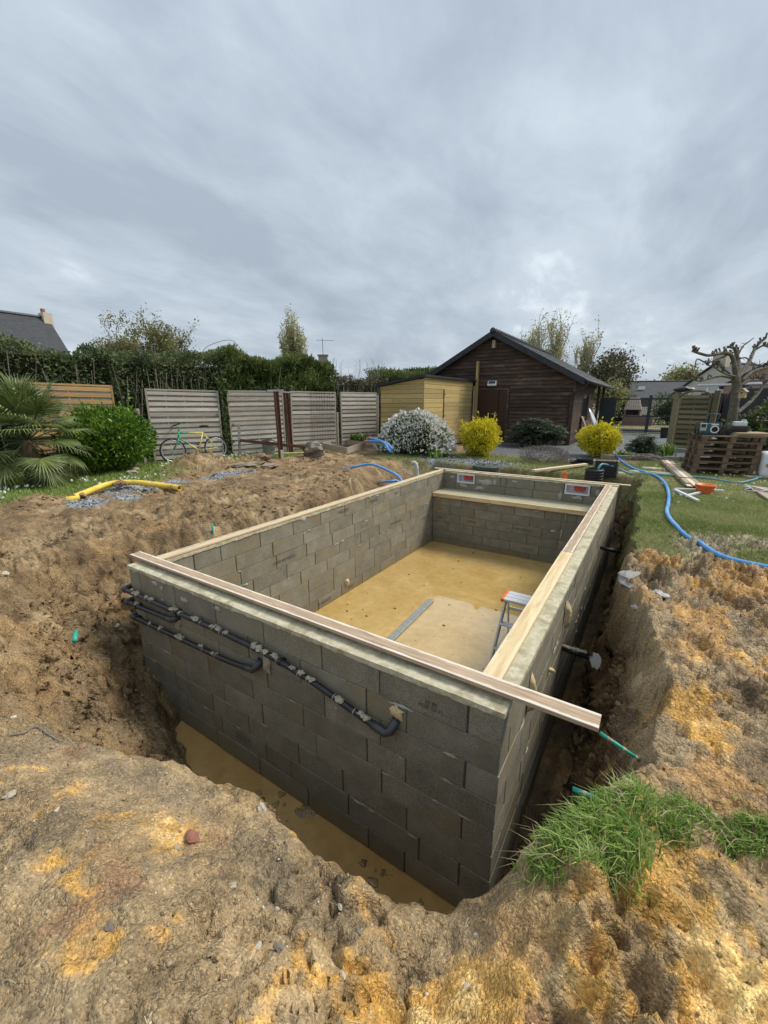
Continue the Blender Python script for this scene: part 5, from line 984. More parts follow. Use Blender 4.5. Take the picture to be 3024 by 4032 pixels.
# ============================================================ PLANT HELPERS
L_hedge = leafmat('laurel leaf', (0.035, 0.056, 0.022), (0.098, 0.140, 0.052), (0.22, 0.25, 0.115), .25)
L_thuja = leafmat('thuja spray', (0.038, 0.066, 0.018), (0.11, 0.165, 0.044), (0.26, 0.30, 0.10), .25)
L_mix = leafmat('dry hedge leaf', (0.045, 0.048, 0.024), (0.11, 0.105, 0.055), (0.20, 0.18, 0.105), .15)
L_spring = leafmat('young leaf', (0.14, 0.15, 0.055), (0.25, 0.25, 0.10), (0.38, 0.37, 0.17), .35)
L_bright = leafmat('bright leaf', (0.035, 0.085, 0.008), (0.105, 0.21, 0.018), (0.25, 0.40, 0.05), .25, .35, .4)
L_gold = leafmat('golden leaf', (0.30, 0.28, 0.015), (0.66, 0.58, 0.03), (0.85, 0.76, 0.07), .35, .45)
L_spir = leafmat('spirea leaf', (0.035, 0.060, 0.018), (0.075, 0.12, 0.03), (0.14, 0.19, 0.05), .25)
L_white = leafmat('white petal', (0.66, 0.66, 0.60), (0.78, 0.78, 0.73), (0.85, 0.85, 0.82), .2, .6)
L_rhod = leafmat('rhododendron leaf', (0.060, 0.085, 0.050), (0.13, 0.17, 0.105), (0.24, 0.28, 0.19), .15, .4, .4)
L_heath = leafmat('heather', (0.12, 0.095, 0.085), (0.22, 0.185, 0.17), (0.33, 0.28, 0.26), .1)
L_grass = leafmat('grass blade', (0.08, 0.165, 0.02), (0.20, 0.335, 0.055), (0.42, 0.49, 0.16), .3, .5)
L_lawn = leafmat('lawn blade', (0.12, 0.165, 0.035), (0.24, 0.29, 0.085), (0.46, 0.44, 0.22), .3, .6)
L_palm = leafmat('palm blade', (0.040, 0.065, 0.018), (0.125, 0.175, 0.050), (0.29, 0.32, 0.115), .2, .4, .4)
M_bark = M('bark', (0.12, 0.10, 0.075), (0.20, 0.17, 0.125), 12, .9, .7, 30)
M_twig = M('dry twig', (0.20, 0.17, 0.135), (0.32, 0.28, 0.22), 12, .9, .4, 30)
M_shadecore = M('foliage shade', (0.010, 0.014, 0.006), (0.016, 0.020, 0.008), 6, 1.0)  # near-black solid core: shade between the leaves put into its colour
def bush(name, label, c, r, n, size, mat, aspect=.5, up=.3, lump=.16, seed=0, depth=.4, cat='bush', zmin=.02, group=None, extra=None):
    g0 = gz(c[0], c[1]) if c[1] > -5 else 0; root = thing(name, label, cat, (0, 0, 0), group=group)
    P, d, t_ = shell(n, c, r, depth, lump, 1.7, seed, g0 + zmin)
    k_ = max(8, n // 170); i_ = RNG.integers(0, len(P), k_); i_ = i_[(d[i_, 2] > -.1)]; f_ = np.tile(np.linspace(0, 1, 7), len(i_)); ir = np.repeat(i_, 7); sd2 = np.repeat(RNG.normal(size=(len(i_), 3)) * .35 + np.array((0, 0, .45)), 7, 0); dd_ = d[ir] + sd2; Ps = P[ir] + dd_ * (f_ * size * 2.6)[:, None]
    P, d, t_ = np.concatenate([P, Ps]), np.concatenate([d, dd_]), np.concatenate([t_, np.clip(t_[ir] + .2, 0, 1)])
    leaves('foliage', P, size, aspect, up, t_, mat, root, out=d * .9)
    if r[2] > .4: MB().ico((c[0], c[1], c[2]), 1, 2, .12, tuple(x * .6 for x in r), seed).build('shade_core', M_shadecore, root, smooth=True)
    st = MB()
    for k in range(5): a = k * 1.26; st.tube([(c[0] + .05 * math.cos(a), c[1] + .05 * math.sin(a), g0 - .05), (c[0] + r[0] * .5 * math.cos(a), c[1] + r[1] * .5 * math.sin(a), c[2])], [.02, .012], 5)
    st.build('stems', M_bark, root)
    return root
def grow(base, h_, spread, levels, seed, r0, up=.5, n0=5, ratio=.62, trunk=.3, jit=.35):
    """recursive limbs -> list of (points, radii) and twig tips"""
    rn = random.Random(seed); segs = []; tips = []
    def rec(p, d, l, r, lv):
        n = 4; pts = [p]; q = p; dd = d
        for i in range(n):
            dd = dd + np.array([rn.gauss(0, jit * .35), rn.gauss(0, jit * .35), rn.gauss(0, jit * .2) + up * .05]); dd = dd / np.linalg.norm(dd); q = q + dd * l / n; pts.append(q)
        segs.append((pts, [r * (1 - .55 * i / n) for i in range(n + 1)]))
        tips.extend([(x, dd, lv) for x in pts[2:]])
        if lv <= 0: return
        for k in range(n0 if lv == levels else rn.randint(2, 4)):
            s = rn.uniform(.35, 1.0); i = min(n - 1, int(s * n)); p2 = pts[i] + (pts[i + 1] - pts[i]) * (s * n - i)
            az = rn.uniform(0, 6.283); nd = np.array([math.cos(az), math.sin(az), 0]) * spread + np.array([0, 0, up]) + dd * .55; nd = nd / np.linalg.norm(nd)
            rec(p2, nd, l * ratio * rn.uniform(.75, 1.15), r * .5, lv - 1)
    rec(np.array(base, float), np.array([0, 0, 1.0]), h_, r0, levels); return segs, tips
def tree(name, label, base, h_, spread, levels, seed, r0, leafn, leafs, mat, cat='tree', lvmax=1, scat=.25, group=None, barkm=None, sides=5, **k):
    root = thing(name, label, cat, tuple(base), group=group); segs, tips = grow((0, 0, 0), h_, spread, levels, seed, r0, **k)
    tr = MB(); br = MB()
    for i, (p, r) in enumerate(segs): (tr if i == 0 else br).tube(p, [max(x, .006) for x in r], 7 if i == 0 else sides, caps=False)
    tr.build('trunk', barkm or M_bark, root, smooth=True); br.build('branches', barkm or M_bark, root, smooth=True)
    T_ = np.array([x for x, d, lv in tips if lv <= lvmax]); D_ = np.array([d for x, d, lv in tips if lv <= lvmax])
    if leafn:
        i = RNG.integers(0, len(T_), leafn); P = T_[i] + RNG.normal(size=(leafn, 3)) * scat
        leaves('crown', P, leafs, .55, .1, None, mat, root, out=D_[i] * .5)
    return root
def hedge(name, label, s0, s1, o0, o1, z0, zt_, n, size, mat, aspect, up, seed, stems=0, cat='hedge'):
    root = thing(name, label, cat, (0, 0, 0))
    s = RNG.uniform(s0, s1, n); f = RNG.random(n) ** .6; off = o0 + (o1 - o0) * (1 - f)      # o0 nearest the garden
    top = zt_ + .42 * fbm(s * 1.1, s * 0, 0, 4, seed) + .12 * fbm(s * 4, s * 0, 0, 2, seed + 3)
    z = z0 + (top - z0) * (RNG.random(n) ** .75)
    topq = RNG.random(n) < .28; z = np.where(topq, top - .25 * RNG.random(n) ** 1.5, z); off = np.where(topq, o0 + (o1 - o0) * RNG.random(n), off)
    lum = .35 * fbm(s * 2.2, z * 2.2, 0, 3, seed + 5); off = off + lum
    P = np.stack([FP0[0] + FD[0] * s + FD[1] * off, FP0[1] + FD[1] * s - FD[0] * off, z], 1)
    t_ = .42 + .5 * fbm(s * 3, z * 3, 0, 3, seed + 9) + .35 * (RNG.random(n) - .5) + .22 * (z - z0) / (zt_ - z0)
    outd = np.tile(np.array([FD[1], -FD[0], .2]), (n, 1)) * .5
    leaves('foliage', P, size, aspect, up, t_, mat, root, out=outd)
    a, b_ = fpt(s0 + .2, (o0 + o1) / 2 - .1), fpt(s1 - .2, (o0 + o1) / 2 - .1)
    MB().beam((*a[:2], (zt_ - .3) / 2), (*b_[:2], (zt_ - .3) / 2), abs(o1 - o0) * .5, zt_ - .3).build('shade_core', M_shadecore, root)
    rn = random.Random(seed)
    if stems:
        st = MB()
        for k in range(stems):
            ss_ = rn.uniform(s0, s1); of = o0 - rn.uniform(.0, .45); zb_ = rn.uniform(.4, 1.2); zt2 = rn.uniform(2.0, zt_ - .25); x, y_, _ = fpt(ss_, of); w_ = rn.uniform(-.35, .35); w2 = rn.uniform(-.35, .35)
            st.tube([(x, y_, zb_), (x + w_ * .4, y_ + w2 * .5, (zb_ + zt2) / 2), (x + w_, y_ + w2, zt2)], [.016, .012, .007], 5, wob=.3)
        st.build('bare_stems', M_twig, root, kind='stuff')
    return root
# ============================================================ HEDGES AND TREES ON THE LEFT
hl = hedge('laurel_hedge', 'dark tangled laurel hedge with bare grey stems behind the palm', -7.5, -.3, -.75, -2.2, .3, 3.05, 26000, .085, L_hedge, .5, .1, 3, 55)
hl2 = hedge('bramble_hedge', 'tangled bramble hedge with bare stems behind the bicycle panel', -.4, 2.6, -.7, -2.2, .3, 2.95, 15000, .075, L_hedge, .5, .1, 23, 40)
ht = hedge('thuja_hedge', 'clipped green conifer hedge behind the rusty posts', 2.4, 6.7, -.8, -2.3, .3, 3.0, 30000, .15, L_thuja, .22, 1.1, 5, 25)
hm = hedge('mixed_hedge', 'brownish twiggy hedge behind the panel beside the shed', 6.5, 9.4, -.8, -2.2, .3, 2.55, 13000, .07, L_mix, .5, .2, 7, 55)
hf = hedge('conifer_hedge', 'light green conifer hedge top showing above the yellow shed', 9.3, 14.5, -.9, -2.4, .3, 2.95, 18000, .15, L_thuja, .22, 1.1, 9, 0)
def twigs(root, s0, s1, z0, z1, n, seed, r=.007, off=-1.3):
    rn = random.Random(seed); mb = MB()
    for k in range(n):
        x, y_, _ = fpt(rn.uniform(s0, s1), off + rn.uniform(-.3, .3)); dx_, dy_ = rn.uniform(-.25, .25), rn.uniform(-.25, .25); zt2 = z1 * rn.uniform(.86, 1.05); p0, p1 = np.array((x, y_, z0)), np.array((x + dx_, y_ + dy_, zt2)); mb.tube([p0, (p0 + p1) / 2 + np.array((dx_ * .1, .03, 0)), p1], [r, r * .8, r * .4], 4)
        for j in range(3): s = rn.uniform(.4, .9); c_ = p0 + (p1 - p0) * s; mb.tube([c_, c_ + np.array((rn.uniform(-.2, .2), rn.uniform(-.2, .2), rn.uniform(.1, .25)))], r * .5, 3)
    mb.build('bare_twigs', M_twig, root, kind='stuff')
twigs(hm, 6.6, 9.3, 2.2, 3.15, 30, 4); twigs(hl2, -.2, 2.4, 2.4, 3.2, 10, 6)
p0, p1, p2, p3 = tp(438, 760, 13.5), tp(462, 742, 13.5), tp(500, 735, 13.5), tp(522, 757, 13.5)
MB().tube(smoothp([p0 + np.array((0, 0, -.6)), p0, p1, p2, p3]), .009, 5).build('bramble_shoot', M_twig, hl2, smooth=True)
bl = tp(300, 800, 15.2); tree('willow_shrub', 'tall loose shrub with sparse young leaves rising above the hedge', (bl[0], bl[1], 0), 2.45, .95, 4, 12, .10, 11000, .08, L_spring, lvmax=1, scat=.10, up=.85, n0=12, ratio=.66, jit=.3)
for (u, h_, sd_, lab) in ((228, 2.0, 13, 'smaller loose shrub at the house side of the tall one'), (372, 1.9, 14, 'loose shrub of young leaves above the bicycle')):
    b4 = tp(u, 800, 15.6); tree('willow_shrub', lab, (b4[0], b4[1], 0), h_, .8, 4, sd_, .08, 6000, .08, L_spring, lvmax=1, scat=.10, up=.95, n0=10, ratio=.66, jit=.3)
bl2 = tp(262, 790, 14.3); tree('dark_shrub', 'dense dark leafy shrub under the loose shrub in the hedge', (bl2[0], bl2[1], 0), 1.6, .8, 3, 18, .08, 9000, .085, L_hedge, lvmax=2, scat=.28, up=.5, n0=8, ratio=.62)
bl3 = tp(40, 760, 13.2); tree('ivy_shrub', 'dark ivy covered shrub in front of the slate roofed house', (bl3[0], bl3[1], 0), 1.7, .8, 3, 28, .08, 11000, .09, L_hedge, lvmax=2, scat=.30, up=.5, n0=8, ratio=.62)
# poplar far off
pb = tp(640, 868, 60); root = thing('poplar_tree', 'slender poplar with pale spring leaves far behind the hedge', 'tree', (pb[0], pb[1], 0))
mb = MB(); tips = []; rn = random.Random(5)
L_pop = leafmat('poplar leaf', (0.26, 0.26, 0.12), (0.40, 0.40, 0.19), (0.55, 0.54, 0.28), .35)
for k in range(90):
    a, rr = rn.uniform(0, 6.28), math.sqrt(rn.uniform(0.01, 1.0)) * 1.95; z0 = rn.uniform(1, 6); top = 14.3 - 3.0 * (rr / 1.75) ** 2 - (8 - z0) * .0 - rn.uniform(0, 2.4); q = [np.array((rr * f ** .6 * math.cos(a), rr * f ** .6 * math.sin(a), z0 + (top - z0) * f)) for f in (0, .25, .5, .75, 1)]
    mb.tube(q, [.06, .05, .04, .03, .015], 4); tips += [q[1] + (q[4] - q[1]) * f for f in np.linspace(0, 1, 12)]
MB().tube([(0, 0, -.2), (0, 0, 7), (0, 0, 13.2)], [.25, .15, .03], 7).build('trunk', M_bark, root, smooth=True); mb.build('branches', M_bark, root, smooth=True)
tips = np.array(tips); i = RNG.integers(0, len(tips), 9000); leaves('crown', tips[i] + RNG.normal(size=(9000, 3)) * np.array((.16, .16, .3)), .23, .6, .2, None, L_pop, root)
# trees behind the chalet
M_pt = M('pale twig', (0.34, 0.30, 0.24), (0.46, 0.41, 0.33), 5, .9)
for (u, v, t_, h_, lab, ln_, sd_, sp, n0) in ((1135, 868, 36, 3.6, 'bare stemmed tree with catkins nearest the chalet ridge', 2300, 41, .5, 16), (1185, 868, 37, 3.8, 'middle one of three bare stemmed trees behind the chalet roof', 2000, 42, .5, 16), (1240, 868, 38, 3.7, 'bare stemmed tree behind the right chalet eave', 1400, 43, .42, 14)):
    b0 = tp(u, v, t_); tree('bare_tree', lab, (b0[0], b0[1], 0), h_, sp, 3, sd_, .16, ln_, .16, L_pop, lvmax=1, scat=.14, up=1.5, n0=n0 + 4, ratio=.70, barkm=M_pt)
for (u, t_, h_, lab, mt, sd_, ln_) in ((1290, 33, 2.4, 'leafy olive green tree beside the far chalet eave', L_mix, 51, 6000), (1335, 40, 3.0, 'feathery tree between the chalet and the long slate roof', L_mix, 53, 3800), (1310, 27, 1.4, 'low yellow green tree behind the driveway gate', L_spring, 55, 4000), (1460, 62, 3.1, 'pale round tree above the long slate roof', L_spring, 57, 4200), (1020, 46, 2.5, 'dark tree just above the chalet left eave', L_hedge, 58, 3000)):
    b0 = tp(u, 868, t_); tree('garden_tree', lab, (b0[0], b0[1], 0), h_, .75, 3, sd_, .13, ln_, .22 * t_ / 34, mt, lvmax=2, scat=.4 * t_ / 34, up=.8, n0=8, ratio=.62)
# ============================================================ SHRUBS
bush('round_bush', 'rounded bright green bush between the palm and the fence', (-6.58, 2.95, .76), (.84, .98, .74), 9000, .085, L_bright, .5, .5, .16, 3)
sp_ = bush('white_spirea', 'domed bush covered in white blossom beside the yellow shed', (-2.02, 9.78, .30), (1.2, .70, .92), 13000, .055, L_spir, .45, .2, .22, 5, .35)
P, d, t_ = shell(6500, (-2.02, 9.78, .31), (1.24, .74, .95), .08, .22, 1.7, 5, .12); q = RNG.random(len(P)) < np.clip(.95 + .9 * fbm(P[:, 0] * 2, P[:, 2] * 3, 0, 2, 9), .1, 1); P, d = P[q], d[q]
leaves('blossom', P, .075, .9, .2, None, L_white, sp_, out=d * 1.5, fold=.5)
bush('golden_shrub', 'round golden yellow shrub in front of the chalet door', (-.03, 10.28, .55), (.56, .52, .55), 7000, .065, L_gold, .5, .4, .24, 7)
bush('golden_shrub', 'round golden yellow shrub where the blue hose starts', (2.98, 12.1, .50), (.54, .5, .46), 6200, .065, L_gold, .5, .4, .22, 8)
for k in range(4): pass
def rosettes(root, C, n, size, mat, name='foliage'):
    """whorls of long drooping leaves at the points C"""
    V = []; F = []; tn = []
    for c_ in C:
        a0 = RNG.random() * 6.28; tt = RNG.random()
        for k in range(n):
            a = a0 + k * 6.283 / n; l = size * RNG.uniform(.8, 1.15); d = np.array((math.cos(a), math.sin(a), RNG.uniform(-.15, .55))); d /= np.linalg.norm(d); s = np.cross(d, (0, 0, 1.)); s /= np.linalg.norm(s); w_ = l * .15
            b0 = len(V); V += [c_, c_ + d * l * .5 + s * w_ + (0, 0, .02), c_ + d * l - np.array((0, 0, l * .12)), c_ + d * l * .5 - s * w_ + (0, 0, .02), c_ + d * l * .5 + (0, 0, .005)]; F += [(b0, b0 + 1, b0 + 2, b0 + 4), (b0, b0 + 4, b0 + 2, b0 + 3)]; tn += [np.clip(tt + RNG.normal() * .12, 0, 1)] * 5
    return obj(name, npmesh(name, V, F, tn), mat, root)
def rhodo(name, lab, c, r, n, size, seed):
    root = thing(name, lab, 'bush', (0, 0, 0)); P, d, t_ = shell(n, c, r, .45, .22, 1.6, seed, .08); rosettes(root, P, 7, size, L_rhod)
    MB().ico(c, 1, 2, .15, tuple(x * .55 for x in r), seed).build('shade_core', M_shadecore, root, smooth=True)
    st = MB()
    for k in range(6): a = k * 1.05; st.tube([(c[0], c[1], -.03), (c[0] + r[0] * .5 * math.cos(a), c[1] + r[1] * .4 * math.sin(a), c[2])], [.02, .01], 5)
    st.build('stems', M_bark, root); return root
rhodo('rhododendron', 'grey green rhododendron below the chalet wall', (.75, 13.75, .42), (1.0, .45, .58), 620, .15, 3)
rhodo('rhododendron', 'small rhododendron at the edge of the driveway', (4.12, 12.85, .25), (.44, .35, .33), 190, .15, 4)
bush('heather_clump', 'low pinkish grey heather clump by the far lawn', (1.95, 9.85, .12), (.66, .38, .34), 6500, .035, L_heath, .35, .9, .14, 11)
def tuft(name, lab, c, n, h_, sp, mat, cat='plant', wdt=.012):
    P = np.array(c) + np.stack([RNG.normal(size=n) * sp * .3, RNG.normal(size=n) * sp * .3, np.zeros(n)], 1); a = RNG.random(n) * 6.283; l = h_ * RNG.uniform(.6, 1.1, n)
    out = np.stack([np.cos(a), np.sin(a), np.zeros(n)], 1); V = []; F = []
    P1 = P + out * (l * .25)[:, None] + np.array((0, 0, 1)) * (l * .6)[:, None]; P2 = P + out * (l * .65)[:, None] + np.array((0, 0, 1)) * (l * .85)[:, None]; s = np.stack([-np.sin(a), np.cos(a), 0 * a], 1) * wdt
    V = np.stack([P - s, P + s, P1 + s * .8, P1 - s * .8, P2 + s * .1, P2 - s * .1], 1).reshape(-1, 3); b0 = np.arange(n)[:, None] * 6; F = np.concatenate([b0 + np.array([[0, 1, 2, 3]]), b0 + np.array([[3, 2, 4, 5]])])
    return tag(obj(name, npmesh(name, V, F, np.repeat(RNG.random(n), 6)), mat), lab, cat)
tuft('lily_clump', 'fresh green leaf clump left of the arched panel', (4.66, 13.5, 0), 160, .42, .5, L_bright)
tuft('lily_clump', 'small green leaf clump by the dead stalks', (3.62, 12.1, 0), 70, .28, .3, L_bright)
tuft('iris_clump', 'green leaf clump at the foot of the white spirea', (-1.05, 9.25, 0), 80, .3, .4, L_bright)
tuft('weed_clump', 'broad leaved weed growing on the right hand grey panel', fpt(6.75, .25, .1), 70, .5, .5, L_bright, wdt=.03)
# ivy on the gap between the first two panels
iv = thing('ivy_vine', 'ivy climbing the gap to the right of the bicycle panel', 'vine', (0, 0, 0)); n = 900; s = RNG.normal(2.1, .06, n); z = RNG.uniform(.05, 2.3, n); P = np.array([fpt(a, RNG.uniform(-.1, .05), b_) for a, b_ in zip(s, z)]); leaves('foliage', P, .075, .8, 0, None, L_spir, iv)
MB().tube([fpt(2.1, -.02, 0), fpt(2.06, 0, .8), fpt(2.13, -.02, 1.6), fpt(2.1, -.03, 2.3)], .012, 5).build('stem', M_bark, iv)
# dead stalks
ds = thing('dead_stalks', 'dry pale stalks lying by the yellow shrub and driveway edge', 'stalks', (0, 0, 0)); rn = random.Random(3)
for k in range(16):
    x, y_ = rn.uniform(3.5, 4.2), rn.uniform(11.6, 12.2); MB().tube([(x, y_, .04), (x + rn.uniform(.2, .5), y_ - rn.uniform(-.1, .2), .16), (x + rn.uniform(.6, 1.0), y_ - rn.uniform(-.1, .3), .03)], .008, 4).build('stalk', M_twig, ds)
# ============================================================ PALM
palm = thing('fan_palm', 'large fan palm at the left edge with spiky fronds', 'palm', (-6.0, 1.22, 0)); 
MB().tube([(0, 0, -.1), (0, 0, .5), (0, 0, .88)], [.17, .16, .12], 10, wob=.3).build('trunk', M('palm fibre', (0.10, 0.07, 0.04), (0.17, 0.12, 0.07), 14, .95, .9, 40, stretch=(1, 1, .3)), palm)
def fanmesh(seed, dead=False):
    rn = random.Random(seed); V = []; F = []; tn = []; n = 30
    for k in range(n):
        a = (k / (n - 1) - .5) * R(205) + rn.uniform(-.02, .02); l = .60 * (1 - .25 * abs(k / (n - 1) - .5) * 2) * rn.uniform(.9, 1.06); d = np.array((math.cos(a), math.sin(a), 0)); s = np.array((-math.sin(a), math.cos(a), 0)); tt = rn.uniform(.2, .8)
        prof = [(0.02, .004, 0), (.22, .013, .01), (.42, .012, 0), (.8 * l, .006, -.03), (l, .001, -.10)]
        b0 = len(V)
        for (x, w_, dz) in prof: V += [d * x + s * w_ + (0, 0, dz), d * x + (0, 0, dz + w_ * .6), d * x - s * w_ + (0, 0, dz)]; tn += [tt - .15, tt + .1, tt - .1]
        for j in range(4):
            q = b0 + 3 * j; F += [(q, q + 1, q + 4, q + 3), (q + 1, q + 2, q + 5, q + 4)]
    return npmesh('frond', V, F, np.clip(tn, 0, 1))
FM = [fanmesh(s) for s in range(4)]; rn = random.Random(9); L_dead = leafmat('dead palm blade', (0.10, 0.085, 0.05), (0.17, 0.15, 0.10), (0.25, 0.22, 0.15), .1)
DM = fanmesh(77)
for k in range(46):
    el = R([78, 60, 40, 20, 2, -18, -42][min(6, int(k / 6.6))]) + rn.uniform(-.15, .15); az = k * 2.399 + rn.uniform(-.2, .2); pl_ = rn.uniform(.5, .82) * (1.0 if el > -.3 else .8)
    d = np.array((math.cos(az) * math.cos(el), math.sin(az) * math.cos(el), math.sin(el))); b0 = np.array((0, 0, .88)) + d * .08; mid_ = b0 + d * pl_ * .55; e = b0 + d * pl_ + np.array((0, 0, -.10 * math.cos(el)))
    dead = k > 42
    if e[2] < .22: e[2] = .22 + rn.uniform(0, .1)
    fo = obj('frond', DM if dead else FM[k % 4], L_dead if dead else L_palm, palm)
    dd = e - mid_; dd /= np.linalg.norm(dd); sd_ = np.cross((0, 0, 1.), dd); sd_ /= np.linalg.norm(sd_) + 1e-9; up_ = np.cross(dd, sd_); fo.matrix_local = Matrix(((dd[0], sd_[0], up_[0], e[0]), (dd[1], sd_[1], up_[1], e[1]), (dd[2], sd_[2], up_[2], e[2]), (0, 0, 0, 1)))
    MB().tube([b0, mid_, e], [.014, .010, .007], 5).build('petiole', M_bark if dead else L_palm, palm)
# ============================================================ GRASS
def blades(name, X_, Y_, h_, wdt, mat, bend=.5, segs=2, Z_=None, tint=None, dirv=None, **k):
    n = len(X_); Z_ = ground(X_, Y_) if Z_ is None else Z_; P = np.stack([X_, Y_, Z_ - .006], 1); a = RNG.random(n) * 6.283; l = h_ * RNG.uniform(.5, 1.25, n); b_ = bend * RNG.uniform(.2, 1.4, n)
    out = np.stack([np.cos(a), np.sin(a), 0 * a], 1)
    if dirv is not None: out = out * .7 + np.array(dirv); 
    s = np.stack([-np.sin(a), np.cos(a), 0 * a], 1) * wdt * RNG.uniform(.7, 1.3, n)[:, None]
    if segs == 1:
        T_ = P + out * (l * b_)[:, None] + np.array((0, 0, 1)) * (l * .85)[:, None]; V = np.stack([P - s, P + s, T_], 1).reshape(-1, 3); F = np.arange(n)[:, None] * 3 + np.array([[0, 1, 2]]); kk = 3
    else:
        P1 = P + out * (l * b_ * .35)[:, None] + np.array((0, 0, 1)) * (l * .6)[:, None]; P2 = P + out * (l * b_)[:, None] + np.array((0, 0, 1)) * (l * (1 - .35 * b_))[:, None]
        V = np.stack([P - s, P + s, P1 + s * .75, P1 - s * .75, P2 + s * .08, P2 - s * .08], 1).reshape(-1, 3); b0 = np.arange(n)[:, None] * 6; F = np.concatenate([b0 + np.array([[0, 1, 2, 3]]), b0 + np.array([[3, 2, 4, 5]])]); kk = 6
    t_ = RNG.random(n) if tint is None else np.clip(tint, 0, 1)
    return obj(name, npmesh(name, V, F, np.repeat(t_, kk)), mat, **k)
def scatter(n, x0, x1, y0, y1, f):
    x, y_ = RNG.uniform(x0, x1, n), RNG.uniform(y0, y1, n); q = RNG.random(n) < f(x, y_); return x[q], y_[q]
def fg(x, y_): h, s, it, ib, g, *_ = ground(x, y_, True); return g * (~it | (s < .12))
x1, y1 = scatter(95000, 4.15, 7.2, 2.7, 7.0, fg); x2, y2 = scatter(60000, 4.1, 8.5, 7.0, 13.2, fg)
x = np.concatenate([x1, x2]); y_ = np.concatenate([y1, y2]); tn = .48 + .45 * fbm(x * 1.3, y_ * 1.3, 0, 3, 301) + .35 * (RNG.random(len(x)) - .5)
tag(blades('lawn_grass', x, y_, .05, .0045, L_lawn, .8, 1, tint=tn, kind='stuff'), 'short green lawn right of the pool', 'grass')
x, y_ = scatter(45000, -3.2, 4.4, 8.1, 11.4, fg); tag(blades('bank_grass', x, y_, .06, .006, L_lawn, .8, 1, kind='stuff'), 'grass strip along the far edge of the pit', 'grass')
x, y_ = scatter(60000, -8.6, -4.2, -1.5, 8.7, fg); tag(blades('verge_grass', x, y_, .075, .007, L_grass, .7, 1, kind='stuff'), 'green grass strip along the left fence', 'grass')
# the tall turf on the near right corner of the pit
def turf(x, y_):
    g = np.maximum.reduce([1.25 * blob(x, y_, 4.36, -.50, .17, .17), 1.1 * blob(x, y_, 4.55, -.30, .20, .11), 1.1 * blob(x, y_, 4.74, -.22, .20, .10), 1.1 * blob(x, y_, 4.92, -.20, .20, .11), 1.1 * blob(x, y_, 5.12, -.20, .22, .13), .8 * blob(x, y_, 4.26, -.64, .09, .08)]); return np.clip((g - .36) * 2.0 + .8 * fbm(x * 7, y_ * 7, 0, 2, 311), 0, 1)
x, y_ = scatter(60000, 4.0, 5.5, -1.0, .25, turf); z_ = ground(x, y_); q = z_ > -.35; x, y_, z_ = x[q], y_[q], z_[q]; x, y_, z_ = x[:13000], y_[:13000], z_[:13000]
tn = .45 + .4 * fbm(x * 5, y_ * 5, 0, 2, 313) + .5 * (RNG.random(len(x)) - .5); tn = np.where(RNG.random(len(x)) < .10, 1.0, tn)
tag(blades('turf_tuft', x, y_, (.038 + .05 * np.clip(.5 + fbm(x * 6, y_ * 6, 0, 2, 317), 0, 1)), (.0012 + .0016 * RNG.random(len(x)))[:, None], L_grass, 1.0, 2, z_, tn, dirv=(-.25, -.1, 0), kind='stuff'), 'long green turf hanging over the near right pit corner', 'grass')
x, y_ = scatter(9000, 4.0, 5.5, -1.0, .25, lambda a, b_: np.clip(turf(a, b_) + .15 * blob(a, b_, 4.5, -.5, .5, .3), 0, 1)); z_ = ground(x, y_); q = z_ > -.4; x, y_, z_ = x[q][:480], y_[q][:480], z_[q][:480]
tag(blades('dead_straw', x, y_, .06, .0014, leafmat('dead grass', (.22, .17, .08), (.40, .33, .17), (.56, .49, .29), .2), 2.0, 2, z_, kind='stuff'), 'dead straw matted into the turf on the pit corner', 'straw')
def lipg(x, y_): h, s, it, ib, g, *_ = ground(x, y_, True); return np.where(it & (s < .35) & (s > .02), .8, 0) * (np.maximum(ss(4.1, 4.25, x) * ss(2.9, 3.2, y_), ss(8.1, 8.3, y_)))
x, y_ = scatter(15000, -1.5, 4.7, 2.9, 9.0, lipg); tag(blades('root_fringe', x, y_, .07, .003, leafmat('dry root', (.10, .08, .045), (.20, .165, .095), (.30, .26, .16), .1), 1.6, 1, kind='stuff'), 'dry roots and grass hanging over the lawn edge of the trench', 'roots')
x, y_ = scatter(900, 4.3, 5.6, .2, 3.0, lambda x, y_: np.clip(blob(x, y_, 4.62, 2.2, .08, .1) + blob(x, y_, 4.66, 2.45, .1, .1) + blob(x, y_, 5.2, .3, .15, .1), 0, 1)); tag(blades('weed_grass', x, y_, .07, .003, L_grass, .8, 2, kind='stuff'), 'small green weeds on the right hand earth bank', 'grass')
# daisies
x, y_ = scatter(900, -6.4, -4.0, -1.0, 7.8, lambda x, y_: fg(x, y_) * (fbm(x * 1.5, y_ * 1.5, 0, 2, 321) > .05)); z_ = ground(x, y_) + .07; P = np.stack([x, y_, z_], 1); P = np.repeat(P, 2, 0); P[1::2] += .004
o = leaves('daisies', P, .045, .9, 1.5, None, L_white, None, kind='stuff'); tag(o, 'white daisies in the left grass strip', 'flowers')
x, y_ = scatter(200, 4.4, 8, 6, 12.5, fg); P = np.stack([x, y_, ground(x, y_) + .05], 1); o = leaves('lawn_daisies', P, .035, .9, 1.5, None, L_white, None, kind='stuff'); tag(o, 'scattered white daisies on the right lawn', 'flowers')
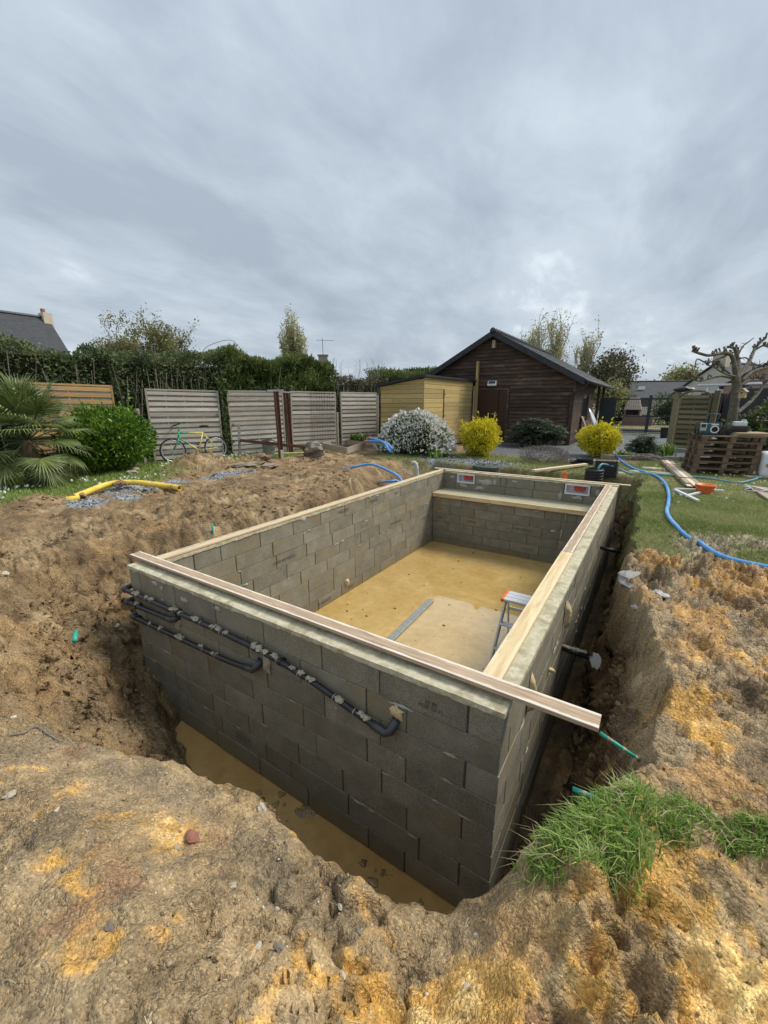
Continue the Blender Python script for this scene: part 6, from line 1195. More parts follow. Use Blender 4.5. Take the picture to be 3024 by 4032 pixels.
# ============================================================ PALLETS AND WHAT LIES ON THEM
M_pal = slatmat('pallet wood', (0.085, 0.058, 0.038), (0.20, 0.145, 0.10), (0.15, 0.10, 0.07), .3)
px_, py_, pr_ = 5.16, 9.78, R(12)
def pallet(z, dx_, dr, lab):
    root = thing('pallet', lab, 'pallet', (px_ + dx_, py_ + dx_ * .2, z), pr_ + dr, 'stacked pallets'); W_, D_ = 1.14, .82
    for j in range(5): MB().box((W_ / 2, .05 + j * (D_ - .1) / 4, .134), (W_, .10, .020)).build('deck_board', M_pal, root)
    for j in range(3): MB().box((W_ / 2, .05 + j * (D_ - .1) / 2, .010), (W_, .10, .019)).build('bottom_board', M_pal, root)
    for i in range(3):
        for j in range(3): MB().box((.05 + i * (W_ - .1) / 2, .05 + j * (D_ - .1) / 2, .072), (.095, .095, .102)).build('block', M_pal, root)
    return root
z = gz(px_ + .5, py_ + .3) - .01
names = ['bottom pallet of the stack on the lawn', 'second pallet from the bottom of the stack', 'third pallet from the bottom of the stack', 'fourth pallet from the bottom of the stack', 'fifth pallet of the stack, just below the top one', 'top pallet of the stack with the radio on it']
offs = [0, .03, .03, .07, .06, .10, .09]
for k in range(6): pallet(z + k * .1445, offs[k], R([0, .4, -.5, .6, -.3, .4, .2][k]), names[k])
zt_p = z + 6 * .1445
def PP(a, b_, c_=0): return (px_ + .09 + a * math.cos(pr_) - b_ * math.sin(pr_), py_ + .02 + a * math.sin(pr_) + b_ * math.cos(pr_), zt_p + c_)
for j in range(4):
    o = MB().box((0, 0, 0), (.62, .62, .016)).build('plywood_sheet', M('plywood', (0.34, 0.25, 0.15), (0.44, 0.34, 0.21), 4, .8, .3, stretch=(2, 12, 12), rnd=.2)); o.location = PP(.92 + j * .015, .38 - j * .01, .010 + j * .0175); o.rotation_euler = (0, 0, pr_ + R(j * 1.5)); tag(o, ['lowest sheet of the plywood pile on the pallets', 'second sheet of the plywood pile on the pallets', 'third sheet of the plywood pile on the pallets', 'top sheet of the plywood pile, knife lying on it'][j], 'plywood sheet', 'plywood pile')
kn = MB().box((0, 0, 0), (.16, .03, .02)).build('utility_knife', M_blk_p, bev=.006); kn.location = PP(.86, .36, .09); kn.rotation_euler = (0, 0, pr_ - R(12)); tag(kn, 'black utility knife with yellow tip on the plywood', 'knife')
o = MB().box((.1, 0, 0), (.05, .024, .016)).build('yellow_tip', Myel, kn)
M_tealp = M('teal plastic case', (0.012, 0.085, 0.10), (0.02, 0.11, 0.125), 20, .4, spec=.5); M_grp = M('grey plastic', (0.33, 0.36, 0.37), (0.42, 0.45, 0.46), 20, .45, spec=.4)
rd = thing('site_radio', 'teal and grey building site radio with carry bar on the pallets', 'radio', PP(.17, .34), pr_)
MB().box((.04, 0, .145), (.30, .17, .23)).build('body', M_tealp, rd, bev=.02, seg=2)
fr_ = MB()
for s in (-1, 1):
    for yy in (-.11, .11): fr_.tube([(s * .20 - .0, yy, .02), (s * .20, yy, .27)], .016, 8)
    fr_.tube([(s * .20, -.11, .27), (s * .20, .11, .27)], .014, 8)
for yy in (-.11, .11): fr_.tube([(-.20, yy, .02), (.20, yy, .02)], .018, 8)
fr_.build('roll_cage', M_blk_p, rd, smooth=True)
MB().box((-.12, -.10, .18), (.13, .03, .17)).build('control_panel', M_grp, rd, bev=.008); MB().box((-.12, -.118, .21), (.08, .006, .07)).build('display', M_glass, rd)
MB().lathe([(.06, 0), (.085, .005), (.085, .02), (.06, .02)], 16, (.10, -.09, .13), rotx(R(90))).build('speaker_ring', M_white, rd); MB().lathe([(0, .004), (.06, .004)], 16, (.10, -.09, .13), rotx(R(90))).build('speaker_cone', M_rub, rd)
MB().box((.10, -.09, .235), (.14, .012, .026)).build('name_plate', M_white, rd)
MB().tube([(-.08, .0, .26), (-.02, .05, .46), (.20, .05, .46), (.14, 0, .26)], .013, 8).build('carry_bar', M_tealp, rd, smooth=True)
tb = thing('mixing_trough', 'black plastic mortar trough behind the radio on the pallets', 'trough', PP(.62, .55), pr_)
def trough(w0, d0, w1, d1, h_, t_=.012):
    P = [(-w0 / 2, -d0 / 2, 0), (w0 / 2, -d0 / 2, 0), (w0 / 2, d0 / 2, 0), (-w0 / 2, d0 / 2, 0), (-w1 / 2, -d1 / 2, h_), (w1 / 2, -d1 / 2, h_), (w1 / 2, d1 / 2, h_), (-w1 / 2, d1 / 2, h_)]
    Q = [(x * .94, y * .94, z + t_ if z == 0 else z) for x, y, z in P]
    return MB().add(P + Q, [(0, 3, 2, 1), (0, 1, 5, 4), (1, 2, 6, 5), (2, 3, 7, 6), (3, 0, 4, 7), (8, 9, 10, 11), (8, 12, 13, 9), (9, 13, 14, 10), (10, 14, 15, 11), (11, 15, 12, 8), (4, 5, 13, 12), (5, 6, 14, 13), (6, 7, 15, 14), (7, 4, 12, 15)])
trough(.52, .32, .66, .44, .20).build('tub', M('mortar stained black', (0.02, 0.021, 0.023), (0.05, 0.05, 0.05), 9, .6, c3=(0.14, 0.135, 0.125), s3=11), tb); 
jc = thing('white_jerrycan', 'white plastic canister lying on the black trough', 'canister', PP(.80, .50, .20), pr_)
MB().box((0, 0, .05), (.24, .15, .10)).build('body', M_white, jc, bev=.02, seg=2); MB().tube([(.02, 0, .09), (.03, 0, .13), (.10, 0, .13), (.11, 0, .09)], .012, 6).build('handle', M_white, jc, smooth=True)
# logs, sack, boards at the right edge
sk = thing('white_sack', 'crumpled white plastic sack right of the pallets', 'sack', (6.78, 10.15, 0)); MB().box((0, 0, .27), (.85, .6, .54)).build('sack', M('white sack', (0.62, 0.63, 0.65), (0.74, 0.75, 0.76), 6, .5, 1.0, 7), sk, smooth=True, bev=.11, seg=4); MB().box((-.1, -.31, .28), (.5, .01, .07), rotx(R(8))).build('red_print', M('faded red print', (0.42, 0.16, 0.11), (0.5, 0.22, 0.16), 20, .6), sk)
bl_ = thing('log_stump', 'thick log standing behind the pallets with a white cloth on top', 'log', (6.62, 12.6, 0)); MB().lathe([(0, 0), (.36, 0), (.34, .5), (.35, 1.0), (0, 1.02)], 18).build('log', M('log bark', (0.16, 0.105, 0.075), (0.25, 0.17, 0.125), 5, .95, .8, 20, stretch=(1, 1, .25)), bl_); MB().ico((0, 0, 1.06), .37, 2, .3, (1.1, 1, .18), 4).build('white_cloth', M_white, bl_, smooth=True)
tag(MB().tube([(6.95, 12.2, 0), (6.93, 12.2, 1.0)], .035, 8).build('grey_tube', M_zinc), 'grey upright tube with white foot beside the standing log', 'tube')
for k, (u0, v0, u1, v1, lab) in enumerate(((1612, 1030, 1670, 1030, 'grey board lying right of the pallets'), (1630, 1052, 1675, 1080, 'second grey board at the right lawn edge'))):
    a, b_ = gp(u0, v0, .03), gp(u1, v1, .03); tag(MB().beam(a, b_, .2, .03).build('loose_board', M_gr), lab, 'board')
co = thing('cord_tangle', 'tangled white cord and pegs at the right lawn edge', 'cord', (0, 0, 0)); rn = random.Random(2); q = gp(1640, 1062, .02); P = [q + np.array((.22 * math.cos(a * 1.3) + rn.uniform(-.08, .08), .18 * math.sin(a) + rn.uniform(-.08, .08), .02 + rn.uniform(0, .05))) for a in np.linspace(0, 14, 26)]; MB().tube(smoothp(P, 3), .007, 5).build('cord', M_white, co, smooth=True); MB().beam(q + np.array((-.1, .15, .06)), q + np.array((.25, -.35, .03)), .03, .03).build('peg', M_pale_w, co)
# plank bundle, set square, orange bucket
pa, pb_ = gp(1440, 997, .06), gp(1500, 1049, .06); dd = (pb_ - pa) / np.linalg.norm(pb_ - pa); sd_ = np.cross((0, 0, 1.), dd); root = thing('plank_bundle', 'strapped bundle of pale planks lying on the lawn', 'planks', (0, 0, 0)); rn = random.Random(4)
for j in range(3):
    for i in range(3): o_ = sd_ * ((i - 1) * .082) + np.array((0, 0, j * .026 - .035)); a = pa + o_ + dd * rn.uniform(-.12, .1); b2 = pb_ + o_ + dd * rn.uniform(-.15, .15); MB().beam(a, b2, .078, .023).build('plank', M_pale_w if (i + j) % 2 else M_gr, root, bev=.002)
for s in (.22, .80): c_ = pa + (pb_ - pa) * s; MB().beam(c_ - sd_ * .13, c_ + sd_ * .13, .03, .085).build('red_strap', M('red strap', (0.45, 0.10, 0.06), (0.36, 0.08, 0.05), 10, .6), root)
ts = thing('set_square', 'white batten set square lying on the lawn by the orange tub', 'set square', (0, 0, 0)); tz = lambda u, v: gp(u, v, .035)
MB().beam(tz(1458, 1056), tz(1563, 1060), .05, .03).build('batten', M_white, ts); MB().beam(tz(1458, 1058) + np.array((0, 0, .002)), tz(1508, 1082) + np.array((0, 0, .002)), .055, .03).build('batten', M_white, ts); MB().beam(tz(1484, 1071) + np.array((0, 0, .004)), tz(1512, 1064) + np.array((0, 0, .004)), .045, .03).build('batten', M_white, ts)
ob = thing('orange_tub', 'small orange mixing tub on the lawn', 'tub', (*gp(1521, 1066)[:2], gz(5.25, 7.3)))
MB().lathe([(0, .004), (.125, .004), (.13, .02), (.145, .14), (.157, .145), (.157, .16), (.14, .16), (.122, .025), (0, .02)], 24).build('body', M_oran, ob, smooth=True); MB().tube([(-.155, 0, .14), (-.12, -.11, .10), (0, -.16, .06), (.12, -.11, .10), (.155, 0, .14)], .005, 5).build('handle', M_oran, ob)
a, b_ = gp(1152, 1017, .06), gp(1266, 1003, .06); tag(MB().beam(a, b_, .10, .05).build('lath', M_pale_w, bev=.003), 'pale timber lath on the grass behind the far wall', 'timber')
for k, (u, v) in enumerate(((1378, 1019), (1336, 1022), (1410, 1012), (1424, 1022))):
    p = gp(u, v, 0); o = MB().ico((0, 0, 0), .2, 2, .5, (1.2, .8, .1), 60 + k).build('stepping_stone', M('stepping stone', (0.40, 0.35, 0.26), (0.5, 0.45, 0.35), 6, .95, .5), loc=(p[0], p[1], gz(p[0], p[1]) + .01)); tag(o, 'flat pale stepping stone in the lawn near the blue hose', 'stepping stone', 'stepping stones in the lawn')
o = MB().lathe([(0, .045), (.34, .04), (.36, .02), (.36, -.05), (0, -.05)], 28, (.78, 8.55, gz(.78, 8.55))).build('manhole_cover', M('dark green cover', (0.045, 0.065, 0.06), (0.07, 0.09, 0.085), 9, .6, .3)); tag(o, 'round dark green cover in the slate chips', 'cover')
for k in range(7):
    x = 3.3 + k * .38; o = MB().box((0, 0, .05), (.36, .12, .14)).build('kerb_stone', M('kerb stone', (0.16, 0.155, 0.14), (0.23, 0.22, 0.2), 7, .9, .6, rnd=.15), loc=(x, 11.55 + .12 * k, 0), rz=R(12)); tag(o, 'rough kerb stone edging the bed by the driveway', 'kerb stone', 'kerb stones of the driveway bed')
# ============================================================ ARCHED PANEL, GATE, DRIVEWAY
root = thing('arched_fence', 'mossy arched fence panel standing by the driveway', 'fence panel', (5.30, 15.42, -.02), R(-17)); panel(.86, 1.72, root, M_old, slatmat('dark mossy slat', (.07, .06, .035), (.12, .10, .06), (.09, .08, .04)), M_old, 11, .22, 1)
for x, y_, lab in ((4.80, 15.60, 'square post left of the arched panel with a black bag on top'), (5.84, 15.28, 'square post right of the arched panel')):
    o = MB().box((0, 0, .95), (.15, .15, 1.95)).build('gate_post', M_old, bev=.008); o.location = (x, y_, 0); o.rotation_euler = (0, 0, R(-17)); tag(o, lab, 'post')
o = MB().ico((0, 0, 0), .2, 2, .4, (1.5, .8, .45), 9).build('black_bag', M_blk_p, loc=(4.92, 15.55, 1.98)); tag(o, 'black plastic lying over the left panel post', 'plastic sheet')
M_ant = M('anthracite steel', (0.030, 0.037, 0.043), (0.042, 0.05, 0.056), 10, .45, spec=.4)
gt = thing('sliding_gate', 'dark steel driveway gate with wire infill and solid end panel', 'gate', (0, 22.95, 0))
for z_ in (.16, .88, 1.70): MB().bb(1.7, 7.2, -.025, .025, z_ - .03, z_ + .03).build('rail', M_ant, gt)
MB().bb(1.72, 2.46, -.03, .03, .19, 1.76).build('solid_panel', M_ant, gt)
for k in range(48): x = 2.55 + k * .098; MB().bb(x - .004, x + .004, -.012, -.004, .18, 1.68).build('wire', M_ant, gt)
for k in range(7): MB().bb(2.5, 7.2, .002, .008, .35 + k * .2, .356 + k * .2).build('wire', M_ant, gt)
MB().bb(3.86, 4.00, -.09, .06, 0, 1.88).build('post', M_ant, gt); MB().bb(7.1, 7.24, -.09, .06, 0, 1.88).build('post', M_ant, gt)
tag(MB().bb(1.2, 9, 23.5, 23.7, -.1, .24).build('low_wall', M('render', (0.42, 0.40, 0.35), (0.52, 0.5, 0.45), 3, .9)), 'low pale plinth wall behind the driveway gate', 'wall')
tag(MB().lathe([(0, .0), (.17, 0), (.2, .42), (.22, .43), (.22, .45), (.19, .45), (.16, .05), (0, .05)], 18, (4.72, 20.9, 0)).build('plant_pot', M_blk_p), 'black plant pot on the driveway by the arched panel', 'pot')
bq = thing('brick_barbecue', 'brick garden barbecue with hood behind the gate', 'barbecue', (3.05, 32, 0)); M_br = M('reddish brick', (0.16, 0.10, 0.085), (0.25, 0.17, 0.145), 14, .9, .5); M_brl = M('pale brick', (0.40, 0.32, 0.28), (0.5, 0.42, 0.38), 14, .9, .5)
MB().bb(-.75, .75, -.5, .5, 0, .62).build('base', M_br, bq); MB().bb(-.75, .2, -.5, .5, .63, .68).build('slab', M_brl, bq); MB().bb(-.70, -.6, -.45, .5, .68, 1.05).bb(.15, .25, -.45, .5, .68, 1.05).bb(-.7, .25, .42, .52, .68, 1.05).build('hearth', M_br, bq); MB().bb(.35, 1.0, -.4, .4, .0, .72).build('side_shelf', M_br, bq)
MB().add([(-.75, -.5, 1.05), (.3, -.5, 1.05), (.3, .5, 1.05), (-.75, .5, 1.05), (-.5, -.25, 1.85), (.05, -.25, 1.85), (.05, .25, 1.85), (-.5, .25, 1.85)], [(0, 3, 2, 1), (4, 5, 6, 7), (0, 1, 5, 4), (1, 2, 6, 5), (2, 3, 7, 6), (3, 0, 4, 7)]).build('hood', M_brl, bq); MB().bb(-.35, -.1, -.12, .12, 1.85, 2.02).build('flue', M_br, bq)
for (x, y_, r, lab, mt, sd_) in ((1.9, 33.5, (1.1, .8, 1.25), 'green garden shrub behind the solid gate panel', L_hedge, 61), (5.0, 34, (1.3, .8, 1.2), 'green shrub beyond the gate near the arched panel', L_hedge, 62)): bush('garden_shrub', lab, (x, y_, .9), r, 3500, .12, mt, .5, .3, .2, sd_)
# ============================================================ VAN
M_van = M('dark grey van paint', (0.021, 0.024, 0.030), (0.026, 0.029, 0.036), 3, .28, spec=.5); M_dark = M('interior shade', (0.010, 0.010, 0.011), (0.016, 0.016, 0.017), 6, .9)
van = thing('grey_van', 'dark grey panel van with open doors and roof rack behind the tree', 'van', (6.15, 17.1, 0), R(-14)); vl, vw, vh = 5.2, 1.95, 2.02
body = MB().prism([(0.0, .32), (.03, .9), (.06, 1.5), (.16, 1.93), (.30, vh), (3.6, vh), (3.95, 1.9), (4.45, 1.25), (5.05, 1.02), (5.2, .8), (5.2, .32)], 0, vw, 'y').build('body', M_van, van, bev=.03, seg=2)
for x in (.95, 4.2):
    for y_ in (.1, vw - .1): w_ = MB().lathe([(.0, -.1), (.2, -.1), (.22, -.11), (.33, -.10), (.345, -.05), (.345, .05), (.33, .1), (0, .1)], 22, (x, y_, .34), rotx(R(90))).build('wheel', M_rub, van)
MB().bb(1.95, 3.15, -.012, .01, .42, 1.72).build('side_opening_shade', M_dark, van); sdn = MB().bb(.72, 1.93, -.06, -.02, .42, 1.74).build('sliding_door', M_van, van, bev=.012, seg=2)  # doorway is a flat dark plate, the shade inside put into its colour
MB().tube(smoothp([(.78, -.062, 1.16), (1.3, -.064, 1.14), (1.6, -.064, 1.18), (1.86, -.064, 1.36)]), .012, 6).build('door_crease', M('crease highlight', (0.06, 0.068, 0.08), (0.07, 0.078, 0.09), 5, .3), sdn, smooth=True)  # lighter tone paints the highlight along the crease
MB().box((-.30, -.10, 1.12), (.62, .05, 1.5), rotz(R(12))).build('rear_door', M_van, van, bev=.012, seg=2); MB().bb(-.012, .012, .1, vw - .1, .5, 1.85).build('rear_opening_shade', M_dark, van); MB().bb(.30, .36, -.014, .002, .9, 1.2).build('red_lamp', M_red, van); MB().box((-.02, .05, 1.15), (.05, .12, .42)).build('red_lamp', M_red, van)  # rear doorway likewise a dark plate painted as the shaded inside
for x in (.5, 1.6, 2.8): MB().bb(x - .03, x + .03, .1, vw - .1, vh + .06, vh + .10).bb(x - .03, x + .03, .1, .16, vh - .01, vh + .06).bb(x - .03, x + .03, vw - .16, vw - .1, vh - .01, vh + .06).build('rack_bar', M_rub, van)
for j, (y_, r, x0, x1) in enumerate(((.30, .035, .1, 4.2), (.45, .05, .55, 4.6), (.62, .04, -.9, 4.0), (.9, .04, .3, 4.2))): tag(MB().tube([(x0, 0, 0), (x1, 0, 0)], r, 10).build('roof_tube', M_white, smooth=True), ['thin white tube on the van roof rack', 'thick white tube on the van roof rack', 'white tube jutting out behind the van roof rack', 'white tube at the back of the van roof rack'][j], 'tube').matrix_world = van.matrix_basis @ Matrix.Translation((0, y_, vh + .10 + r)) 
al = thing('aluminium_ladder', 'aluminium ladder leaning against the rear of the van', 'ladder', (0, 0, 0)); la, lb = tp(1520, 935, 15.6), tp(1552, 838, 15.9); la[2] = max(.0, la[2] - .35); off = np.array((-.36, .10, 0))
for o_ in (0, 1): MB().beam(la + off * o_ * 1.05, lb + off * o_ * .9, .028, .06).build('rail', M_alu, al)
for k in range(8): s = .06 + k * .125; c_ = la + (lb - la) * s; MB().tube([c_, c_ + off * (1.05 - .15 * s)], .014, 6).build('rung', M_alu, al)
# ============================================================ POLLARDED TREE
M_pol = M('lichened bark', (0.075, 0.062, 0.044), (0.155, 0.135, 0.098), 8, .95, .9, 25, c3=(0.17, 0.165, 0.125), s3=4)
pt = thing('pollard_tree', 'bare pollarded fruit tree with knobbly limbs in front of the van', 'tree', (0, 0, 0))
def CP(x, y, t_): return tp((2224 + x / 2.0738) / 1.82278, (1250 + y / 2.0738) / 1.82278, t_)
T0 = 11.3
base = CP(1360, 870, T0); tr = [np.array((base[0] - .02, base[1] - .05, -.1)), np.array((base[0], base[1], .4)), base, CP(1385, 700, T0), CP(1400, 560, T0), CP(1395, 480, T0)]
MB().tube(smoothp(tr, 4), np.interp(np.linspace(0, 1, 21), [0, .2, .6, 1], [.15, .125, .11, .10]), 12, wob=.12).build('trunk', M_pol, pt, smooth=True)
limbs = [([(1395, 500, 0), (1385, 400, -.1), (1360, 310, -.2), (1290, 290, -.4), (1180, 310, -.6), (1090, 290, -.75), (1040, 275, -.8)], .10, .03),
 ([(1400, 500, 0), (1420, 400, .15), (1405, 310, .25), (1380, 250, .2), (1330, 240, .1)], .105, .045),
 ([(1410, 500, 0), (1460, 430, .2), (1510, 350, .4), (1550, 260, .6), (1590, 210, .7), (1640, 170, .8)], .09, .04),
 ([(1400, 480, 0), (1340, 470, -.3), (1270, 440, -.5), (1210, 400, -.7), (1160, 390, -.8)], .045, .016),
 ([(1380, 500, 0), (1280, 480, -.3), (1180, 500, -.6), (1110, 520, -.8), (1040, 500, -.9), (985, 475, -1.0)], .05, .018),
 ([(1420, 560, 0), (1500, 520, .2), (1590, 510, .4), (1680, 500, .5)], .06, .03), ([(1440, 520, 0), (1540, 440, .3), (1640, 410, .5), (1720, 380, .6)], .075, .04),
 ([(1390, 790, 0), (1480, 720, .2), (1560, 640, .4), (1620, 560, .5), (1680, 480, .6)], .085, .05),
 ([(1405, 330, .2), (1450, 240, .3), (1500, 200, .35), (1545, 165, .4)], .04, .014), ([(1560, 260, .6), (1620, 230, .6), (1680, 250, .65)], .05, .03), ([(1340, 300, -.2), (1250, 340, -.3), (1160, 370, -.4), (1080, 340, -.5), (1060, 420, -.5), (1030, 440, -.55)], .04, .013), ([(1420, 340, .2), (1480, 330, .3), (1560, 390, .5), (1620, 370, .6)], .035, .014)]
rn = random.Random(8)
for P, ra, rb in limbs:
    Q = smoothp([CP(x, y, T0 + d) for x, y, d in P], 4); n = len(Q); lm = MB().tube(Q, list(np.linspace(ra * .62, rb * .75, n)), 8, wob=.25)
    if ra > .04:
        for k in range(int(n * .85)):
            i = rn.randint(max(1, n // 3), n - 1); q0 = Q[i]; h_ = rn.uniform(.06, .17); tpk = q0 + np.array((rn.uniform(-.05, .05), rn.uniform(-.05, .05), h_)); lm.tube([q0, (q0 + tpk) / 2 + np.array((rn.uniform(-.02, .02), 0, 0)), tpk], [rb * .55, .018, .026], 5, wob=.4)
    else:
        for k in range(7):
            i = rn.randint(2, n - 1); q0 = Q[i]; lm.tube([q0, q0 + np.array((rn.uniform(-.12, .12), rn.uniform(-.1, .1), rn.uniform(-.1, .14)))], [.009, .005], 4)
    lm.build('limb', M_pol, pt, smooth=True)
bh = thing('bird_house', 'small plywood bird house hung on the pollarded tree', 'bird house', tuple(CP(1452, 625, T0 - .28)), R(-25)); M_ply = M('bare plywood', (0.44, 0.32, 0.17), (0.52, 0.40, 0.23), 8, .8)
MB().prism([(-.07, -.1), (.07, -.1), (.07, .07), (0, .13), (-.07, .07)], -.07, .07, 'y').build('box', M_ply, bh)
for s in (-1, 1): MB().beam((s * .10, 0, .05), (0, 0, .145), .2, .012, (0, 0, 1)).build('roof_board', M_gr, bh)
MB().lathe([(0, 0), (.02, 0)], 12, (0, -.072, .03), rotx(R(90))).build('entrance_hole_shade', M_dark, bh)  # hole is a dark disc, its inner shade painted on
MB().beam((0, .07, 0), (-.02, .25, 0), .03, .03).build('bracket', M_gr, bh)
c_ = tp(1668, 935, 10.4); bush('hydrangea_bush', 'leafy hydrangea bush with brown old flower heads at the right edge', (c_[0], c_[1], .72), (.82, .7, .74), 5200, .10, L_spir, .6, .3, .2, 71)
P, d, t_ = shell(260, (c_[0], c_[1], .74), (.84, .72, .78), .05, .2, 1.7, 71, .4); o = leaves('old_flower_heads', np.repeat(P, 6, 0) + RNG.normal(size=(len(P) * 6, 3)) * .03, .06, .8, .2, None, L_heath, bpy.data.objects['hydrangea_bush'])
# ============================================================ HOUSES
M_wallw = M('white render', (0.55, 0.53, 0.49), (0.63, 0.61, 0.57), 1.5, .9); M_rs = M('far slate roof', (0.045, 0.048, 0.053), (0.072, 0.076, 0.082), 2.5, .85, .6, 9, stretch=(1, 1, 3)); M_chim = M('chimney render', (0.50, 0.44, 0.34), (0.58, 0.52, 0.42), 3, .9)
def house(name, lab, c, ang, lx, wy, zw, zr, wm_=None, over=.3):
    """ridge along local x; walls lx by wy, eaves at zw, ridge at zr"""
    root = thing(name, lab, 'house', (c[0], c[1], 0), ang); hw = wy / 2
    MB().prism([(-hw, -.3), (hw, -.3), (hw, zw), (0, zr - .1), (-hw, zw)], -lx / 2, lx / 2, 'x').build('wall', wm_ or M_wallw, root)
    sl_ = (zr - zw) / hw
    for s in (-1, 1):
        ye, ze_ = s * (hw + over), zw - sl_ * over; x = lx / 2 + .2
        MB().add([(-x, 0, zr), (x, 0, zr), (x, ye, ze_), (-x, ye, ze_), (-x, 0, zr + .12), (x, 0, zr + .12), (x, ye, ze_ + .12), (-x, ye, ze_ + .12)], [(0, 1, 2, 3), (7, 6, 5, 4), (0, 4, 5, 1), (2, 6, 7, 3), (1, 5, 6, 2), (0, 3, 7, 4)]).build('roof_slope', M_rs, root)
    MB().tube([(-lx / 2 - .2, 0, zr + .12), (lx / 2 + .2, 0, zr + .12)], .13, 8).build('ridge', M_verge, root); return root
# left: steep slate roof with rendered chimney
hA = house('slate_roof_house', 'house with steep grey slate roof and cream chimney beyond the left hedge', (-37.0, 4.4), R(90), 18.0, 9.5, 3.0, 7.9)
MB().bb(8.75, 9.35, -.45, .45, 6.9, 8.35).build('chimney', M_chim, hA); MB().lathe([(.16, 8.35), (.16, 8.65), (.12, 8.65), (.12, 8.35)], 12, (8.95, 0, 0)).build('chimney_pot', M('terracotta', (0.30, 0.12, 0.07), (0.38, 0.16, 0.10), 9, .9), hA)
MB().bb(3.2, 3.8, -2.0, -1.5, 6.15, 6.4).build('roof_vent', M_verge, hA)
b0 = tp(640, 868, 47); hB = house('far_roof_house', 'distant house roof with chimney and aerial above the conifer hedge', (b0[0] - 1.2, b0[1]), R(38), 9.0, 8.0, 2.6, 5.9)
MB().bb(3.6, 4.6, -.4, .4, 5.2, 6.6).bb(3.5, 4.7, -.5, .5, 6.6, 6.72).build('chimney', M('grey chimney', (0.22, 0.20, 0.18), (0.3, 0.28, 0.25), 5, .9), hB); ae = MB().tube([(4.1, .3, 6.6), (4.1, .3, 8.5)], .03, 5).tube([(3.4, .3, 8.3), (5.4, .3, 8.25)], .02, 5)
for k in range(7): ae.tube([(3.5 + k * .3, 0.0, 8.3), (3.5 + k * .3, .6, 8.3)], .012, 4)
ae.build('aerial', M_ant, hB)
b0 = tp(893, 868, 60); hC = house('far_chimney_house', 'tiny distant house with chimney above the hedge by the chalet', (b0[0] - 1, b0[1]), R(30), 10, 8, 2.5, 4.4); MB().bb(-.5, .6, -.5, .5, 4.0, 5.6).build('chimney', M('grey chimney', (0.2, 0.2, 0.2)), hC)
b0 = tp(1412, 868, 56); hD = house('long_house', 'long low house with dark slate roof behind the gate', (b0[0] + .3, b0[1]), R(24), 13.0, 7.5, 2.05, 4.0); MB().bb(-3.4, -2.6, -2.35, -2.2, 3.05, 3.45).build('skylight', M_white, hD)
for x in (-3, 0, 3): wi = MB().bb(x - .6, x + .6, -3.80, -3.74, .8, 1.9).build('window', M_white, hD); MB().bb(x - .5, x + .5, -3.83, -3.80, .9, 1.8).build('pane', M_glass, wi)
b0 = tp(1537, 868, 36); hE = house('white_gable_house', 'house with tall white gable and slate roof right of the gate', (b0[0] + 2.0, b0[1] + 4.5), R(62), 9.0, 6.6, 2.0, 4.72); MB().bb(-4.2, -3.4, -.5, .5, 4.3, 5.5).build('chimney', M_chim, hE)
wi = MB().bb(-4.56, -4.5, -.5, .5, 1.2, 2.3).build('window', M_white, hE)
b0 = tp(1690, 868, 27); hF = house('brown_wing_house', 'house wing with slate roof and timber wall at the right edge', (b0[0] + 1.5, b0[1] + 3), R(75), 8, 7.5, 2.6, 5.0, M('weathered boarding', (0.30, 0.19, 0.15), (0.38, 0.26, 0.21), 3, .9, .4, stretch=(8, 8, 1)))
# ============================================================ STONES, CLODS, CHIPS
def icos(name, X_, Y_, S_r, mat, sq=.6, sub=1, lift=.25, seedn=12, Z_=None, **k):
    protos = []
    for s in range(seedn):
        bm = bmesh.new(); bmesh.ops.create_icosphere(bm, subdivisions=sub, radius=1.0); P = np.array([v.co for v in bm.verts]); F = np.array([[v.index for v in f.verts] for f in bm.faces]); bm.free()
        d = 1 + .6 * vn(P[:, 0] * 1.9 + s * 5, P[:, 1] * 1.9, P[:, 2] * 1.9 + .31, s) + .75 * (np.random.default_rng(s).random(len(P)) - .5); protos.append((P * d[:, None], F))
    Z_ = ground(X_, Y_) if Z_ is None else Z_; VV = []; FF = []; nb = 0; TT = []
    for i in range(len(X_)):
        P, F = protos[i % seedn]; a = RNG.random() * 6.283; sc = S_r[i]; c_, s_ = math.cos(a), math.sin(a); Q = P @ np.array([[c_, s_, 0], [-s_, c_, 0], [0, 0, 1]]) * np.array((sc * RNG.uniform(.8, 1.4), sc, sc * sq)); VV.append(Q + np.array((X_[i], Y_[i], Z_[i] + sc * lift))); FF.append(F + nb); nb += len(P); TT.append(np.full(len(P), RNG.random()))
    return obj(name, npmesh(name, np.concatenate(VV), np.concatenate(FF), np.concatenate(TT)), mat, **k)
L_cl = leafmat('clod earth', (0.18, 0.12, 0.062), (0.27, 0.183, 0.095), (0.37, 0.26, 0.145), 0, .85); L_cr = leafmat('crumb earth', (0.19, 0.135, 0.07), (0.36, 0.25, 0.12), (0.58, 0.38, 0.14), 0, .85); L_pb = leafmat('pebble', (0.25, 0.20, 0.14), (0.40, 0.34, 0.25), (0.60, 0.54, 0.45), 0, .6); L_sl = leafmat('slate chip', (0.07, 0.075, 0.08), (0.17, 0.18, 0.185), (0.36, 0.375, 0.385), 0, .5)
for L_ in (L_cl, L_cr):
    t = L_.node_tree; b = [n for n in t.nodes if n.type == 'BSDF_PRINCIPLED'][0]; bumpn(t, b, noise(t, objvec(t, rnd=False), 60, 6, .7), .8, .02)
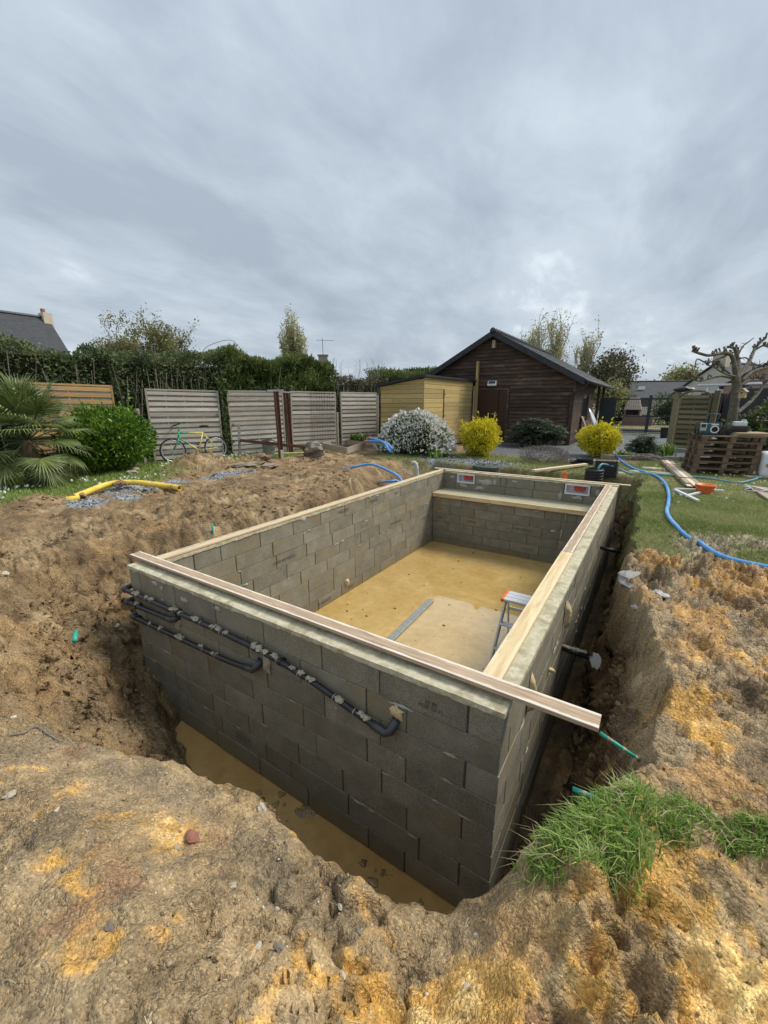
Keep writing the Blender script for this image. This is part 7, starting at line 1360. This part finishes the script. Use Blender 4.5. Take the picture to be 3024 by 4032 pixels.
def dirtf(x, y_): h, s, it, ib, g, sl, gv, asf = ground(x, y_, True); return (1 - np.clip(g * 1.4 + asf + sl, 0, 1)) * np.where(it, .0, 1)
x, y_ = scatter(7000, -5.0, .4, -1.8, 7.6, lambda a, b_: dirtf(a, b_) * (fbm(a * 1.2, b_ * 1.2, 0, 3, 401) > -.08)); sr = .008 + .034 * RNG.random(len(x)) ** 4.0
o = icos('earth_clods', x, y_, sr, L_cl, .6, 1, kind='stuff'); tag(o, 'small clods of brown earth left of the pool', 'earth clods')
x, y_ = scatter(9000, 1.0, 5.6, -2.2, 3.0, lambda a, b_: dirtf(a, b_) * np.where(a < 4.2, b_ < -.6, 1)); sr = .002 + .006 * RNG.random(len(x)) ** 3
o = icos('earth_crumbs', x, y_, sr, L_cr, .7, 1, kind='stuff'); tag(o, 'crumbs of yellow and grey clay in the foreground', 'earth crumbs')
def rimf(a, b_): h, s, it, ib, *_ = ground(a, b_, True); return np.where(it & ~ib & (s > .25), 1, 0)
x, y_ = scatter(9000, 3.95, 4.6, -.4, 8.2, rimf); sr = .008 + .036 * RNG.random(len(x)) ** 3.5; o = icos('trench_clods', x, y_, sr, L_cl, .75, 1, kind='stuff'); tag(o, 'clods of dark earth in the right hand trench', 'earth clods')
x, y_ = scatter(2600, -.9, 4.0, -.85, .0, rimf); sr = .004 + .014 * RNG.random(len(x)) ** 3; o = icos('bank_clods', x, y_, sr, L_cl, .7, 1, kind='stuff'); tag(o, 'small clods on the near bank of the trench', 'earth clods')
x, y_ = scatter(300, -5, 5.5, -2.0, 7.5, dirtf); sr = .004 + .011 * RNG.random(len(x)) ** 3; o = icos('pebbles', x, y_, sr, L_pb, .65, 1, kind='stuff'); tag(o, 'pale pebbles scattered over the dug earth', 'pebbles')
x, y_ = scatter(420, 2.2, 5.2, -1.9, -.7, dirtf); sr = .0015 + .005 * RNG.random(len(x)) ** 3; o = icos('grit_pebbles', x, y_, sr, L_pb, .65, 1, kind='stuff'); tag(o, 'small pale grit in the foreground clay', 'pebbles')
x, y_ = scatter(9000, -3.3, 5.9, 8.2, 13.2, lambda a, b_: zones(a, b_)[1]); o = leaves('slate_chips', np.stack([x, y_, ground(x, y_) + .012], 1), .06, .7, .0, None, L_sl, None, kind='stuff'); tag(o, 'grey slate chips mulching the far bed', 'slate chips')
x, y_ = scatter(6000, -5, -2.8, .2, 5.4, lambda a, b_: zones(a, b_)[2]); sr = .010 + .012 * RNG.random(len(x)); o = icos('gravel', x, y_, sr, L_sl if False else leafmat('gravel grey', (.16, .175, .19), (.29, .31, .33), (.45, .47, .49), 0, .8), .7, 1, kind='stuff'); tag(o, 'blue grey gravel patch under the yellow duct', 'gravel')
L_mud = leafmat('wet mud', (.20, .125, .05), (.29, .185, .075), (.38, .25, .11), 0, .25, .6)
x = RNG.uniform(0.6, 3.8, 160); y_ = RNG.uniform(-.36, -.01, 160) ; sr = .006 + .03 * RNG.random(160) ** 2.5; q = (fbm(x * 2.5, x * 0, 0, 2, 421) > -.1); o = icos('mud_lumps', x[q], y_[q], sr[q], L_mud, .35, 2, 0, Z_=np.full(q.sum(), -1.642), kind='stuff'); tag(o, 'wet mud lumps breaking the trench water', 'mud')
M_st = M('pale stone', (0.36, 0.31, 0.235), (0.50, 0.45, 0.36), 12, .9, .6, 40, rnd=.2); M_str = M('reddish stone', (0.24, 0.10, 0.065), (0.32, 0.15, 0.10), 12, .8, .5, 40); M_std = M('dark stone', (0.15, 0.13, 0.105), (0.22, 0.20, 0.165), 12, .7, .5, 40)
for k, (u, v, px__) in enumerate(((185, 1255, 18), (18, 1272, 12), (192, 1115, 10), (160, 1128, 8), (320, 1120, 9), (233, 1302, 7), (120, 1470, 8), (565, 1740, 14), (262, 1395, 7), (30, 1550, 8), (735, 1960, 8), (20, 1710, 12), (500, 1900, 10), (600, 1940, 10), (740, 2110, 9), (560, 2060, 9), (680, 2065, 8), (1030, 2010, 7), (120, 1750, 8), (380, 1830, 9), (1010, 2120, 8), (850, 1870, 7))):
    p = gp(u, v, -.03 if v < 1500 else -.08); z_ = gz(p[0], p[1]); p = gp(u, v, z_); z_ = gz(p[0], p[1]); t_ = np.linalg.norm(p - CAM); r = px__ * t_ / FPX * .5
    o = MB().ico((0, 0, 0), r, 2, .9, (1.35, .9, .6), 200 + k).build('stone', M_st, loc=(p[0], p[1], z_ + r * .05), rz=rn.uniform(0, 6)); tag(o, 'pale loose stone lying on the dug earth', 'stone', 'pale stones on the earth')
for (u, v, r, mt, lab) in ((415, 1805, .026, M_str, 'red brown stone in the yellow foreground clay'), (235, 2000, .013, M_std, 'dark grey stone at the lower left in the clay'), (600, 2045, .014, M_std, 'grey pointed stone in the clay by the lower edge'), (775, 2030, .010, M_std, 'small dark stone in the clay ahead of the trench')):
    p = gp(u, v, -.08); z_ = gz(p[0], p[1]); p = gp(u, v, z_); z_ = gz(p[0], p[1]); o = MB().ico((0, 0, 0), r, 2, .8, (1.4, .85, .6), int(u) % 97).build('coloured_stone', mt, loc=(p[0], p[1], z_ + r * .3)); tag(o, lab, 'stone')
sp2 = thing('cement_spill', 'spilled dry white cement crust on the right bank', 'cement', (0, 0, 0))
for k, (u, v, r) in enumerate(((1395, 1275, .10), (1425, 1280, .08), (1445, 1284, .06), (1380, 1290, .05))): p = gp(u, v, .03); MB().ico((0, 0, 0), r * .7, 3, .8, (1.2, .9, .55), 300 + k).build('crust', M('cement crust', (0.42, 0.42, 0.40), (0.54, 0.54, 0.52), 25, .95, .9, 60), sp2, loc=(p[0], p[1], gz(p[0], p[1]) + .01))
gm = MB().ico((0, 0, 0), .15, 3, .8, (.7, 1.3, .42), 320).build('mortar_spill', M('grey mortar spill', (0.24, 0.24, 0.23), (0.33, 0.32, 0.30), 7, .95, .6), loc=(4.36, 2.36, gz(4.42, 2.36) - .02)); tag(gm, 'grey mortar spill on the lip of the right trench', 'mortar')
x = RNG.uniform(1.5, 5.4, 260); y_ = RNG.uniform(-1.95, .2, 260); q = dirtf(x, y_) > .5; mb = MB()
for a, b_ in zip(x[q], y_[q]):
    an = RNG.random() * 6.283; l = .008 + .035 * RNG.random() ** 2; z_ = gz(a, b_) + .004; z2 = gz(a + l * math.cos(an), b_ + l * math.sin(an)) + .005; mb.tube([(a, b_, z_), (a + l * .5 * math.cos(an), b_ + l * .5 * math.sin(an), (z_ + z2) / 2 + l * .12), (a + l * math.cos(an), b_ + l * math.sin(an), z2)], .0011, 3)
o = mb.build('straw_bits', M('dry straw', (0.42, 0.34, 0.20), (0.56, 0.47, 0.30), 10, .8), kind='stuff'); tag(o, 'bits of dry straw and root on the foreground clay', 'straw')
p = [ong(u, v, .012) for u, v in ((10, 1562), (40, 1545), (68, 1528), (90, 1535), (118, 1548))]; tag(MB().tube(smoothp(p), .004, 5).build('twig', M_std, smooth=True), 'thin dark twig on the near left earth', 'twig')
